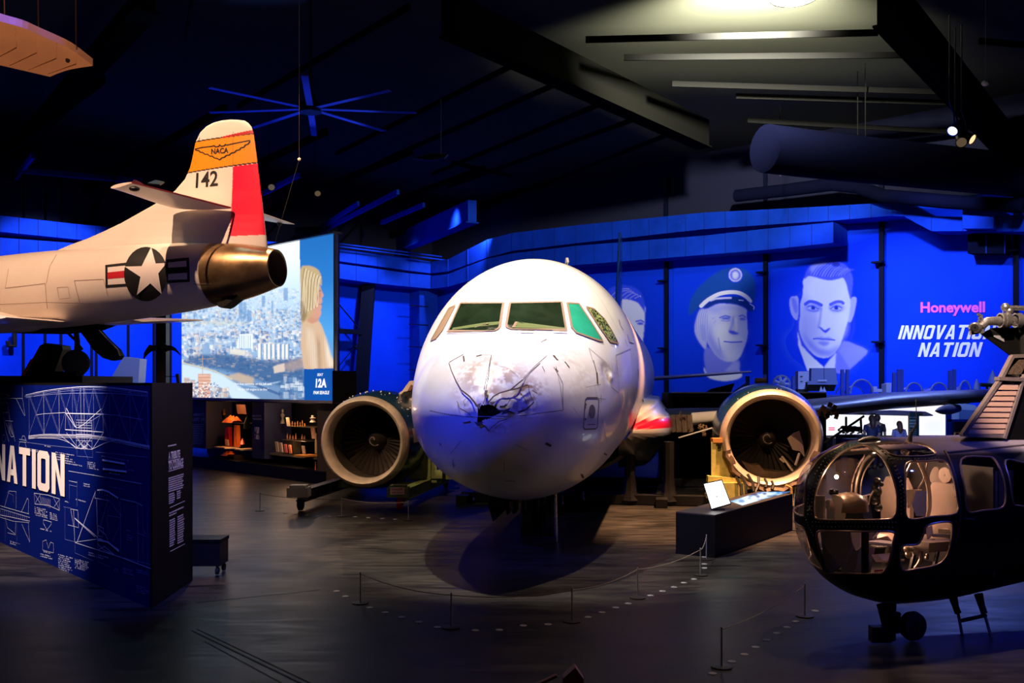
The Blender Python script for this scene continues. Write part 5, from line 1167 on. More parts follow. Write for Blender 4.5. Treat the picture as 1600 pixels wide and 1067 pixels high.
for a, b in (((261.6, 720.6), (280, 716.2)), ((261.6, 736.6), (285, 729.8)), ((264, 793), (287.5, 782.5)), ((264.5, 861.5), (287.5, 849.5))): strk(so, a, b, .008, .012, PA, psn)
def rowsP(x, y, w, n, dy, sl, fr=1.):
    for r in range(n):
        ww = w*rt.uniform(.75, 1)*fr; cx0 = x
        while cx0 < x+ww:
            l = rt.uniform(.8, 2.2); yy0 = y+r*dy-(cx0-x)*sl; strk(so, (cx0, yy0), (min(cx0+l, x+ww), yy0-l*sl), .016, .012, PA, psn); cx0 += l+.5
rowsP(261.2, 697, 17, 1, 4, .2); rowsP(262, 747.5, 24, 7, 3.4, .3); rowsP(262.5, 773, 9, 5, 3.4, .36); rowsP(275, 768.5, 7, 4, 3.4, .4)
rowsP(263, 802, 24, 1, 3.4, .45); rowsP(263, 806, 14, 1, 3.4, .45); rowsP(263.4, 814, 9, 12, 3.6, .48); rowsP(276, 808, 11, 12, 3.7, .48)
so.build('side_text', mat('side_text_cream', (.95, .80, .62, 1), .6), kio)
# low cart behind it
ct = thing('equipment_cart', 'low black box on casters behind the end of the blueprint panel', 'cart', (W(330, 890, 13.8).x, 13.8, 0))
b = W(325, 895, 13.4); MB().box((b.x-.16, 13.65, .30), (.62, .4, .34)).build('box', M_blacksteel, ct); MB().box((b.x-.16, 13.65, .48), (.64, .42, .05)).build('lid', M_black, ct)
for dx in (.18, -.35):
    for dy in (-.15, .15):
        c = Vector((b.x+dx-.08, 13.65+dy, .055)); MB().lathe([(-.02, .01), (-.02, .05), (.02, .05), (.02, .01)], c, (1, 0, 0), 14).bar(c, c+Vector((0, 0, .08)), .03).build('caster', M_rubber, ct)
# ================================================================= video wall
SR = Vector((-4.6, 25.0, 0)); SL = Vector((-10.71, 31.3, 0)); su = (SL-SR).normalized(); sn = Vector((-su.y, su.x, 0))
if (-SR).dot(sn) < 0: sn = -sn
A = Art(284, 360, 528, 632, .5, (1, 1, 1))
X, Y = A.X, A.Y
def lc(*c): return lin(c)
# haze gradient of the city picture
stops = [(360, (250, 254, 255)), (405, (236, 248, 255)), (440, (214, 236, 252)), (480, (188, 217, 243)), (530, (170, 200, 230)), (580, (120, 160, 205)), (632, (110, 140, 180))]
for k in range(3): A.C[..., k] = np.interp(Y, [s[0] for s in stops], [lin(s[1])[k] for s in stops])
rg = np.random.default_rng(4)
def boxes(n, y0, y1, w, h, cols, al, x0=286, x1=480):
    for _ in range(n):
        t = rg.random(); yy = y0+(y1-y0)*t; xx = x0+rg.random()*(x1-x0); ww = w*(.5+rg.random()); hh = h*(.4+rg.random())
        i0 = int((yy-hh-360)/.5); i1 = int((yy-360)/.5)+1; j0 = int((xx-284)/.5); j1 = int((xx+ww-284)/.5)+1
        if i1 <= i0 or j1 <= j0 or i0 < 0: continue
        c = lin(cols[rg.integers(len(cols))]); a = al*(.5+.5*rg.random()); s = A.C[i0:i1, j0:j1]; s[:] = s*(1-a)+c*a
        jm = (j0+j1*2)//3; s = A.C[i0:i1, jm:j1]; s[:] = s*(1-a*.4)+lin((90, 130, 190))*a*.4
boxes(900, 452, 490, 3, 2.2, [(240, 250, 255), (150, 185, 225), (200, 225, 245), (225, 225, 235)], .55)
boxes(1000, 485, 530, 3.5, 3, [(250, 250, 250), (120, 160, 205), (225, 215, 205), (90, 135, 190)], .6)
boxes(800, 520, 575, 4.5, 4.5, [(252, 250, 245), (95, 135, 190), (235, 215, 195), (60, 105, 165), (170, 195, 225)], .7)
A.poly([(286, 512), (330, 508), (350, 514), (300, 521), (286, 522)], lc(205, 225, 245), 1.5, .6); A.poly([(286, 505), (340, 500), (400, 504), (360, 508)], lc(210, 215, 200), 1.5, .5)
for x, y0, y1, w in ((376, 464, 498, 6), (383, 472, 499, 5), (446, 450, 470, 7), (412, 462, 480, 5), (305, 489, 505, 3), (389, 485, 503, 7), (427, 470, 488, 3), (325, 470, 488, 2)):
    A.poly([(x, y0), (x+w, y0), (x+w, y1), (x, y1)], lc(110, 155, 205), .6, .75)
for x in (406, 415, 421, 428, 436, 443, 449): A.poly([(x, 536+(x % 3)), (x+5, 536), (x+5, 562), (x, 562)], lc(240, 240, 232), .4, .95); A.poly([(x+4, 537), (x+6.4, 537), (x+6.4, 561), (x+4, 561)], lc(110, 150, 200), .4, .9)
A.poly([(376, 522), (398, 522), (398, 544), (372, 544)], lc(240, 250, 255), .5, .9)
for k in range(6): A.line([(377+k*3.4, 524), (377+k*3.4, 543)], .9, lc(110, 165, 220), .8)
A.poly([(318, 538), (330, 536), (331, 555), (318, 555)], lc(140, 175, 215), .5, .8); A.poly([(362, 545), (386, 547), (386, 556), (362, 553)], lc(230, 225, 215), .5, .9)
# dark wooded band, river, road
A.poly([(300, 556), (350, 552), (400, 560), (420, 563), (478, 560), (478, 600), (445, 604), (400, 592), (360, 580), (320, 572), (288, 568)], lc(62, 100, 150), 2.2, .88)
boxes(260, 562, 604, 4, 2.2, [(70, 110, 160), (150, 150, 160), (45, 85, 135), (190, 180, 170)], .5, 290, 478)
A.poly([(438, 572), (452, 566), (470, 560), (478, 556), (478, 575), (455, 580)], lc(190, 165, 150), 2, .6)
A.poly([(430, 572), (447, 567), (448, 580), (431, 583)], lc(222, 205, 190), .6, .9)
A.poly([(286, 568), (305, 572), (330, 578), (352, 586), (372, 600), (390, 612), (408, 622), (408, 632), (372, 632), (362, 618), (345, 604), (320, 604), (286, 604)], lc(205, 228, 246), 1.2, 1)
A.poly([(355, 588), (375, 582), (400, 590), (398, 600), (380, 598)], lc(205, 180, 150), 1.2, .8)
A.line([(286, 566), (310, 572), (340, 580), (365, 592)], 2, lc(215, 205, 170), .8, .8)
A.line([(376, 600), (400, 604), (440, 596)], 2.4, lc(150, 185, 220), .8, .8); A.line([(400, 600), (440, 616), (478, 628)], 4, lc(60, 95, 150), .8, 1.2)
boxes(120, 596, 628, 7, 8, [(215, 225, 235), (60, 95, 150), (95, 135, 180)], .75, 438, 478); boxes(160, 610, 630, 5, 5, [(225, 190, 160), (245, 235, 220), (95, 115, 150), (170, 190, 210)], .8, 288, 360)
for x, y0, y1, w in ((290, 590, 628, 9), (300, 594, 628, 8), (312, 584, 628, 20)): A.poly([(x, y0), (x+w, y0), (x+w, y1), (x, y1)], lc(214, 150, 118) if x > 305 else lc(205, 175, 165), .6, .9)
for k in range(7): A.line([(313, 587+k*5), (332, 587+k*5)], 1, lc(250, 225, 205), .8); A.line([(291, 593+k*5), (307, 594+k*5)], 1, lc(120, 140, 180), .7)
A.line([(319, 556), (319, 586)], 1, lc(200, 160, 130), .9); A.line([(312, 561), (336, 560)], .8, lc(200, 160, 130), .8)
boxes(300, 598, 630, 1.6, 1.6, [(255, 255, 250), (60, 90, 140)], .8, 288, 345)
# portrait column
xe = lambda y: 470.5+(y-376)*.0335
m = (X > xe(Y)).astype(float)
bgc = np.stack([np.interp(Y, [360, 440, 520, 632], [lin(c)[k] for c in ((35, 110, 190), (45, 125, 205), (85, 165, 232), (70, 150, 225))]) for k in range(3)], -1)
A.C = A.C*(1-m[..., None])+bgc*m[..., None]
def q(*p): return [(280+x/3.95, 360+y/3.95) for x, y in p]
A.poly(q((768, 560), (830, 545), (868, 552), (900, 610), (925, 690), (940, 760), (965, 800), (968, 862), (782, 862)), lc(214, 182, 152), .8, 1, 2)
A.poly(q((790, 600), (830, 610), (860, 700), (870, 860), (830, 860), (800, 720)), lc(232, 212, 190), 3, .7); A.poly(q((860, 640), (880, 700), (885, 860), (868, 860)), lc(150, 112, 85), 2, .7); A.poly(q((905, 640), (940, 740), (965, 830), (930, 850), (915, 740)), lc(246, 232, 214), 2, .8)
for k in range(14): A.line(q((785+k*13, 600+k*6), (790+k*13, 860)), .5, lc(170, 135, 105), .35)
A.poly(q((820, 480), (880, 520), (868, 560), (830, 575), (800, 560)), lc(205, 150, 125), .8, 1)
A.poly(q((850, 330), (882, 345), (888, 370), (903, 402), (890, 418), (894, 440), (884, 452), (890, 470), (884, 490), (888, 510), (878, 535), (850, 545), (815, 520), (805, 440)), lc(214, 158, 136), .7, 1)
A.poly(q((860, 350), (880, 360), (886, 400), (870, 430), (850, 420)), lc(170, 112, 92), 1.6, .6); A.line(q((872, 456), (890, 455)), 1, lc(150, 80, 75), .8); A.line(q((868, 375), (882, 372)), 1.2, lc(110, 75, 60), .8)
A.poly(q((758, 240), (790, 218), (830, 222), (870, 245), (888, 290), (888, 345), (875, 330), (868, 390), (850, 430), (835, 480), (830, 530), (800, 545), (785, 560), (765, 570), (762, 400)), lc(196, 170, 128), .8, 1, 2)
for k in range(18):
    x = 764+k*6; c = lc(238, 224, 192) if k % 3 else lc(120, 95, 65); A.line(q((x+20, 235+k*3), (x+8, 320), (x+(k % 4)*3, 420), (x-2, 520-k*3)), 1.3, c, .6, .7, 3)
A.poly(q((762, 430), (775, 440), (800, 520), (785, 560), (762, 560)), lc(110, 88, 66), 1.4, .6)
A.poly([(477.5, 576.5), (526, 575), (527, 632), (478.5, 632)], lc(18, 82, 168), .3, 1)
NU, NV = 380, 400
Uu, Vv = np.meshgrid(np.linspace(0, 1, NU), np.linspace(0, 1, NV)); wz_ = 8.78
Pw = np.array(SR)+np.array(su)*(Uu*wz_)[..., None]; Pw[..., 2] = 2.235+(6.57-2.235)*Vv
px_ = CX+Pw[..., 0]/Pw[..., 1]*F; py_ = HY-(Pw[..., 2]-EYE)/Pw[..., 1]*F
jx = np.clip(((px_-284)/.5).astype(int), 0, A.nx-1); iy = np.clip(((py_-360)/.5).astype(int), 0, A.ny-1)
Cs = A.C[iy, jx].reshape(-1, 3)
vw = thing('video_wall', 'big bright screen showing a river city from above and a blonde woman in profile', 'screen', tuple((SR+SL)/2))
M_scr = mat('led_picture', (0, 0, 0, 1), .6, 0, spec=.1, attr=None, eattr='Col', estr=1.15)
raw_mesh('display', (Pw+np.array(sn)*.06).reshape(-1, 3), grid_faces(NV, NU, False), M_scr, vw, False, Cs)
SRa = SR-su*.10; SLa = SR+su*(wz_+.1)
fr_ = MB()
for z, h in ((2.2, .07), (6.6, .05)): fr_.bar(SRa+Vector((0, 0, z)), SLa+Vector((0, 0, z)), .3, h)
fr_.bar(SRa+su*.05+Vector((0, 0, 2.2)), SRa+su*.05+Vector((0, 0, 6.6)), .16, .06); fr_.build('frame', M_grey, vw)
MB().prism([SRa+su*.1-sn*.02, SLa-sn*.02, SLa-sn*.3, SRa+su*.35-sn*.3], (0, 0, 4.4)).build('housing', M_black, vw).location.z = 2.2
MB().prism([SRa+sn*.16, SRa-sn*.5, SRa-sn*.5+su*-.12, SRa+sn*.16+su*-.12], (0, 0, .83)).build('speaker_box', M_black, vw).location.z = 2.18
so = SR+sn*.08; mb = MB()
M_st = mat('screen_text', (0, 0, 0, 1), .5, emit=(1, 1, 1, 1), estr=1.0)
text_px(mb, 'SEAT', 496, 587.5, 505, 583.2, so, sn, .03, .2, out=.01); text_px(mb, '12A', 493.5, 605.5, 510.5, 591.5, so, sn, .05, .1, out=.01); text_px(mb, 'PAM SEAGLE', 490, 616, 514.5, 610.6, so, sn, .04, .2, out=.01)
text_px(mb, '\u201cAnd then someone on the left said,', 365.5, 602, 425.5, 597.5, so, sn, .01, out=.01, y1r=602.4); text_px(mb, '\u201coh, the left engine is on fire.\u201d', 371, 611, 420, 606.2, so, sn, .01, out=.01, y1r=611.4)
mb.build('caption', M_st, vw)
# ---- showcase below the screen
def CZ(px):       # distance of the showcase plane at px
    r = (px-CX)/F; o = SR-sn*.35; return (o.x*su.y-o.y*su.x)/(r*su.y-su.x)
def CP(px, py, d=0.): return W(px, py, CZ(px)-d)
def C8(x, y): return 290+x/7.11, 610+y/7.11
sc = thing('showcase', 'dark wall showcase with two lit niches below the video screen', 'display case', tuple(SR+su*3.5))
def slab(x0, y0, x1, y1, d, th, name, m, par=sc):
    a = CP(x0, y0, d); b = CP(x1, y0, d); c = CP(x1, y1, d); e = CP(x0, y1, d); b.z = a.z; e.z = c.z
    e.x, e.y = a.x, a.y; c.x, c.y = b.x, b.y; zb = CP((x0+x1)/2, y1, d).z; c.z = e.z = zb
    return MB().prism([a, b, c, e], -sn*th).build(name, m, par)
def zfl(px): return HY+EYE/CZ(px)*F
def boxf(x0, x1, d0, d1, z0, z1, name, m):
    a = CP(x0, 640, 0); b = CP(x1, 640, 0); a.z = b.z = z0
    return MB().prism([a+sn*d0, b+sn*d0, b+sn*d1, a+sn*d1], (0, 0, z1-z0)).build(name, m, sc)
boxf(286, 521, -.95, -.85, 0, 2.25, 'back_wall', M_black)
sl_a = slab(297, 624, 322, 700, .35, .9, 'text_board', mat('board_violet', (.035, .035, .085, 1), .6)); slab(394, 624, 413, 716, .35, .9, 'text_board', mat('board_navy', (.012, .015, .06, 1), .6))
slab(495.5, 626, 521, 757, .4, .9, 'end_post', mat('post_brown', (.05, .04, .03, 1), .7)); slab(300, 624, 520, 629, .38, .5, 'header', M_black)
boxf(286, 521, .32, -.8, 0, .34, 'base', M_black)
for x0, y0, x1 in ((332, 699, 392), (413, 709.5, 496), (440, 687, 478), (345, 660, 380), (447, 666, 487)): slab(x0, y0, x1, y0+1.2, 0, .7, 'shelf', mat('shelf_glass', (.12, .10, .08, 1), .3))
mb = MB(); oo = SR-sn*.35+sn*.62
text_px(mb, 'AIRWAYS', 303, 650, 320, 645.5, oo, sn, .01, out=.02); text_px(mb, 'FLIGHT 1549', 300.5, 658, 321, 652.5, oo, sn, .01, out=.02)
M_lav = mat('board_text', (.5, .48, .8, 1), .6)
for r in range(12): strk(mb, (301, 663.5+r*2.7), (319.5-(r % 3), 663.5+r*2.7), .02, .02, oo, sn)
mb.build('board_text', M_lav, sl_a)
mb = MB()
text_px(mb, 'MIRACLE ON', 395.5, 651, 409, 648.3, oo, sn, .01, out=.02); text_px(mb, 'THE HUDSON', 395.5, 656, 409.5, 653.2, oo, sn, .01, out=.02)
strk(mb, (402.5, 667), (402.5, 686), .26, .02, oo, sn); mb.build('board_text', M_lav, sc)
mb = MB(); 
for a, b in (((397, 669), (402, 680)), ((399, 685), (404, 668)), ((405, 685), (407, 670)), ((396, 676), (408, 679)), ((401, 667), (401, 686))): strk(mb, a, b, .03, .03, oo, sn)
mb.build('map_line', mat('board_dark', (.02, .02, .05, 1), .6), sc)
# items, each a thing of its own
def col(name, r, g, b, ro=.6): return mat(name, L(r, g, b), ro)
c_or = col('cloth_orange', 235, 120, 40); c_red = col('vest_red', 225, 40, 40); c_be = col('card_beige', 235, 205, 160); c_gr = col('cone_green', 80, 85, 40); c_pk = col('card_pink', 235, 120, 110); c_br = col('relic_brown', 130, 85, 50); c_bl = col('cloth_blue', 70, 95, 130); c_gd = col('relic_gold', 225, 150, 60); c_sil = col('relic_pale', 205, 185, 165)
def item(kind, name, label, cat, x0, y0, x1, y1, m, d=-.25, group=None):
    (a, b), (c, e) = C8(x0, y0), C8(x1, y1); cx = (a+c)/2; P = CP(cx, e, d); Z = P.y; w = (c-a)/F*Z; h = (e-b)/F*Z; mb = MB(); o = P
    R = Matrix((su, sn, Vector((0, 0, 1)))).transposed()
    if kind == 'card': mb.box(o+Vector((0, 0, h/2)), (w, .03, h), R @ Matrix.Rotation(-.15, 3, 'X'))
    elif kind == 'box': mb.box(o+Vector((0, 0, h/2)), (w, .25, h), R)
    elif kind == 'vest':
        pl = [(-.5, 0), (-.15, 0), (-.1, .5), (.1, .5), (.15, 0), (.5, 0), (.42, .7), (.3, 1), (.12, .93), (-.12, .93), (-.3, 1), (-.42, .7)]
        mb.prism([o+su*p[0]*w+Vector((0, 0, p[1]*h)) for p in pl], sn*.12)
    elif kind == 'cloth':
        rr2 = random.Random(int(x0)); 
        n = 9; ring = []
        rows = []
        for i in range(n):
            t = i/(n-1); r_ = []
            for j in range(8):
                u = j/7; r_.append(o+su*((u-.5)*w)+sn*((t-.5)*.4)+Vector((0, 0, h*(.35+.65*math.sin(PI*u))*(math.sin(PI*t)**.5)*rr2.uniform(.6, 1))))
            rows.append(r_)
        mb.rings(rows, closed=False); mb.add([o-su*w/2-sn*.2, o+su*w/2-sn*.2, o+su*w/2+sn*.2, o-su*w/2+sn*.2], [(0, 1, 2, 3)])
    elif kind == 'bottle': mb.lathe([(0, .01), (0, w*.45), (h*.6, w*.45), (h*.75, w*.18), (h, w*.18), (h, .005)], o, (0, 0, 1), 12)
    elif kind == 'cone': mb.lathe([(0, .01), (0, w*.5), (h*.5, w*.38), (h*.85, w*.15), (h, .01)], o, (0, 0, 1), 16)
    elif kind == 'figure':
        mb.lathe([(0, .01), (0, w*.4), (h*.1, w*.35), (h*.35, w*.16), (h*.6, w*.4), (h*.72, w*.12), (h*.8, w*.2), (h*.95, w*.18), (h, .005)], o, (0, 0, 1), 12)
    elif kind == 'ring':
        mb.tube([o+Vector((0, 0, h/2))+su*math.cos(t*PI/10)*w*.42+Vector((0, 0, math.sin(t*PI/10)*h*.4)) for t in range(21)], .06, 8, False)
    elif kind == 'tray': mb.box(o, (w, .5, .04), R)
    o_ = mb.build(name, m, None, kind in ('bottle', 'cone', 'figure', 'ring')); tag(o_, label, cat, group); return o_
item('card', 'backdrop_print', 'brown photo print standing high at the back of the left niche', 'print', 520, 155, 725, 262, col('print_brown', 130, 85, 65), -.7)
item('cloth', 'crumpled_cloth', 'crumpled orange cloth on the upper glass shelf of the left niche', 'cloth', 410, 265, 635, 355, c_or)
item('vest', 'life_vest', 'red life vest with a dark round hole in the left niche', 'life vest', 445, 405, 548, 622, c_red, -.45)
item('vest', 'life_vest', 'orange life vest right of the red one in the left niche', 'life vest', 550, 385, 632, 622, c_or, -.45)
item('card', 'notice_card', 'yellowish card leaning before the red life vest', 'card', 428, 545, 492, 612, c_be, 0)
item('tray', 'label_tray', 'pale label tray under the yellowish card', 'tray', 328, 620, 582, 632, c_be, .1); item('tray', 'label_tray', 'pale label tray at the right of the left niche', 'tray', 590, 620, 730, 655, c_be, .1)
item('cloth', 'folded_cloth', 'orange folded cloth just below the label trays', 'cloth', 410, 655, 550, 722, c_or, .0)
item('ring', 'rescue_strap', 'red and pink strap loop low in the left niche', 'strap', 322, 770, 442, 862, c_red, 0)
item('figure', 'blue_mannequin', 'small dark blue dressed stand low in the left niche', 'mannequin', 440, 730, 522, 872, c_bl, 0)
item('card', 'side_board', 'tall dim board of small pictures at the left of the left niche', 'board', 275, 255, 345, 525, col('board_dim', 62, 52, 40), -.5)
item('cone', 'green_flask', 'dark green cone shaped flask high in the left niche', 'flask', 640, 280, 726, 425, c_gr, -.3)
item('box', 'relic_box', 'dim brown box low at the right of the left niche', 'box', 555, 715, 640, 885, col('dim_brown', 60, 45, 34), -.2)
item('cone', 'pink_relic', 'small pink cone beside the orange life vest', 'relic', 608, 530, 658, 598, c_pk, -.2)
item('figure', 'amber_statuette', 'amber statuette above the crumpled cloth', 'statuette', 408, 205, 452, 268, c_br, -.5)
item('figure', 'spotted_statuette', 'tall spotted grey statuette high in the right niche', 'statuette', 1045, 205, 1112, 368, col('relic_grey', 105, 95, 85), -.4)
item('card', 'tall_card', 'bright cream card on the upper shelf of the right niche', 'card', 1110, 300, 1168, 395, c_be, 0)
for i, (x0, x1, y0) in enumerate(((1172, 1198, 342), (1204, 1226, 350), (1232, 1256, 340), (1262, 1282, 352), (1288, 1306, 330), (1310, 1334, 362))):
    item('figure', 'gold_figurine', 'small golden figurine in the row on the upper shelf of the right niche', 'figurine', x0, y0, x1, 398, c_gd, -.1, 'golden figurines')
for i, x0 in enumerate((1120, 1150, 1182, 1214, 1286, 1312)):
    item('bottle', 'small_bottle', 'small brown bottle standing on the middle shelf of the right niche', 'bottle', x0, 475+(i % 3)*12, x0+22, 545, c_br, -.2, 'brown bottles')
item('box', 'glass_casket', 'dim greenish box under the brown bottles', 'box', 1100, 555, 1282, 700, col('casket_green', 62, 58, 42), -.45)
item('card', 'dotted_card', 'pale dotted card at the left of the right niche', 'card', 990, 570, 1045, 682, c_sil, .1); item('card', 'dotted_card', 'second pale card leaning right of the dotted card', 'card', 1040, 580, 1088, 684, c_sil, .15)
item('card', 'pink_booklet', 'pink booklet in front of the greenish box', 'booklet', 1090, 598, 1138, 690, c_pk, .1); item('card', 'pink_booklet', 'orange tinted booklet right of the pink booklet', 'booklet', 1138, 604, 1186, 700, col('card_salmon', 215, 130, 90), .15)
item('card', 'passport', 'grey and white passport standing right of the greenish box', 'passport', 1286, 615, 1336, 702, c_sil, .1)
item('tray', 'wood_shelf_plate', 'lit wooden plate at the lower right of the right niche', 'plate', 1240, 706, 1462, 722, c_gd, .1)
item('figure', 'white_bust', 'pale plaster bust high at the right of the right niche', 'bust', 1368, 275, 1456, 352, c_sil, -.2)
item('card', 'map_sheet', 'beige map sheet below the plaster bust', 'map', 1385, 412, 1456, 536, col('map_beige', 185, 140, 105), -.2)
item('bottle', 'white_lamp', 'slender pale lamp before the map sheet', 'lamp', 1434, 475, 1462, 704, c_be, .2)
item('card', 'stacked_board', 'tall dim board at the left edge of the right niche', 'board', 920, 320, 986, 562, col('board_dim2', 70, 55, 42), -.5)
item('bottle', 'pink_tube', 'tall pink tube standing low at the right of the right niche', 'tube', 1434, 790, 1452, 968, c_pk, .3)
item('cloth', 'orange_shell', 'small orange shell at the bottom of the right niche', 'shell', 1058, 870, 1132, 912, c_or, .2); item('cloth', 'pale_shell', 'small pale shell at the bottom of the right niche', 'shell', 950, 900, 1002, 936, c_sil, .2)
for px, py, pw, c in ((356, 634, 20, (1, .5, .2)), (368, 690, 8, (1, .45, .2)), (440, 640, 18, (1, .62, .35)), (475, 636, 18, (1, .62, .35)), (455, 692, 8, (1, .5, .25))):
    p = CP(px, py, .35); point('niche_lamp', p, pw, c, .05)
# ================================================================= helicopter on the right
HT = math.radians(-67)
HH = Hull(tuple(W(1264, 598, 10.1))[:2]+(0,), HT, [(0, 1.42, 1.36, .02), (.03, 1.62, 1.12, .20), (.1, 1.76, .92, .36), (.25, 1.91, .70, .52), (.45, 2.00, .51, .64), (.7, 2.065, .38, .72), (1.0, 2.09, .31, .77), (1.5, 2.10, .30, .79), (2.2, 2.10, .35, .80), (3.5, 2.08, .48, .80), (5, 2.05, .70, .74), (7, 1.9, 1.0, .5)], 2.35).smooth(400)
HS = HH.R @ Vector((1, 0, 0)); HAX = HH.R @ Vector((0, 1, 0))      # near side, aft
def HP(s, w, z): return Vector(HH.world((w, s, z)))
heli = thing('helicopter', 'dark helicopter with a rounded clear nose of framed panes at the right', 'helicopter', tuple(HP(2.5, 0, 0)), HT)
def h4(*p): return [(1240+x/4.444, 680+y/4.444) for x, y in p]
HW = {'upper_nose_pane': smoothcurve(h4((150, 420), (180, 320), (240, 210), (340, 115), (480, 66), (560, 105), (625, 170), (680, 280), (715, 400), (716, 520), (690, 572), (640, 586), (400, 590), (180, 584), (146, 540)), 4),
      'lower_nose_pane': smoothcurve(h4((165, 672), (260, 664), (500, 668), (690, 672), (692, 740), (660, 890), (625, 950), (560, 962), (240, 955), (205, 920), (175, 780)), 4),
      'roof_pane': smoothcurve(h4((570, 62), (720, 50), (850, 52), (935, 76), (988, 120), (960, 138), (850, 146), (700, 142), (640, 110)), 4),
      'door_upper_pane': smoothcurve(h4((775, 330), (785, 195), (920, 182), (1048, 178), (1100, 270), (1130, 420), (1132, 540), (960, 565), (795, 578), (778, 450)), 4),
      'door_lower_pane': smoothcurve(h4((748, 778), (860, 755), (900, 690), (930, 625), (1070, 600), (1105, 640), (1085, 780), (1050, 860), (985, 905), (850, 930), (750, 930)), 4),
      'cabin_pane': smoothcurve(h4((1165, 168), (1340, 150), (1395, 168), (1440, 250), (1470, 370), (1468, 470), (1430, 510), (1320, 522), (1210, 528), (1190, 380)), 4),
      'rear_pane': smoothcurve(h4((1472, 175), (1600, 190), (1700, 200), (1700, 480), (1560, 488), (1525, 465), (1500, 320)), 4)}
sv = np.concatenate([np.linspace(0, 1, 150)**1.35*1.4, np.linspace(1.41, 3.9, 190), np.linspace(3.95, 7, 20)]); NP = 420
A_, P_, Q_ = HH.mesh(sv, NP); Wp = HH.world(Q_)
Qm = Q_.copy(); Qm[..., 0] = np.abs(Qm[..., 0]); Wm = HH.world(Qm)
fx = lambda Z3: (CX+Z3[..., 0]/Z3[..., 1]*F, HY-(Z3[..., 2]-EYE)/Z3[..., 1]*F)
px_, py_ = fx(Wm)
cen = lambda M: (M[:-1]+M[1:]+np.roll(M, -1, 1)[:-1]+np.roll(M, -1, 1)[1:])/4
cx_, cy_ = cen(px_), cen(py_); sideN = cen(Q_[..., 0]) > 0
allm = np.zeros(cx_.shape, bool); M_gl = glass('canopy_glass', (.88, .85, .86, 1), .09, .03)
GF = grid_faces(len(sv), NP, True).reshape(len(sv)-1, NP, 4); Vf = Wp.reshape(-1, 3)
for nm, pl in HW.items():
    m = poly_mask(pl, cx_, cy_) & (np.abs(cen(Q_[..., 0])) > .06)
    if nm.endswith('nose_pane'): m &= (cen(A_) < 1.05)
    allm |= m
    for sd in (True, False):
        k = m & (sideN == sd)
        if k.any(): raw_mesh(nm, Vf, GF[k], M_gl, heli, True)
        # bright rim of the pane
    H3 = HH.hit([p[0] for p in pl], [p[1] for p in pl], 8.5, 13)
    for mir in (False, True):
        pts = []
        for h in H3:
            q_ = HH.local(h); q_[0] = -abs(q_[0]) if mir else q_[0]; pts.append(Vector(HH.world(q_)))
        if nm == 'rear_pane': pts = pts[:0]+[p for p in pts if HH.local(p)[1] < 4]
        if len(pts) > 3: MB().tube(pts+[pts[0]], .011, 6, False).build('pane_rim', mat('rim_bronze', (.42, .30, .24, 1), .35, .5), heli, True)
M_hbody = mat('helicopter_skin', (.006, .006, .006, 1), .38, 0, .2, 3, spec=.35); M_hbc = mat('helicopter_shell', (.006, .006, .006, 1), .38, 0, .2, 3, spec=.35, attr='Col')
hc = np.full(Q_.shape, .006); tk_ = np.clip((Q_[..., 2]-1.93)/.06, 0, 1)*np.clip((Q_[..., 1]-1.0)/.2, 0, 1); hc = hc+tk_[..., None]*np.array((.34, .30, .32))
bd = raw_mesh('cabin_shell', Vf, GF[~allm], M_hbc, heli, True, hc.reshape(-1, 3)); md = bd.modifiers.new('skin', 'SOLIDIFY'); md.thickness = .02; md.offset = -1
# rivets along the frame strips
mb = MB(); pal = []
def rivs(pts, n, jit=1.5):
    out = []
    cum = [0]
    for i in range(1, len(pts)): cum.append(cum[-1]+math.dist(pts[i], pts[i-1]))
    for k in range(n):
        t = cum[-1]*(k+.5)/n; i = next(j for j in range(1, len(cum)) if cum[j] >= t); f = (t-cum[i-1])/(cum[i]-cum[i-1]+1e-9)
        out.append((pts[i-1][0]+(pts[i][0]-pts[i-1][0])*f, pts[i-1][1]+(pts[i][1]-pts[i-1][1])*f))
    return out
strips = [(h4((100, 560), (98, 470), (110, 380), (150, 270), (220, 160), (330, 90), (440, 55)), 26), (h4((125, 560), (128, 470), (140, 380), (178, 290), (240, 180), (350, 100), (450, 64)), 24), (h4((590, 90), (680, 160), (735, 270), (765, 400), (770, 520)), 18), (h4((560, 70), (650, 140), (700, 220), (735, 320), (748, 450), (745, 560)), 20),
          (h4((120, 600), (250, 606), (400, 604), (560, 604), (720, 604)), 26), (h4((120, 630), (250, 636), (400, 632), (560, 634), (700, 640)), 22), (h4((640, 165), (760, 170), (900, 165), (1020, 160)), 16), (h4((80, 560), (100, 620), (140, 700)), 8)]
for pts, n in strips:
    R2 = rivs(pts, n); H3 = HH.hit([p[0] for p in R2], [p[1] for p in R2], 8.5, 12.5)
    for h in H3: mb.ball(Vector(h)+Vector(HH.normal(h))*.003, .0075, 6, 4)
rv = mb.build('rivet_rows', mat('rivet_pale', (.45, .5, .45, 1), .4, .4), heli); rv['kind'] = 'stuff'
# mouldings on the shell
for pts, r in ((h4((1050, 110), (1085, 180), (1120, 290), (1150, 430), (1155, 560), (1150, 600)), .016), (h4((1120, 590), (1145, 640), (1120, 760)), .012), (h4((1060, 120), (1340, 95), (1600, 70)), .014), (h4((280, 1005), (560, 1008), (620, 1005)), .008)):
    pp = smoothcurve(pts, 5, False); H3 = HH.hit([p[0] for p in pp], [p[1] for p in pp], 8.5, 13)
    MB().tube([Vector(h) for h in H3], r, 6).build('moulding', mat('moulding_brown', (.16, .12, .10, 1), .35, .5), heli, True)
mb = hull_line(HH, h4((1175, 575), (1250, 580)), .02, 8.5, 13, off=.02); mb.build('door_handle', M_chrome, heli)
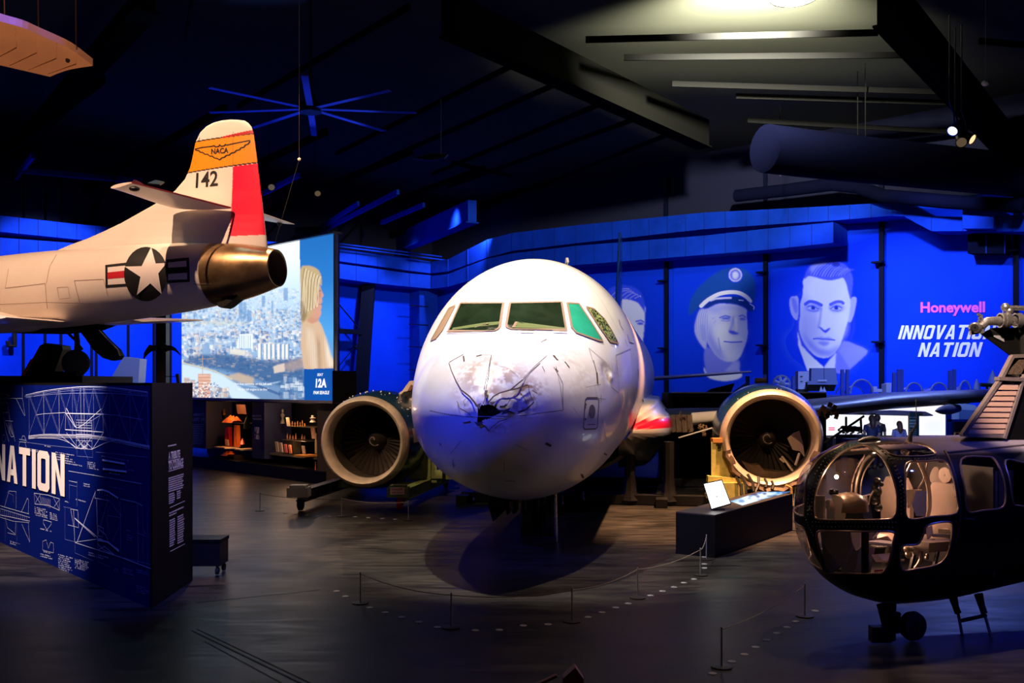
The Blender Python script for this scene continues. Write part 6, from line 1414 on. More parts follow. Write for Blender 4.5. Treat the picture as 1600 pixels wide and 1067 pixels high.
# cockpit interior
fl = MB().prism([HP(.62, -.4, .62), HP(.62, .4, .62), HP(1.1, .64, .62), HP(3.6, .66, .66), HP(3.6, -.66, .66), HP(1.1, -.64, .62)], (0, 0, .03)).build('cabin_floor', M_blacksteel, heli)
MB().prism([HP(1.85, -.70, .65), HP(1.85, .70, .65), HP(1.85, .70, 1.80), HP(1.85, -.70, 1.80)], HAX*.03).build('bulkhead', mat('bulkhead_grey', (.05, .045, .045, 1), .6), heli)
M_seat = mat('seat_cream', (.40, .30, .25, 1), .6, 0, .1, 5); M_panelg = mat('console_grey', (.10, .10, .13, 1), .45)
for w in (.34, -.34):
    stt = MB().box(HP(1.30, w, .98), (.46, .44, .10), HH.R).build('seat', M_seat, heli)
    mb = MB(); pr = [(-.22, 0), (.22, 0), (.22, .45), (.14, .58), (-.14, .58), (-.22, .45)]
    mb.prism([HP(1.52, w+p[0], 1.03+p[1]) for p in pr], HAX*.06+Vector((0, 0, .01))); mb.build('seat_back', M_seat, stt)
    mb = MB(); [mb.bar(HP(1.2, w+a, .64), HP(1.30, w+a, .95), .03) for a in (-.15, .15)]; mb.build('seat_leg', M_dark, stt)
    mb = MB().lathe([(0, .01), (0, .085), (.04, .09), (.05, .01)], HP(1.55, w, 1.70), HAX, 24).build('head_rest', M_seat, stt)
cur = [HP(2.05+i*.035, -.45+.035*math.sin(i*1.7), 0) for i in range(44)]; MB().rings([[p+Vector((0, 0, .7)), p+Vector((0, 0, 1.62))] for p in cur], closed=False).build('curtain', mat('curtain_brown', (.03, .02, .028, 1), .8), heli, True)
# instrument pedestal with its round dials
mb = MB().prism([HP(.52, -.1, .65), HP(.60, -.13, 1.12), HP(.60, .13, 1.12), HP(.52, .1, .65)], HAX*.22); ped = mb.build('instrument_pedestal', M_panelg, heli)
mb = MB().prism([HP(.50, -.30, 1.14), HP(.50, .30, 1.14), HP(.46, .26, 1.42), HP(.46, -.26, 1.42)], HAX*.12); ip = mb.build('instrument_panel', M_panelg, heli)
for i in range(3):
    for j in range(2):
        MB().lathe([(0, .01), (0, .05), (.012, .05), (.012, .01)], HP(.62, -.18+.18*i, 1.21+.12*j), HAX, 16).build('dial', M_ink, ip)
def shape(pl, Z, m, nm, th=.03):
    return MB().prism([W(x, y, Z) for x, y in pl], HAX*th).build(nm, m, heli)
M_hb = mat('interior_beige', (.75, .62, .52, 1), .5)
shape(h4((150, 420), (205, 420), (205, 580), (170, 578), (148, 530)), 9.92, M_hb, 'side_board'); shape(smoothcurve(h4((262, 420), (300, 418), (335, 460), (346, 520), (340, 582), (285, 582), (290, 500), (275, 460)), 3), 9.95, M_hb, 'side_board')
mb = MB().lathe([(0, .20), (.10, .19), (.17, .13), (.20, .02)], W(1326, 795, 10.1)-Vector((0, 0, .02)), (0, 0, 1), 24); mb.build('instrument_cowl', mat('cowl_brown', (.16, .10, .07, 1), .35, .2), heli, True)
for pts, r in ((h4((430, 430), (440, 320), (480, 200), (530, 140)), .016), (h4((465, 420), (470, 330), (500, 240), (560, 160)), .008), (h4((870, 185), (905, 260), (935, 360), (945, 480), (930, 570)), .022), (h4((820, 190), (785, 260), (770, 330)), .012), (h4((930, 180), (905, 300), (865, 370)), .008), (h4((515, 560), (522, 470), (535, 420), (555, 385)), .009), (h4((360, 870), (400, 890), (440, 940)), .014)):
    pp = smoothcurve(pts, 4, False); MB().tube([W(x, y, 10.35) for x, y in pp], r, 6).build('tube_frame', mat('tube_rose', (.50, .38, .32, 1), .35, .4), heli, True)
shape(h4((470, 420), (496, 420), (512, 580), (486, 580)), 10.3, M_hb, 'pillar'); 
mb = MB(); 
for (x, y, r) in ((580, 320, .05), (575, 390, .07), (570, 450, .06), (590, 500, .05), (560, 360, .04), (610, 340, .03)): mb.ball(W(1240+x/4.444, 680+y/4.444, 10.5), r*.9, 8, 6)
mb.build('engine_controls', M_dark, heli, True)
mb = MB()
for a, b in (((250, 400), (300, 395)), ((262, 375), (270, 410)), ((300, 380), (296, 410))): mb.tube([W(1240+a[0]/4.444, 680+a[1]/4.444, 9.95), W(1240+b[0]/4.444, 680+b[1]/4.444, 9.95)], .02, 6)
mb.build('control_grip', M_dark, heli)
shape(h4((780, 378), (878, 375), (874, 384), (832, 388), (815, 460), (790, 505)), 10.4, M_hb, 'seat_shell'); shape(h4((832, 390), (935, 385), (930, 565), (850, 560), (820, 480)), 10.6, mat('seat_blue', (.05, .06, .22, 1), .6), 'seat_cover')
shape(smoothcurve(h4((958, 330), (945, 290), (960, 240), (985, 218), (1010, 240), (1018, 290), (1015, 335)), 3), 10.75, M_hb, 'head_pad'); shape(h4((972, 388), (1035, 388), (985, 488)), 10.6, mat('wedge_brown', (.35, .25, .16, 1), .6), 'fabric_wedge'); shape(smoothcurve(h4((1005, 560), (1020, 500), (1045, 480), (1055, 520), (1052, 555)), 3), 10.6, M_hb, 'arm_pad')
# lower compartment
shape(h4((185, 670), (310, 670), (420, 680), (400, 780), (330, 900), (250, 955), (215, 900)), 10.0, M_panelg, 'front_fairing', .05); shape(h4((395, 668), (462, 668), (458, 770), (430, 800), (405, 740)), 9.95, M_hb, 'foot_board')
shape(h4((495, 735), (690, 755), (690, 770), (500, 752)), 9.9, M_hb, 'seat_rail', .2); shape(h4((500, 765), (600, 775), (600, 785), (500, 775)), 9.95, M_chrome, 'seat_rail', .1); shape(h4((540, 830), (585, 825), (620, 870), (665, 870), (665, 882), (570, 880)), 9.9, M_hb, 'tool_box', .2); shape(h4((560, 936), (632, 930), (625, 945), (560, 950)), 9.85, mat('magenta_pad', (.7, .01, .10, 1), .5), 'red_pad')
shape(h4((1005, 650), (1095, 655), (1092, 672), (1005, 680)), 10.3, M_hb, 'shelf_box', .15); shape(h4((960, 685), (1090, 690), (1085, 715), (960, 705)), 10.25, mat('tray_grey', (.3, .28, .28, 1), .5), 'shelf_box', .15); shape(h4((950, 775), (985, 765), (1022, 808), (965, 812)), 10.2, M_hb, 'shelf_box', .1); shape(h4((920, 640), (948, 630), (955, 690), (925, 720)), 10.25, M_hb, 'arm_pad'); shape(h4((915, 740), (965, 720), (985, 755), (940, 750)), 10.2, mat('brass_fitting', (.5, .35, .12, 1), .4, .4), 'fitting')
mb = MB()
for x, y, r in ((790, 790, .05), (800, 830, .05), (850, 800, .06), (825, 790, .04), (870, 780, .03), (925, 850, .03), (930, 830, .025)): mb.ball(W(1240+x/4.444, 680+y/4.444, 10.2), r*.8, 8, 6)
mb.build('fitting', M_bare, heli, True)
MB().tube([W(1240+x/4.444, 680+y/4.444, 10.15) for x, y in smoothcurve([(845, 925), (880, 870), (885, 810), (870, 770)], 4, False)], .02, 6).build('tube_frame', MATS['tube_rose'], heli)
shape(h4((470, 668), (496, 668), (496, 958), (470, 958)), 9.75, M_black, 'pillar', .05)
mb = MB().tube([W(1363, 842, 10.0), W(1378, 826, 10.1)], .01, 6); mb.build('tube_frame', MATS['tube_rose'], heli)
shape(h4((560, 720), (640, 700), (690, 760), (600, 752)), 10.1, mat('fitting_tan', (.45, .30, .18, 1), .5), 'fitting')
point('cockpit_lamp', HP(1.15, 0, 1.85), 24, (1, .58, .36), .05); point('cockpit_lamp', HP(1.0, .0, .95), 16, (1, .55, .35), .05)
point('cockpit_blue', HP(2.6, 0, 1.75), 14, (.15, .15, 1), .05)
lb_ = MB().ball(W(1307, 745, 10.15), .022, 12, 8).build('glint_ball', mat('glint_emit', (0, 0, 0, 1), .5, emit=(1, .75, .45, 1), estr=30), heli, True); point('glint_fill', tuple(W(1305, 742, 10.05)), 8, (1, .62, .35), .03)  # glowing ball and point light added as a spotlight glint on the bubble
# exterior roof fittings
MB().tube([W(1340, 690, 9.9), W(1349, 688, 9.95), W(1362, 686.5, 10.0), W(1374, 687, 10.05)], [.012, .035, .04, .02], 10).build('mirror_pod', M_grey, heli, True)
mb = MB().lathe([(0, .05), (.02, .03), (.12, .012)], W(1420, 690, 10.1)-Vector((0, 0, .01)), (0.25, 0, 1), 10); mb.tube([W(1419, 690, 10.1), W(1425, 676, 10.1), W(1432, 663, 10.1)], .012, 6); mb.tube([W(1432, 663, 10.1), W(1431.5, 628, 10.1)], .005, 5); mb.ball(W(1431.5, 626, 10.1), .012, 6, 4); mb.build('antenna', M_bare, heli)
# rotor pylon with its louvres
def c7(*p): return [(1480+x/4.45, 460+y/4.45) for x, y in p]
zN = 10.75; dv = -HS*.62
def tilt(pts, base=10.75):      # points lie on the near flank, a plane containing the axis
    return [plane_hit(x, y, HP(2.6, .34, 2), HS) for x, y in pts]
out = c7((95, 985), (360, 590), (450, 425), (530, 420), (720, 415), (720, 1020)); 
P1 = tilt(out); MB().prism([p-HS*.02 for p in P1], HAX*.5-HS*.3).build('rotor_pylon', M_hbody, heli)
fr = MB()
for a, b, w in (((100, 980), (362, 600), .05), ((362, 600), (450, 430), .05), ((450, 430), (560, 426), .04), ((530, 560), (388, 1000), .06), ((345, 585), (530, 592), .07), ((130, 978), (385, 985), .04)):
    a, b = tilt(c7(a, b)); fr.bar(a, b, .04, w, up=HS)
fr.build('pylon_frame', mat('frame_rose', (.42, .34, .32, 1), .35, .45, .2, 8), heli)
T4 = tilt(c7((372, 625), (492, 625), (385, 968), (132, 968)))
MB().add([p+HS*.004 for p in T4], [(0, 1, 2, 3)]).build('louvre_back', mat('louvre_tan', (.34, .20, .14, 1), .6), heli)
for i in range(9):
    t0 = i/9; t1 = (i+1)/9; L0 = T4[0].lerp(T4[3], t0); R0 = T4[1].lerp(T4[2], t0); L1 = T4[0].lerp(T4[3], t1); R1 = T4[1].lerp(T4[2], t1)
    MB().add([L0+HS*.006, R0+HS*.006, R1+HS*.018, L1+HS*.018, L1+HS*.01, R1+HS*.01], [(0, 1, 2, 3), (3, 2, 5, 4)]).build('louvre_slat', mat('louvre_slat', (.66, .42, .28, 1), .6), heli)
T5 = tilt(c7((400, 555), (495, 452), (560, 448), (512, 555))); MB().add([p+HS*.006 for p in T5], [(0, 1, 2, 3)]).build('mesh_grille', mat('grille', (.20, .14, .09, 1), .7, .2, .8, 60), heli)
# rotor hub reaching into the picture
mb = MB(); Zh = 11.0
mb.tube([W(1532, 510, Zh), W(1542, 502, Zh), W(1566, 501, Zh), W(1600, 500, Zh+.1), W(1650, 500, Zh+.2)], [.055, .05, .055, .06, .06], 14); mb.build('rotor_grip', M_chrome, heli, True)
mb = MB().ball(W(1524, 512, Zh), .065, 14, 10, (1.2, 1, 1)); mb.bar(W(1516, 520, Zh), W(1536, 517, Zh), .05, .05); mb.build('grip_end', M_chrome, heli, True)
MB().lathe([(0, .01), (0, .045), (.02, .04), (.02, .01)], W(1522.5, 512, Zh-.085), (-.1, -1, 0), 18).build('grip_cap', M_dark, heli)
for k, (x, y) in enumerate(((1528, 491), (1530, 496), (1529, 501), (1531, 506))): MB().tube([W(x, y, Zh-.03), W(x+6, y+3, Zh)], .018, 8).build('grip_bolt', M_chrome, heli, True)
for x in (1566, 1572, 1590): MB().lathe([(-.03, .07), (-.03, .085), (.03, .085), (.03, .07)], W(x, 500.5, Zh), (1, .1, 0), 18).build('clamp_ring', M_chrome, heli, True)
mb = MB().tube([W(1566, 481, Zh), W(1580, 481, Zh), W(1650, 483, Zh)], .028, 8); mb.ball(W(1571, 480, Zh), .05, 10, 8); mb.ball(W(1577, 486, Zh), .05, 10, 8); mb.tube([W(1567, 483, Zh), W(1567, 497, Zh)], .008, 5); mb.tube([W(1578, 485, Zh), W(1578, 500, Zh)], .02, 6); mb.build('pitch_link', M_chrome, heli, True)
mb = MB().tube([W(1600, 505, Zh+.1), W(1602, 560, Zh+.1)], .06, 10); mb.build('rotor_mast', M_dark, heli)
MB().prism([W(x, y, Zh+.12) for x, y in ((1534, 521), (1552, 512), (1600, 512), (1660, 512), (1660, 556), (1581, 556))], (.02, .08, 0)).build('rotor_blade', M_black, heli)
MB().prism([W(x, y, Zh+.10) for x, y in ((1546, 512), (1568, 527), (1569, 534), (1553, 526))], (.01, .01, 0)).build('blade_cuff', M_grey, heli)
# undercarriage
mb = MB(); mb.tube([W(1385, 945, 10.0), W(1388, 975, 10.0), W(1392, 1000, 10.0)], [.10, .07, .05], 12); mb.tube([W(1372, 985, 9.9), W(1400, 985, 10.0), W(1425, 981, 10.05)], .035, 8); mb.tube([W(1402, 958, 9.95), W(1400, 985, 10)], .04, 8); mb.box(W(1375, 990, 9.95), (.2, .12, .16)); mb.build('nose_leg', M_blacksteel, heli, True)
wc = W(1426, 981, 10.05); wc.z = .155; MB().lathe([(-.06, .02), (-.065, .09), (-.05, .14), (0, .155), (.05, .14), (.065, .09), (.06, .02)], wc, (.35, -.93, 0), 30).build('nose_wheel', M_rubber, heli, True)
MB().lathe([(.066, .01), (.066, .045), (.05, .05)], wc, (.35, -.93, 0), 16).build('wheel_hub', M_dark, heli)
mb = MB()
for (a, b, c) in (((1487, 932), (1497, 958), (1508, 1016)), ((1527, 928), (1538, 958), (1551, 1004))):
    za = 10.5; mb.tube([W(*a, za), W(*b, za-.1)], .035, 8); mb.tube([W(*b, za-.1), W(*c, za-.35)], .016, 6); mb.tube([W(a[0]+6, a[1]-1, za), W(*b, za-.1)], .02, 6)
mb.bar(W(1500, 970, za-.12), W(1541, 961, za-.12), .04, .03); mb.tube([W(1508, 1016, za-.35), W(1551, 1004, za-.35)], .018, 6); mb.build('boarding_step', M_dark, heli)
# main wheels further aft stand outside the frame
for w in (.95, -.95):
    c = HP(5.2, w, .30); MB().lathe([(-.09, .02), (-.09, .2), (0, .30), (.09, .2), (.09, .02)], c, tuple(HS), 24).build('main_wheel', M_rubber, heli, True); MB().tube([c, HP(5.0, w*.6, 1.0)], .06, 8).build('main_leg', M_blacksteel, heli)
# ================================================================= touchscreen counter
a = G(1056, 865); b = G(1117, 872); c = G(1238.5, 828); d = a+(c-b)
for p in (a, b, c, d): p.z = 0
ko = thing('exhibit_counter', 'long low black counter with a glowing blue table top display', 'counter', tuple((a+c)/2))
hk = .665
MB().prism([a, b, c, d], (0, 0, hk-.02)).build('body', M_black, ko); MB().prism([p+Vector((0, 0, hk-.02)) for p in (a, b, c, d)], (0, 0, .02)).build('top', mat('counter_top', (.03, .022, .018, 1), .45), ko)
A = Art(1136, 764, 1240, 794, .5, lin((120, 190, 235)))
A.poly([(1136, 790), (1185, 764), (1215, 770), (1165, 792)], lin((240, 252, 255)), 2, .9); rg = np.random.default_rng(8)
for _ in range(60):
    x = 1150+rg.random()*85; y = 766+rg.random()*20; A.ell(x, y, 2+rg.random()*6, .8+rg.random()*1.6, lin(((10, 70, 160), (235, 250, 255), (30, 120, 200), (10, 50, 120))[rg.integers(4)]), .8, .8)
T = [plane_hit(x, y, (0, 0, hk+.004), Vector((0, 0, 1))) for x, y in ((1141, 783), (1187, 768.5), (1236, 767.8), (1160, 789.5))]
n1, n2 = 120, 50; V = []
for i in range(n1):
    for j in range(n2):
        u, v = i/(n1-1), j/(n2-1); P = (T[0].lerp(T[3], v)).lerp(T[1].lerp(T[2], v), u); V.append(tuple(P))
V = np.array(V); xx = CX+V[:, 0]/V[:, 1]*F; yy2 = HY-(V[:, 2]-EYE)/V[:, 1]*F
jx = np.clip(((xx-1136)/.5).astype(int), 0, A.nx-1); iy = np.clip(((yy2-764)/.5).astype(int), 0, A.ny-1)
raw_mesh('table_display', V, grid_faces(n1, n2, False), M_scr, ko, False, A.C[iy, jx])
tb = thing('tablet', 'glowing white tablet on a black stand at the near end of the counter', 'tablet', tuple(W(1120, 795, 14.9)))
zt = plane_hit(1118, 797, (0, 0, hk), Vector((0, 0, 1))).y
q4 = [W(1100, 756.3, zt+.12), W(1127.4, 750.6, zt+.12), W(1141, 786.3, zt-.05), W(1112, 794.6, zt-.05)]
nn = (q4[1]-q4[0]).cross(q4[3]-q4[0]).normalized(); nn = nn if nn.y < 0 else -nn; ct_ = sum(q4, Vector())/4
MB().prism([ct_+(p-ct_)*1.09-nn*.02 for p in q4], nn*.018).build('case', M_black, tb)
MB().add([p for p in q4], [(0, 1, 2, 3)]).build('lit_screen', mat('tablet_white', (0, 0, 0, 1), .5, emit=(1, 1, 1, 1), estr=2.2), tb)
MB().bar(ct_-nn*.03, (ct_.x+.02, ct_.y+.14, hk), .03, .12).bar((ct_.x-.08, ct_.y+.05, hk+.006), (ct_.x+.12, ct_.y+.05, hk+.006), .2, .012).build('stand', M_black, tb)
point('counter_glow', tuple(W(1150, 775, zt-.05)), .6, (.5, .8, 1), .05)
# ================================================================= stanchions, ropes, floor dots
def o3(x, y): return 280+x/1.6, 760+y/1.6
first = None
def stan_proto():
    t = thing('barrier_stanchion', 'x', 'barrier post')
    MB().lathe([(0, .005), (0, .10), (.012, .10), (.018, .02), (.018, .005)], (0, 0, 0), (0, 0, 1), 24).build('base', M_dark, t, True)
    MB().tube([(0, 0, .01), (0, 0, .37)], .008, 8).build('post', M_grey, t, True); MB().ball((0, 0, .375), .011, 8, 6).build('cap', M_grey, t, True)
    return t
SP_ = [((453, 292), 'thin low barrier post left of the nose shadow, base on the dark floor'), ((680, 353), 'thin low barrier post in the darkest floor in front of the airliner'), ((982, 338), 'thin low barrier post right of the nose shadow at the front line'), ((1146, 279), 'thin low barrier post midway between the nose shadow and the counter'),
       ((1303, 222), 'nearer of the two barrier posts in front of the counter corner'), ((1318, 183), 'farther of the two barrier posts touching the counter corner'), ((1564, 325), 'thin low barrier post left of the helicopter nose'), ((1356, 452), 'thin low barrier post nearest the camera at the lower right'),
       ((406, 75), 'thin low barrier post in front of the left engine'), ((202, 61), 'thin low barrier post before the lit showcase niches'), ((573, 85), 'thin low barrier post beside the red caster of the green stand'), ((1546, 110), 'thin low barrier post at the far end of the counter')]
pos = []
for i, ((x, y), lb) in enumerate(SP_):
    g = G(*o3(x, y)); g.z = 0; pos.append(g)
    if first is None: first = stan_proto(); first.location = g; first['label'] = lb; first['group'] = 'low barrier posts'
    else: dup(first, g, 0, lb)
def rope(i, j, lb, sag=.05):
    a = pos[i]+Vector((0, 0, .36)); b = pos[j]+Vector((0, 0, .36)); pts = [a.lerp(b, t/12)-Vector((0, 0, sag*4*(t/12)*(1-t/12))) for t in range(13)]
    tag(MB().tube(pts, .005, 5).build('barrier_rope', mat('rope_grey', (.30, .27, .24, 1), .6), None, True), lb, 'rope', 'barrier ropes')
rope(0, 1, 'thin rope from the left barrier post to the one in the darkest floor'); rope(1, 2, 'thin rope between the two front barrier posts below the nose'); rope(2, 3, 'thin rope right of the nose shadow'); rope(3, 4, 'thin rope leading to the counter corner'); rope(4, 5, 'short rope between the two posts at the counter corner')
rope(6, 7, 'thin rope between the two barrier posts left of the helicopter'); rope(9, 8, 'thin rope before the left engine'); rope(8, 10, 'thin rope between the left engine post and the red caster post'); 
DOT = [(1333, 468), (1382, 438), (1413, 420), (1441, 402), (1468, 384), (1494, 367), (1519, 352), (1542, 338), (1566, 322), (1590, 311), (393, 262), (415, 275), (476, 303), (515, 315), (556, 327), (599, 339), (645, 352), (740, 360), (800, 359), (860, 348), (922, 345), (1022, 327), (1057, 315), (1091, 303), (1123, 293), (1178, 273), (1208, 262), (1237, 252), (1262, 241), (1287, 232), (1313, 204), (1313, 194), (1313, 176),
       (265, 67), (288, 70), (318, 72), (345, 74), (375, 75), (440, 76), (472, 78), (508, 80), (540, 82), (570, 84), (230, 47), (243, 44), (255, 42), (270, 40), (222, 55)]
M_dot = mat('dot_white', (.30, .32, .36, 1), .6)
me_dot = None
for x, y in DOT:
    g = G(*o3(x, y)); g.z = .001
    zone = 'blue lit dots on the floor left of the helicopter' if (x > 1330 and y > 300) else ('white dots on the floor around the airliner nose' if y > 150 else 'white dots on the floor before the left engine')
    if me_dot is None:
        o = MB().lathe([(0, .004), (0, .042), (.004, .04), (.004, .004)], (0, 0, 0), (0, 0, 1), 20, True).build('floor_dot', M_dot); me_dot = o
    else: o = me_dot.copy(); COL.objects.link(o)
    o.location = g; tag(o, {'b': 'small round dot in the row on the floor left of the helicopter', 'w': 'small white round dot in the row around the airliner nose', 'l': 'small white round dot in the row before the left engine'}['b' if zone[0] == 'b' else ('w' if 'nose' in zone else 'l')], 'floor dot', zone)
# ================================================================= partition and exhibit behind the right engine
pw_ = MB(); A0 = W(1051, 614, 27); B0 = W(1291, 614, 27); zt2 = A0.z
pr_ = thing('partition_wall', 'long black partition behind the right engine', 'partition', ((A0.x+B0.x)/2, 27, 0))
MB().box(((A0.x+B0.x)/2, 27.1, zt2/2), (B0.x-A0.x, .2, zt2)).build('board', M_black, pr_); MB().box(((A0.x+B0.x)/2, 27.1, zt2+.01), (B0.x-A0.x, .22, .03)).build('top_rail', M_cream, pr_); MB().box((A0.x-.02, 27.6, zt2/2), (.2, 1.2, zt2)).build('end_board', mat('end_brown', (.05, .038, .03, 1), .6), pr_)
ex = thing('lit_showcase_wall', 'long white backlit picture wall far behind the right wing', 'light wall', (12.5, 33.2, 0))
Z_ = 33.2; x0, x1 = W(1288, 600, Z_).x, W(1478, 600, Z_).x; zt3, zb3 = W(0, 632, Z_).z, W(0, 677, Z_).z
A = Art(1286, 628, 1480, 680, 1.0, (.92, .95, 1.0))
A.poly([(1400, 628), (1480, 628), (1480, 680), (1410, 680)], (.95, .78, .82), 12, .6); A.poly([(1440, 655), (1480, 650), (1480, 680), (1440, 680)], (.55, .72, .98), 8, .5); A.poly([(1295, 667.5), (1305, 667.5), (1305, 669.5), (1295, 669.5)], (.9, .1, .2), .3); A.poly([(1295, 671), (1305, 671), (1305, 673), (1295, 673)], (.9, .1, .2), .3); A.line([(1330, 662), (1345, 660)], 2.5, (.5, .75, .8), .7)
for x in (1318, 1349, 1397, 1436): A.line([(x, 628), (x, 680)], .5, (.6, .62, .68), .7)
A.sheet('lit_picture', (0, Z_-.08, 0), (0, -1, 0), mat('lit_panel', (0, 0, 0, 1), .6, 0, spec=.1, eattr='Col', estr=1.2), ex)
MB().box(((x0+x1)/2, Z_+.05, zt3/2+.02), (x1-x0+.1, .2, zt3)).build('wall_body', mat('exhibit_grey', (.16, .12, .14, 1), .7), ex)
MB().box(((x0+x1)/2, Z_-.5, (zb3-.12)/2), (x1-x0, .7, zb3-.12)).build('counter', mat('exhibit_grey2', (.07, .05, .06, 1), .7), ex)
tt = thing('sign_totem', 'narrow dark teal sign with pale text in front of the white light wall', 'sign', tuple(W(1428, 640, 31))[:2]+(0,))
tx0, tx1 = W(1420, 0, 31).x, W(1435, 0, 31).x; zt4 = W(0, 644, 31).z
MB().box(((tx0+tx1)/2, 31, zt4/2), (tx1-tx0, .12, zt4)).build('board', mat('totem_teal', (.015, .07, .09, 1), .6), tt)
mb = MB(); rt = random.Random(2); M_tt = mat('totem_text', (.5, .75, .75, 1), .6)
for r, (y, h) in enumerate(((652, .9), (657, 3), (661.5, 3), (666, 3), (671, .7), (674, .7), (677, .7), (680, .7), (683, .7), (686, .7))):
    cx0 = 1422
    while cx0 < 1432.5: l = rt.uniform(.7, 1.6); A1 = W(cx0, y, 30.93); mb.box(A1, (l/F*31, .005, h/F*31)); cx0 += l+.5
mb.build('text', M_tt, tt)
# people
def limb(name, pts, m, par, sub=1):
    me = bpy.data.meshes.new(name); V = []; E = []; Rr = []
    for chain in pts:
        k = len(V)
        for i, (p, r, link) in enumerate(chain):
            V.append(p); Rr.append(r)
            if i > 0: E.append((k+i-1, k+i))
            elif link is not None: E.append((link, k))
    me.from_pydata(V, E, []); o = bpy.data.objects.new(name, me); COL.objects.link(o); o.parent = par; me.materials.append(m)
    md = o.modifiers.new('skin', 'SKIN'); sv_ = me.skin_vertices[0].data
    Rr = [tuple(q*1.25 for q in r) if isinstance(r, tuple) else r*1.25 for r in Rr]
    for i, r in enumerate(Rr): sv_[i].radius = (r[0], r[1]) if isinstance(r, tuple) else (r, r)
    sv_[0].use_root = True; md.use_smooth_shade = True
    s = o.modifiers.new('sub', 'SUBSURF'); s.levels = sub; s.render_levels = sub; return o
def person(loc, rz, h, label, top, bottom, hair, longhair=True):
    t = thing('person', label, 'person', loc, rz); k = h/1.7
    def P(x, y, z): return (x*k, y*k, z*k)
    # the body faces -Y of its own frame (towards the light wall when turned)
    body = [[(P(0, 0, .95), (.15*k, .11*k), None), (P(0, 0, 1.10), (.12*k, .09*k), 0), (P(0, .01, 1.28), (.15*k, .10*k), 1), (P(0, .0, 1.40), (.11*k, .08*k), 2), (P(0, 0, 1.48), .045*k, 3), (P(0, -.01, 1.57), (.075*k, .09*k), 4), (P(0, -.01, 1.65), (.07*k, .085*k), 5)]]
    for sg in (-1, 1):
        body.append([(P(.19*sg, 0, 1.38), .05*k, 3), (P(.24*sg, .02, 1.12), .04*k, None), (P(.20*sg, -.12, .94), .03*k, None), (P(.17*sg, -.2, .95), .022*k, None)])
        body.append([(P(.09*sg, 0, .86), .085*k, 0), (P(.10*sg, -.01, .48), .055*k, None), (P(.10*sg, .01, .09), .04*k, None), (P(.10*sg, -.13, .04), .035*k, None)])
    skin = mat('skin_tone', (.45, .28, .2, 1), .5)
    limb('body', body, skin, t)
    sh = [[(P(0, 0, .93), (.165*k, .125*k), None), (P(0, 0, 1.10), (.135*k, .105*k), 0), (P(0, .01, 1.28), (.165*k, .115*k), 1), (P(0, 0, 1.40), (.12*k, .09*k), 2)]]
    for sg in (-1, 1): sh.append([(P(.19*sg, 0, 1.38), .062*k, 3), (P(.24*sg, .02, 1.14), .052*k, None)])
    limb('shirt', sh, top, t)
    tr = [[(P(0, 0, .97), (.16*k, .12*k), None)]]
    for sg in (-1, 1): tr.append([(P(.09*sg, 0, .84), .098*k, 0), (P(.10*sg, -.01, .48), .068*k, None), (P(.10*sg, .01, .12), .055*k, None)])
    limb('trousers', tr, bottom, t)
    mb = MB(); mb.ball(P(0, .015, 1.62), .115*k, 14, 10, (.9, 1.0, 1.08)); mb.build('hair', hair, None, True).parent = t
    if longhair: mb = MB().tube([P(0, .07, 1.62), P(0, .10, 1.5), P(0, .105, 1.36), P(0, .10, 1.26)], [.09*k, .095*k, .08*k, .03*k], 10); mb.build('long_hair', hair, None, True).parent = t
    for sg in (-1, 1): mb = MB().box(P(.10*sg, -.05, .03), (.09*k, .26*k, .06*k)); mb.build('shoe', M_rubber, None).parent = t
    mb = MB(); mb.ball(P(0, -.105, 1.575), .016*k, 8, 6); mb.build('nose', skin, None, True).parent = t
    return t
H_br = mat('hair_brown', (.06, .03, .02, 1), .5); cl_n = mat('cloth_navy', (.02, .03, .10, 1), .7); cl_w = mat('cloth_pale', (.35, .40, .75, 1), .7); cl_k = mat('cloth_black', (.02, .02, .03, 1), .7)
def stand(px, ytop, Z, h): return (W(px, 0, Z).x, Z, 0)
person(stand(1362, 651, 30.0, 1.64), PI, 1.66, 'person with long dark hair and dark clothes before the white light wall, left of the two close together', cl_n, cl_n, H_br)['label'] = 'long haired person in dark clothes, nearer of the two close together at the light wall'
person((W(1371, 0, 30.6).x, 30.6, 0), PI*.8, 1.66, 'person in black half hidden behind the long haired one at the light wall', cl_k, cl_k, H_br, False)
person((W(1405, 0, 30.4).x, 30.4, 0), PI, 1.46, 'long haired person in a pale top standing left of the teal sign', cl_w, cl_n, mat('hair_auburn', (.14, .06, .04, 1), .5))
# small exhibits round the people
def simple(name, label, cat, mb, m, sm=False, group=None): return tag(mb.build(name, m, None, sm), label, cat, group)
bx_ = W(1331, 684, 27.5); simple('blue_crate', 'blue crate standing left of the people under the right wing', 'crate', MB().box((bx_.x, 27.5, W(0, 685, 27.5).z/2), (.42, .5, W(0, 685, 27.5).z)), mat('crate_blue', (.03, .12, .7, 1), .5))
tk = thing('engine_relic', 'brown tangled engine relic on a table below the right wing', 'relic', (W(1331, 0, 29).x, 29, 0)); 
MB().box((W(1331, 0, 29).x, 29, W(0, 679, 29).z/2), (.8, .5, W(0, 679, 29).z)).build('table', M_black, tk); mb = MB(); rr = random.Random(11)
for k in range(26): p = W(1315+rr.random()*32, 665+rr.random()*12, 29+rr.uniform(-.15, .15)); mb.tube([p, p+Vector((rr.uniform(-.15, .15), rr.uniform(-.1, .1), rr.uniform(-.12, .05)))], .025, 5)
mb.build('pipes', mat('relic_bronze', (.30, .18, .10, 1), .5, .4), tk)
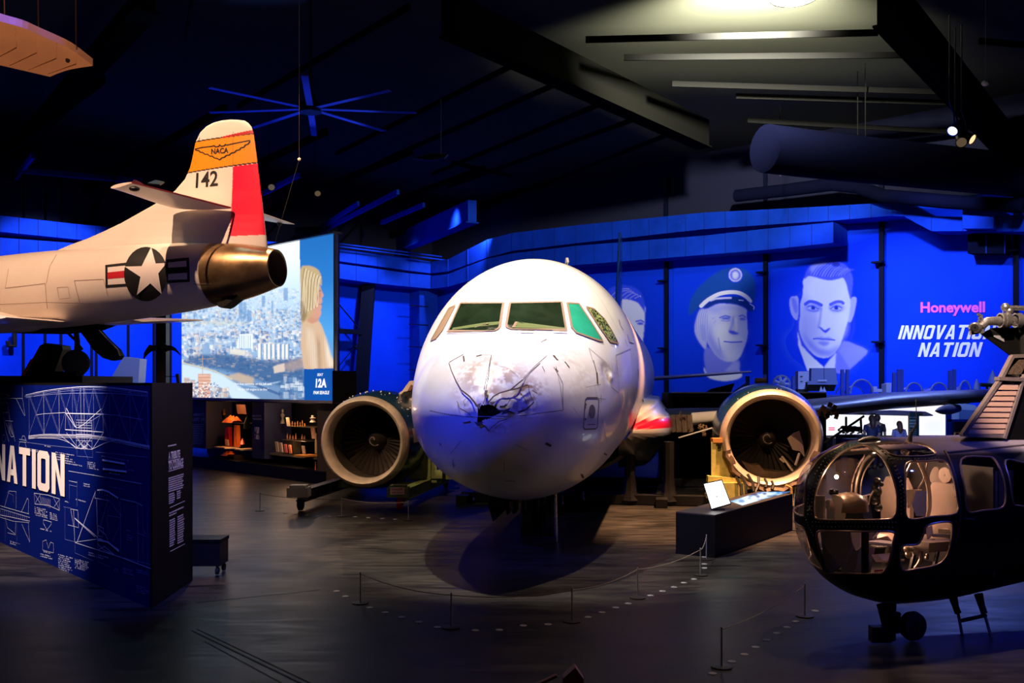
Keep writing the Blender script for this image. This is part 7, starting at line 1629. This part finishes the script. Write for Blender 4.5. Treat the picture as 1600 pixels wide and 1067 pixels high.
wg = foil(MB(), [(W(1318, 646, 31.8), Vector((0, .8, 0)), .12), (W(1400, 646, 31.8), Vector((0, .9, 0)), .22), (W(1450, 647.5, 31.8), Vector((0, .8, 0)), .2), (W(1458, 649, 31.8), Vector((0, .3, 0)), .06)]); simple('small_wing', 'slim pale blue wing with a rounded tip just under the big right wing', 'wing', wg, mat('wing_lilac', (.35, .36, .60, 1), .4), True)
mb = MB().prism([W(x, y, 33.5) for x, y in ((1487, 656), (1487, 640), (1492, 633), (1503, 631), (1503, 627), (1509, 627), (1509, 631), (1524, 633), (1529, 640), (1526, 656))], (0, .8, 0)); cap_ = thing('pale_cabin', 'pale blue boxy cabin unit left of the helicopter pylon', 'cabin unit', (15.5, 33.5, 0)); mb.build('shell', mat('cabin_pale', (.45, .62, .8, 1), .5), cap_)
MB().prism([W(x, y, 33.4) for x, y in ((1499, 655), (1500, 640), (1523, 641), (1522, 655))], (0, .05, 0)).build('door', mat('cabin_door', (.12, .25, .55, 1), .5), cap_); MB().box((W(1508, 0, 33.6).x, 33.7, W(0, 657, 33.6).z/2), (1.0, .9, W(0, 657, 33.6).z)).build('base', M_blacksteel, cap_)
rk = thing('dark_rack', 'dark rack with small orange parts below the pale cabin unit', 'rack', (W(1504, 0, 32).x, 32, 0)); ztop = W(0, 657, 32).z
mb = MB(); [mb.bar((W(x, 0, 32).x, 32, 0), (W(x, 0, 32).x, 32, ztop+.3), .08) for x in (1480, 1484, 1533)]; mb.bar(W(1480, 657, 32), W(1534, 657, 32), .08); mb.build('frame', M_duct, rk)
mb = MB(); [mb.box(W(1494+rr.random()*16, 674+rr.random()*8, 31.9), (.12, .1, .12)) for k in range(10)]; mb.build('orange_parts', mat('parts_orange', (.5, .22, .06, 1), .5), rk)
# ================================================================= storage racks along the right wall
RS = 37.5
def R3(px, py, Z=RS): return W(px, py, Z)
rack = thing('storage_rack', 'long blue lit storage rack along the mural wall', 'rack', (W(1330, 0, RS).x, RS, 0)); zs = R3(0, 617).z
M_rb = mat('rack_blue', (.05, .09, .45, 1), .5)
MB().bar((R3(1195, 0).x, RS, zs-.06), (R3(1465, 0).x, RS, zs-.06), 1.0, .10).build('shelf_board', M_rb, rack)
for px, top in ((1195, 585), (1240, 588), (1316, 577), (1324, 577), (1397, 582), (1404, 577), (1409, 577), (1484, 579), (1491, 577)):
    MB().bar((R3(px, 0).x, RS, 0), (R3(px, 0).x, RS, R3(0, top).z), .09, .12).build('post', M_rb, rack)
for a, b in (((1306, 614), (1316, 600)), ((1397, 583), (1409, 583)), ((1484, 583), (1491, 583)), ((1195, 630), (1240, 618)), ((1300, 640), (1316, 620))): MB().bar(R3(*a), R3(*b), .05, .05).build('brace', M_rb, rack)
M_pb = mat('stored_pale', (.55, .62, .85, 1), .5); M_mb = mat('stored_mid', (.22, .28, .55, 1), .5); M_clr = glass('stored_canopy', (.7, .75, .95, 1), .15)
def sb(name, label, cat, pts, m, d=.5, Z=RS-.2): return simple(name, label, cat, MB().prism([W(x, y, Z) for x, y in pts], (0, d, 0)), m)
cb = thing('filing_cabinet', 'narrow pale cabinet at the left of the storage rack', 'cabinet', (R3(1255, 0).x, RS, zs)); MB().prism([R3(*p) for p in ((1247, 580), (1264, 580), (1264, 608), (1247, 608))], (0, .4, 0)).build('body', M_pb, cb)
MB().box(R3(1255, 612)+Vector((0, .2, 0)), (.4, .4, .2)).build('plinth', M_dark, cb)
for y in (588, 596): MB().box(R3(1252, y)-Vector((0, .02, 0)), (.1, .02, .03)).build('handle', M_dark, cb)
cs = thing('equipment_case', 'double backed blue equipment case with a black open tray on the storage rack', 'case', (R3(1285, 0).x, RS, zs))
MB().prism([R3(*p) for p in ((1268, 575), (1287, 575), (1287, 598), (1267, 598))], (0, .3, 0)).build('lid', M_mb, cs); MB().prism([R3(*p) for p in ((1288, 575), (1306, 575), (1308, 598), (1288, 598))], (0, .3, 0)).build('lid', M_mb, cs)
MB().prism([R3(*p, RS-.3) for p in ((1262, 597), (1308, 597), (1303, 611), (1265, 611))], (0, .4, 0)).build('tray', M_black, cs); MB().prism([R3(*p, RS-.35) for p in ((1262, 595), (1309, 595), (1309, 601), (1262, 601))], (0, .05, 0)).build('tray_edge', M_mb, cs)
MB().prism([R3(*p, RS-.4) for p in ((1278, 593), (1292, 593), (1292, 596), (1278, 596))], (0, .05, 0)).build('plate', M_pb, cs)
for p in (((1280, 612), (1283, 603), (1286, 612)), ((1285, 612), (1288, 604), (1291, 612))): MB().prism([R3(*q_, RS-.45) for q_ in p], (0, .02, 0)).build('tag', M_pb, cs)
re = thing('radial_engine', 'round blue lit radial engine on the storage rack behind the big lip engine', 'engine', (R3(1221, 0).x, RS, zs)); mb = MB(); c = R3(1221, 600)
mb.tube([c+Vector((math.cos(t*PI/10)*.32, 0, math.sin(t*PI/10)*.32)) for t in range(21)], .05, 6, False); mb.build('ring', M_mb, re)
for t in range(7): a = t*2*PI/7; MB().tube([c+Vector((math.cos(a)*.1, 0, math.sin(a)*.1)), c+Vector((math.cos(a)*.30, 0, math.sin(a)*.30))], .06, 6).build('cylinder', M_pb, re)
MB().ball(c, .13, 10, 8).build('hub', M_mb, re)
mo = thing('small_motor', 'small orange brown motor left of the radial engine', 'motor', (R3(1188, 0, 34).x, 34, 0)); MB().box(R3(1188, 605, 34), (.32, .3, .26)).build('case', mat('motor_orange', (.42, .18, .12, 1), .6), mo); MB().tube([R3(1180, 595, 34), R3(1197, 595, 34)], .10, 8).build('drum', mat('motor_brown', (.35, .2, .12, 1), .6), mo); MB().box((R3(1188, 0, 34).x, 34, R3(0, 612, 34).z/2), (.5, .4, R3(0, 612, 34).z)).build('stand', M_black, mo)
def canopy(x0, x1, yt, label, open_=True):
    c = thing('glass_canopy', label, 'canopy', (R3((x0+x1)/2, 0).x, RS, zs), 0, 'stored cockpit canopies'); w = (x1-x0)/F*RS/2; h = (615-yt)/F*RS; cc = R3((x0+x1)/2, 615)
    rings = [[cc+Vector((math.cos(PI*j/12)*w*(1-.05*i), i*.22-.2, math.sin(PI*j/12)*h*(1-.12*i))) for j in range(13)] for i in range(5)]
    MB().rings(rings, closed=False).build('pane', M_clr, c, True); MB().tube(rings[0], .035, 6).build('frame', M_mb, c, True); MB().tube(rings[4], .02, 6).build('frame', M_mb, c, True); return c
canopy(1326, 1361, 593, 'largest clear cockpit canopy on the storage rack, right of the black tray'); canopy(1412, 1438, 598, 'open ended canopy on the storage rack, left of the two side by side'); canopy(1450, 1477, 598, 'open ended canopy on the storage rack, right of the two side by side'); canopy(1495, 1513, 595, 'smallest canopy at the right end of the storage rack')
simple('stored_parts', 'small jumbled pale part beside the largest canopy on the rack', 'part', MB().box(R3(1369, 610), (.35, .3, .12)).box(R3(1366, 606), (.15, .2, .12)), M_pb)
sb('small_cabinet', 'small pale box with dark slots between the rack posts', 'box', ((1385, 600), (1393, 598), (1392, 614), (1385, 614)), M_pb)
for x, w, yt, lb in ((1526, 11, 592, 'smaller blue nose cone left of the helicopter pylon'), (1551, 17, 578, 'taller blue nose cone left of the helicopter pylon')):
    c = R3(x, 613); h = (613-yt)/F*RS; mb = MB().lathe([(0, w/F*RS/2), (h*.35, w/F*RS/2*.9), (h*.7, w/F*RS/2*.55), (h, .01)], c, (0, 0, 1), 16, True); o = simple('nose_cone', lb, 'nose cone', mb, M_mb, True)
mb = MB().bar((R3(1517, 0).x, RS+.4, zs-.06), (R3(1600, 0).x, RS+.4, zs-.06), .8, .1); [mb.bar((R3(x, 0).x, RS+.4, 0), (R3(x, 0).x, RS+.4, zs), .1) for x in (1519, 1560, 1598)]; simple('nose_cone_bench', 'long bench carrying the two blue nose cones', 'bench', mb, M_rb)
simple('pitot_boom', 'dark horizontal boom across the taller nose cone', 'boom', MB().tube([R3(1532, 601, 35), R3(1552, 602, 35)], .07, 8).bar((R3(1542, 601, 35).x, 35, 0), R3(1542, 601, 35), .06), M_dark)
mb = MB().prism([W(x, y, 36) for x, y in ((1105, 613), (1112, 608), (1148, 599), (1143, 611), (1140, 614))], (0, .3, 0)); mb.bar((W(1125, 0, 36.1).x, 36.1, 0), W(1125, 611, 36.1), .1); simple('dark_tailpiece', 'dark slanting tailpiece showing above the left part of the black partition', 'tailpiece', mb, M_ductdark)
for a, b in (((1168, 588), (1168, 612)), ((1147, 612), (1164, 600))): 
    mb = MB().bar(W(*a, 35), W(*b, 35), .12 if a[0] == 1168 else .05); mb.bar((W(b[0], 0, 35).x, 35, 0), W(*b, 35), .08); simple('rack_post', 'upright dark post above the partition' if a[0] == 1168 else 'thin slanting brace above the partition', 'post', mb, M_rb)
# ================================================================= left background, behind the jet
Zb = 30.0
pc = thing('square_post', 'dark square post rising behind the jet near the bird model', 'post', (W(254, 0, 24).x, 24, 0)); MB().bar((W(254, 0, 24).x, 24, 0), (W(254, 0, 24).x, 24, W(0, 470, 24).z), .26).build('shaft', M_blacksteel, pc)
MB().bar((W(254, 0, 24).x, 24, .02), (W(254, 0, 24).x, 24, .06), .6, .6).box((W(254, 0, 24).x, 24, .03), (.6, .6, .06)).build('foot', M_blacksteel, pc)
MB().bar(W(277, 584, 23.6), W(279, 600, 23.6), .07).build('side_bracket', M_black, pc); MB().bar(W(258, 588, 23.7), W(277, 588, 23.7), .02).build('side_rod', M_black, pc)
bd_ = thing('bird_model', 'dark bird model with drooping wings fixed to the square post', 'bird model', tuple(W(254, 545, 23.8)))
P = lambda x, y, z=0: W(223+(x-1195)/5.333, 480+y/5.333, 23.75+z)
mb = MB()
L_ = [((1320, 315), (1320, 365)), ((1285, 318), (1290, 362)), ((1250, 312), (1262, 372)), ((1225, 345), (1240, 392)), ((1205, 380), (1222, 410)), ((1200, 425), (1208, 432))]
Rr_ = [((1370, 318), (1370, 365)), ((1400, 316), (1400, 366)), ((1440, 322), (1435, 358)), ((1470, 340), (1462, 365)), ((1495, 372), (1488, 385)), ((1516, 402), (1512, 405))]
MB().rings([[P(*a), P(*b), P(*b, .04), P(*a, .04)] for a, b in L_]).build('wing', M_blacksteel, bd_); MB().rings([[P(*a), P(*b), P(*b, .04), P(*a, .04)] for a, b in Rr_]).build('wing', M_blacksteel, bd_)
MB().tube([P(1315, 340), P(1345, 335), P(1380, 342), P(1420, 345)], [.06, .13, .12, .03], 10).build('body', M_blacksteel, bd_, True)
def tailp(name, label, pts, m, Z): 
    o = thing(name, label, 'aircraft tail', (W(pts[0][0], 0, Z).x, Z, 0)); MB().prism([W(x, y, Z) for x, y in pts], (.1, .25, 0)).build('fin', m, o)
    zb_ = W(0, max(p[1] for p in pts), Z).z; xm = sum(W(p[0], 0, Z).x for p in pts)/len(pts); MB().box((xm, Z+.2, zb_/2), (1.4, 1.0, zb_)).build('stand', M_black, o); return o
tailp('pale_tail_fin', 'pale blue lit swept tail fin behind the panel, right of the jet wheel', ((169, 598), (193, 557.5), (218.5, 561), (216, 598)), mat('fin_pale', (.55, .6, .8, 1), .5), 27)
o = tailp('dark_tail_fin', 'dark swept tail fin with a red edge left of the jet wheel', ((35, 588), (62, 540), (70, 536), (97, 540), (98, 546), (82, 590)), M_blacksteel, 24); MB().bar(W(35, 588, 23.95), W(50, 562, 23.95), .05).build('red_edge', M_red, o)
simple('wall_pipe', 'dark hooked pipe on the blue wall at the far left', 'pipe', MB().tube([on_wl(s_l(19), .3, W(19, 520, on_wl(s_l(19), 0, 0).y).z), on_wl(s_l(19), .3, W(19, 541, on_wl(s_l(19), 0, 0).y).z), on_wl(s_l(9), .3, W(9, 540, on_wl(s_l(9), 0, 0).y).z), on_wl(s_l(9), .3, W(9, 533, on_wl(s_l(9), 0, 0).y).z)], .12, 8), M_dark)
# ================================================================= overhead things
fan = thing('ceiling_fan', 'big eight bladed ceiling fan lit blue left of centre', 'fan', tuple(W(485, 170, 30.5)))
c = W(485, 170, 30.5); MB().lathe([(-.12, .02), (-.12, .35), (.1, .35), (.3, .2), (.5, .12)], c, (0, 0, 1), 20).build('hub', M_dark, fan, True); MB().tube([c+Vector((0, 0, .4)), (c.x, c.y, 14.9)], .05, 8).build('drop_rod', M_dark, fan)
ends = [(647, 176), (606, 142), (477, 124), (352, 142), (320, 176), (400, 198), (491, 213), (598, 204)]
M_blade = mat('fan_blade_blue', (.08, .12, .5, 1), .4, .3)
for i, e in enumerate(ends):
    h = plane_hit(e[0], e[1], c, Vector((0, 0, 1))); d = (h-c); d.z = 0; d.normalize(); r = 3.35
    MB().bar(c+d*.3, c+d*r, .20, .025).build('blade', M_blade, fan); 
spot('fan_blue', (c.x+3, c.y+4, 7), tuple(c), 1600, (.1, .2, 1), 40, .6, .2)
hw = thing('hanging_wing', 'tan fabric wing tip hanging at the upper left corner', 'wing', tuple(W(60, 80, 12)))
pl = smoothcurve([(-60, 12), (0, 33), (35, 43), (60, 54), (92, 68), (110, 77), (126, 88), (145, 103)], 3, False)+smoothcurve([(145, 103), (118, 107), (98, 112), (78, 120)], 3, False)[1:]+[(52, 114), (0, 102), (-60, 88)]
pz = [plane_hit(x, y, (0, 0, 6.9), Vector((.05, .22, 1)).normalized()) for x, y in pl]
MB().prism(pz, (0, 0, .06)).build('fabric', mat('doped_fabric', (.55, .26, .13, 1), .6, 0, .15, 2.5), hw)
for k in range(6):
    a = plane_hit(-40+k*32, 24+k*11, (0, 0, 6.895), Vector((.05, .22, 1)).normalized()); b = plane_hit(-75+k*30, 84+k*6.5, (0, 0, 6.895), Vector((.05, .22, 1)).normalized())
    m_ = (a+b)/2+Vector((.12, 0, -.015)); MB().tube([a, m_, b], .005, 5).build('rib', MATS['doped_fabric'], hw)
MB().ball(plane_hit(106, 94.5, (0, 0, 6.89), Vector((.05, .22, 1)).normalized()), .02, 6, 4).build('eyelet', M_dark, hw)
for a, b in (((60, 55), (53, 0)), ((119, 80), (111, 0)), ((8, 80), (2, -5))):
    A1 = W(*a, 11.4); MB().tube([A1, (A1.x-.1, A1.y, 15)], .008, 5).build('hanging_wire', mat('wire_red', (.12, .04, .02, 1), .5), hw)
gl = thing('globe_sensor', 'small white globe hanging at the upper right', 'sensor', tuple(W(1540, 130, 18))); c = W(1540, 130, 18); MB().ball(c, .075, 14, 10, (1, 1, .7)).build('globe', mat('globe_grey', (.5, .55, .75, 1), .4), gl, True); MB().tube([c, (c.x, c.y, 15)], .006, 5).build('cord', M_grey, gl)
M_hot = mat('lamp_lit', (0, 0, 0, 1), .5, emit=(.8, .85, 1, 1), estr=1.5); M_hotw = mat('lamp_lit_warm', (0, 0, 0, 1), .5, emit=(1, .6, .3, 1), estr=1.5)
def can(p, d, label, lit, m=M_duct):
    t = thing('spotlight', label, 'spotlight', tuple(p)); d = Vector(d).normalized()
    MB().lathe([(-.25, .02), (-.25, .09), (.0, .11), (.16, .13), (.16, .12), (.02, .1)], p, d, 18).build('housing', m, t, True); MB().lathe([(.14, .11), (.14, .005)], p, d, 18).build('lens', lit, t)
    MB().tube([p, p+Vector((0, .05, .35)), p+Vector((-.1, .05, .6))], .02, 6).build('bracket', m, t); MB().tube([p+Vector((-.1, .05, .6)), (p.x-.1, p.y+.05, min(14.9, p.z+2.6))], .015, 6).build('drop_rod', M_dark, t); return t
can(W(1492, 200, 22), (-.5, -.4, -.5), 'blue white spotlight hanging by the right roof beam', M_hot); can(W(1511, 214, 22), (.5, -.6, -.5), 'right of the two dim warm spotlights below the blue white one', M_hotw, M_dark); can(W(1501, 219, 22), (-.2, -.7, -.5), 'left of the two dim warm spotlights below the blue white one', mat('lamp_dim', (0, 0, 0, 1), .5, emit=(1, .7, .4, 1), estr=.1), M_dark)
can(W(424, 290, 33), (.2, -.7, -.5), 'tiny lit spotlight right of the red rudder', mat('lamp_small', (0, 0, 0, 1), .5, emit=(1, .8, .6, 1), estr=.1), M_dark); can(W(496, 300, 36), (.2, -.7, -.5), 'tiny spotlight far under the roof right of the jet tail', MATS['lamp_dim'], M_dark)
mb_ = thing('hanging_model', 'small dark model hanging under the roof left of the nose', 'model', tuple(W(674, 245, 28))); c = W(674, 245, 28); MB().prism([W(x, y, 28) for x, y in ((645, 247), (672, 240), (700, 240), (695, 246), (672, 250))], (0, .2, 0)).build('body', M_dark, mb_); MB().tube([W(689, 241, 28), W(689, 155, 28)], .012, 5).build('cable', M_grey, mb_)
dr_ = thing('suspension_cable', 'thin forked cable holding the far tailplane of the jet', 'cable', tuple(W(466, 250, 17.2))); 
a = W(467.5, 249, 17); MB().tube([a, (a.x, a.y, 14.9)], .004, 5).build('cable', M_dark, dr_); MB().tube([a, W(430, 378, 17)], .005, 5).build('cable', M_dark, dr_); MB().ball(a, .03, 8, 6).build('knot', M_cream, dr_)
# the bright lamp at the top edge
lp = thing('high_bay_lamp', 'bright high lamp cut by the top edge of the picture', 'lamp', tuple(W(1240, -4, 25.4))); c = W(1240, -2, 25.4)
MB().lathe([(0, .62), (.12, .6), (.35, .22), (.5, .1)], c, (0, 0, 1), 24).build('reflector', M_dark, lp, True); MB().lathe([(.02, .61), (-.05, .45), (-.10, .01)], c, (0, 0, 1), 24).build('lit_dome', mat('bay_lit', (0, 0, 0, 1), .5, emit=(1, .93, .78, 1), estr=5), lp, True)
MB().tube([c+Vector((0, 0, .5)), (c.x, c.y, 14.9)], .03, 6).build('drop_rod', M_dark, lp)
spot('added_roof_glow', (c.x, c.y+3.0, 13.2), (c.x+.6, c.y+10, 16), 23000, (1, .95, .82), 115, .9, .3)  # unseen spot added so the roof glows like lens glare round the lamp
# wooden thing at the bottom edge
wd_ = thing('wooden_frame', 'brown pointed wooden frame end cut by the bottom edge', 'frame', tuple(W(895, 1060, 7.6))); MB().prism([W(x, y, 7.6) for x, y in ((880, 1060), (899, 1043), (912, 1061), (912, 1110), (880, 1110))], (0, .12, 0)).build('board', M_wood, wd_)
MB().bar(W(838, 1070, 7.5), W(870, 1055, 7.5), .05, .02).build('rail', M_wood, wd_); MB().bar(W(838, 1072, 7.5), (W(838, 1072, 7.5).x, 7.5, 0), .04).build('leg', M_wood, wd_)
spot('wood_spot', (1.5, 6.0, 4.0), tuple(W(890, 1055, 7.6)), 12, (1, .6, .4), 20, .6, .05)
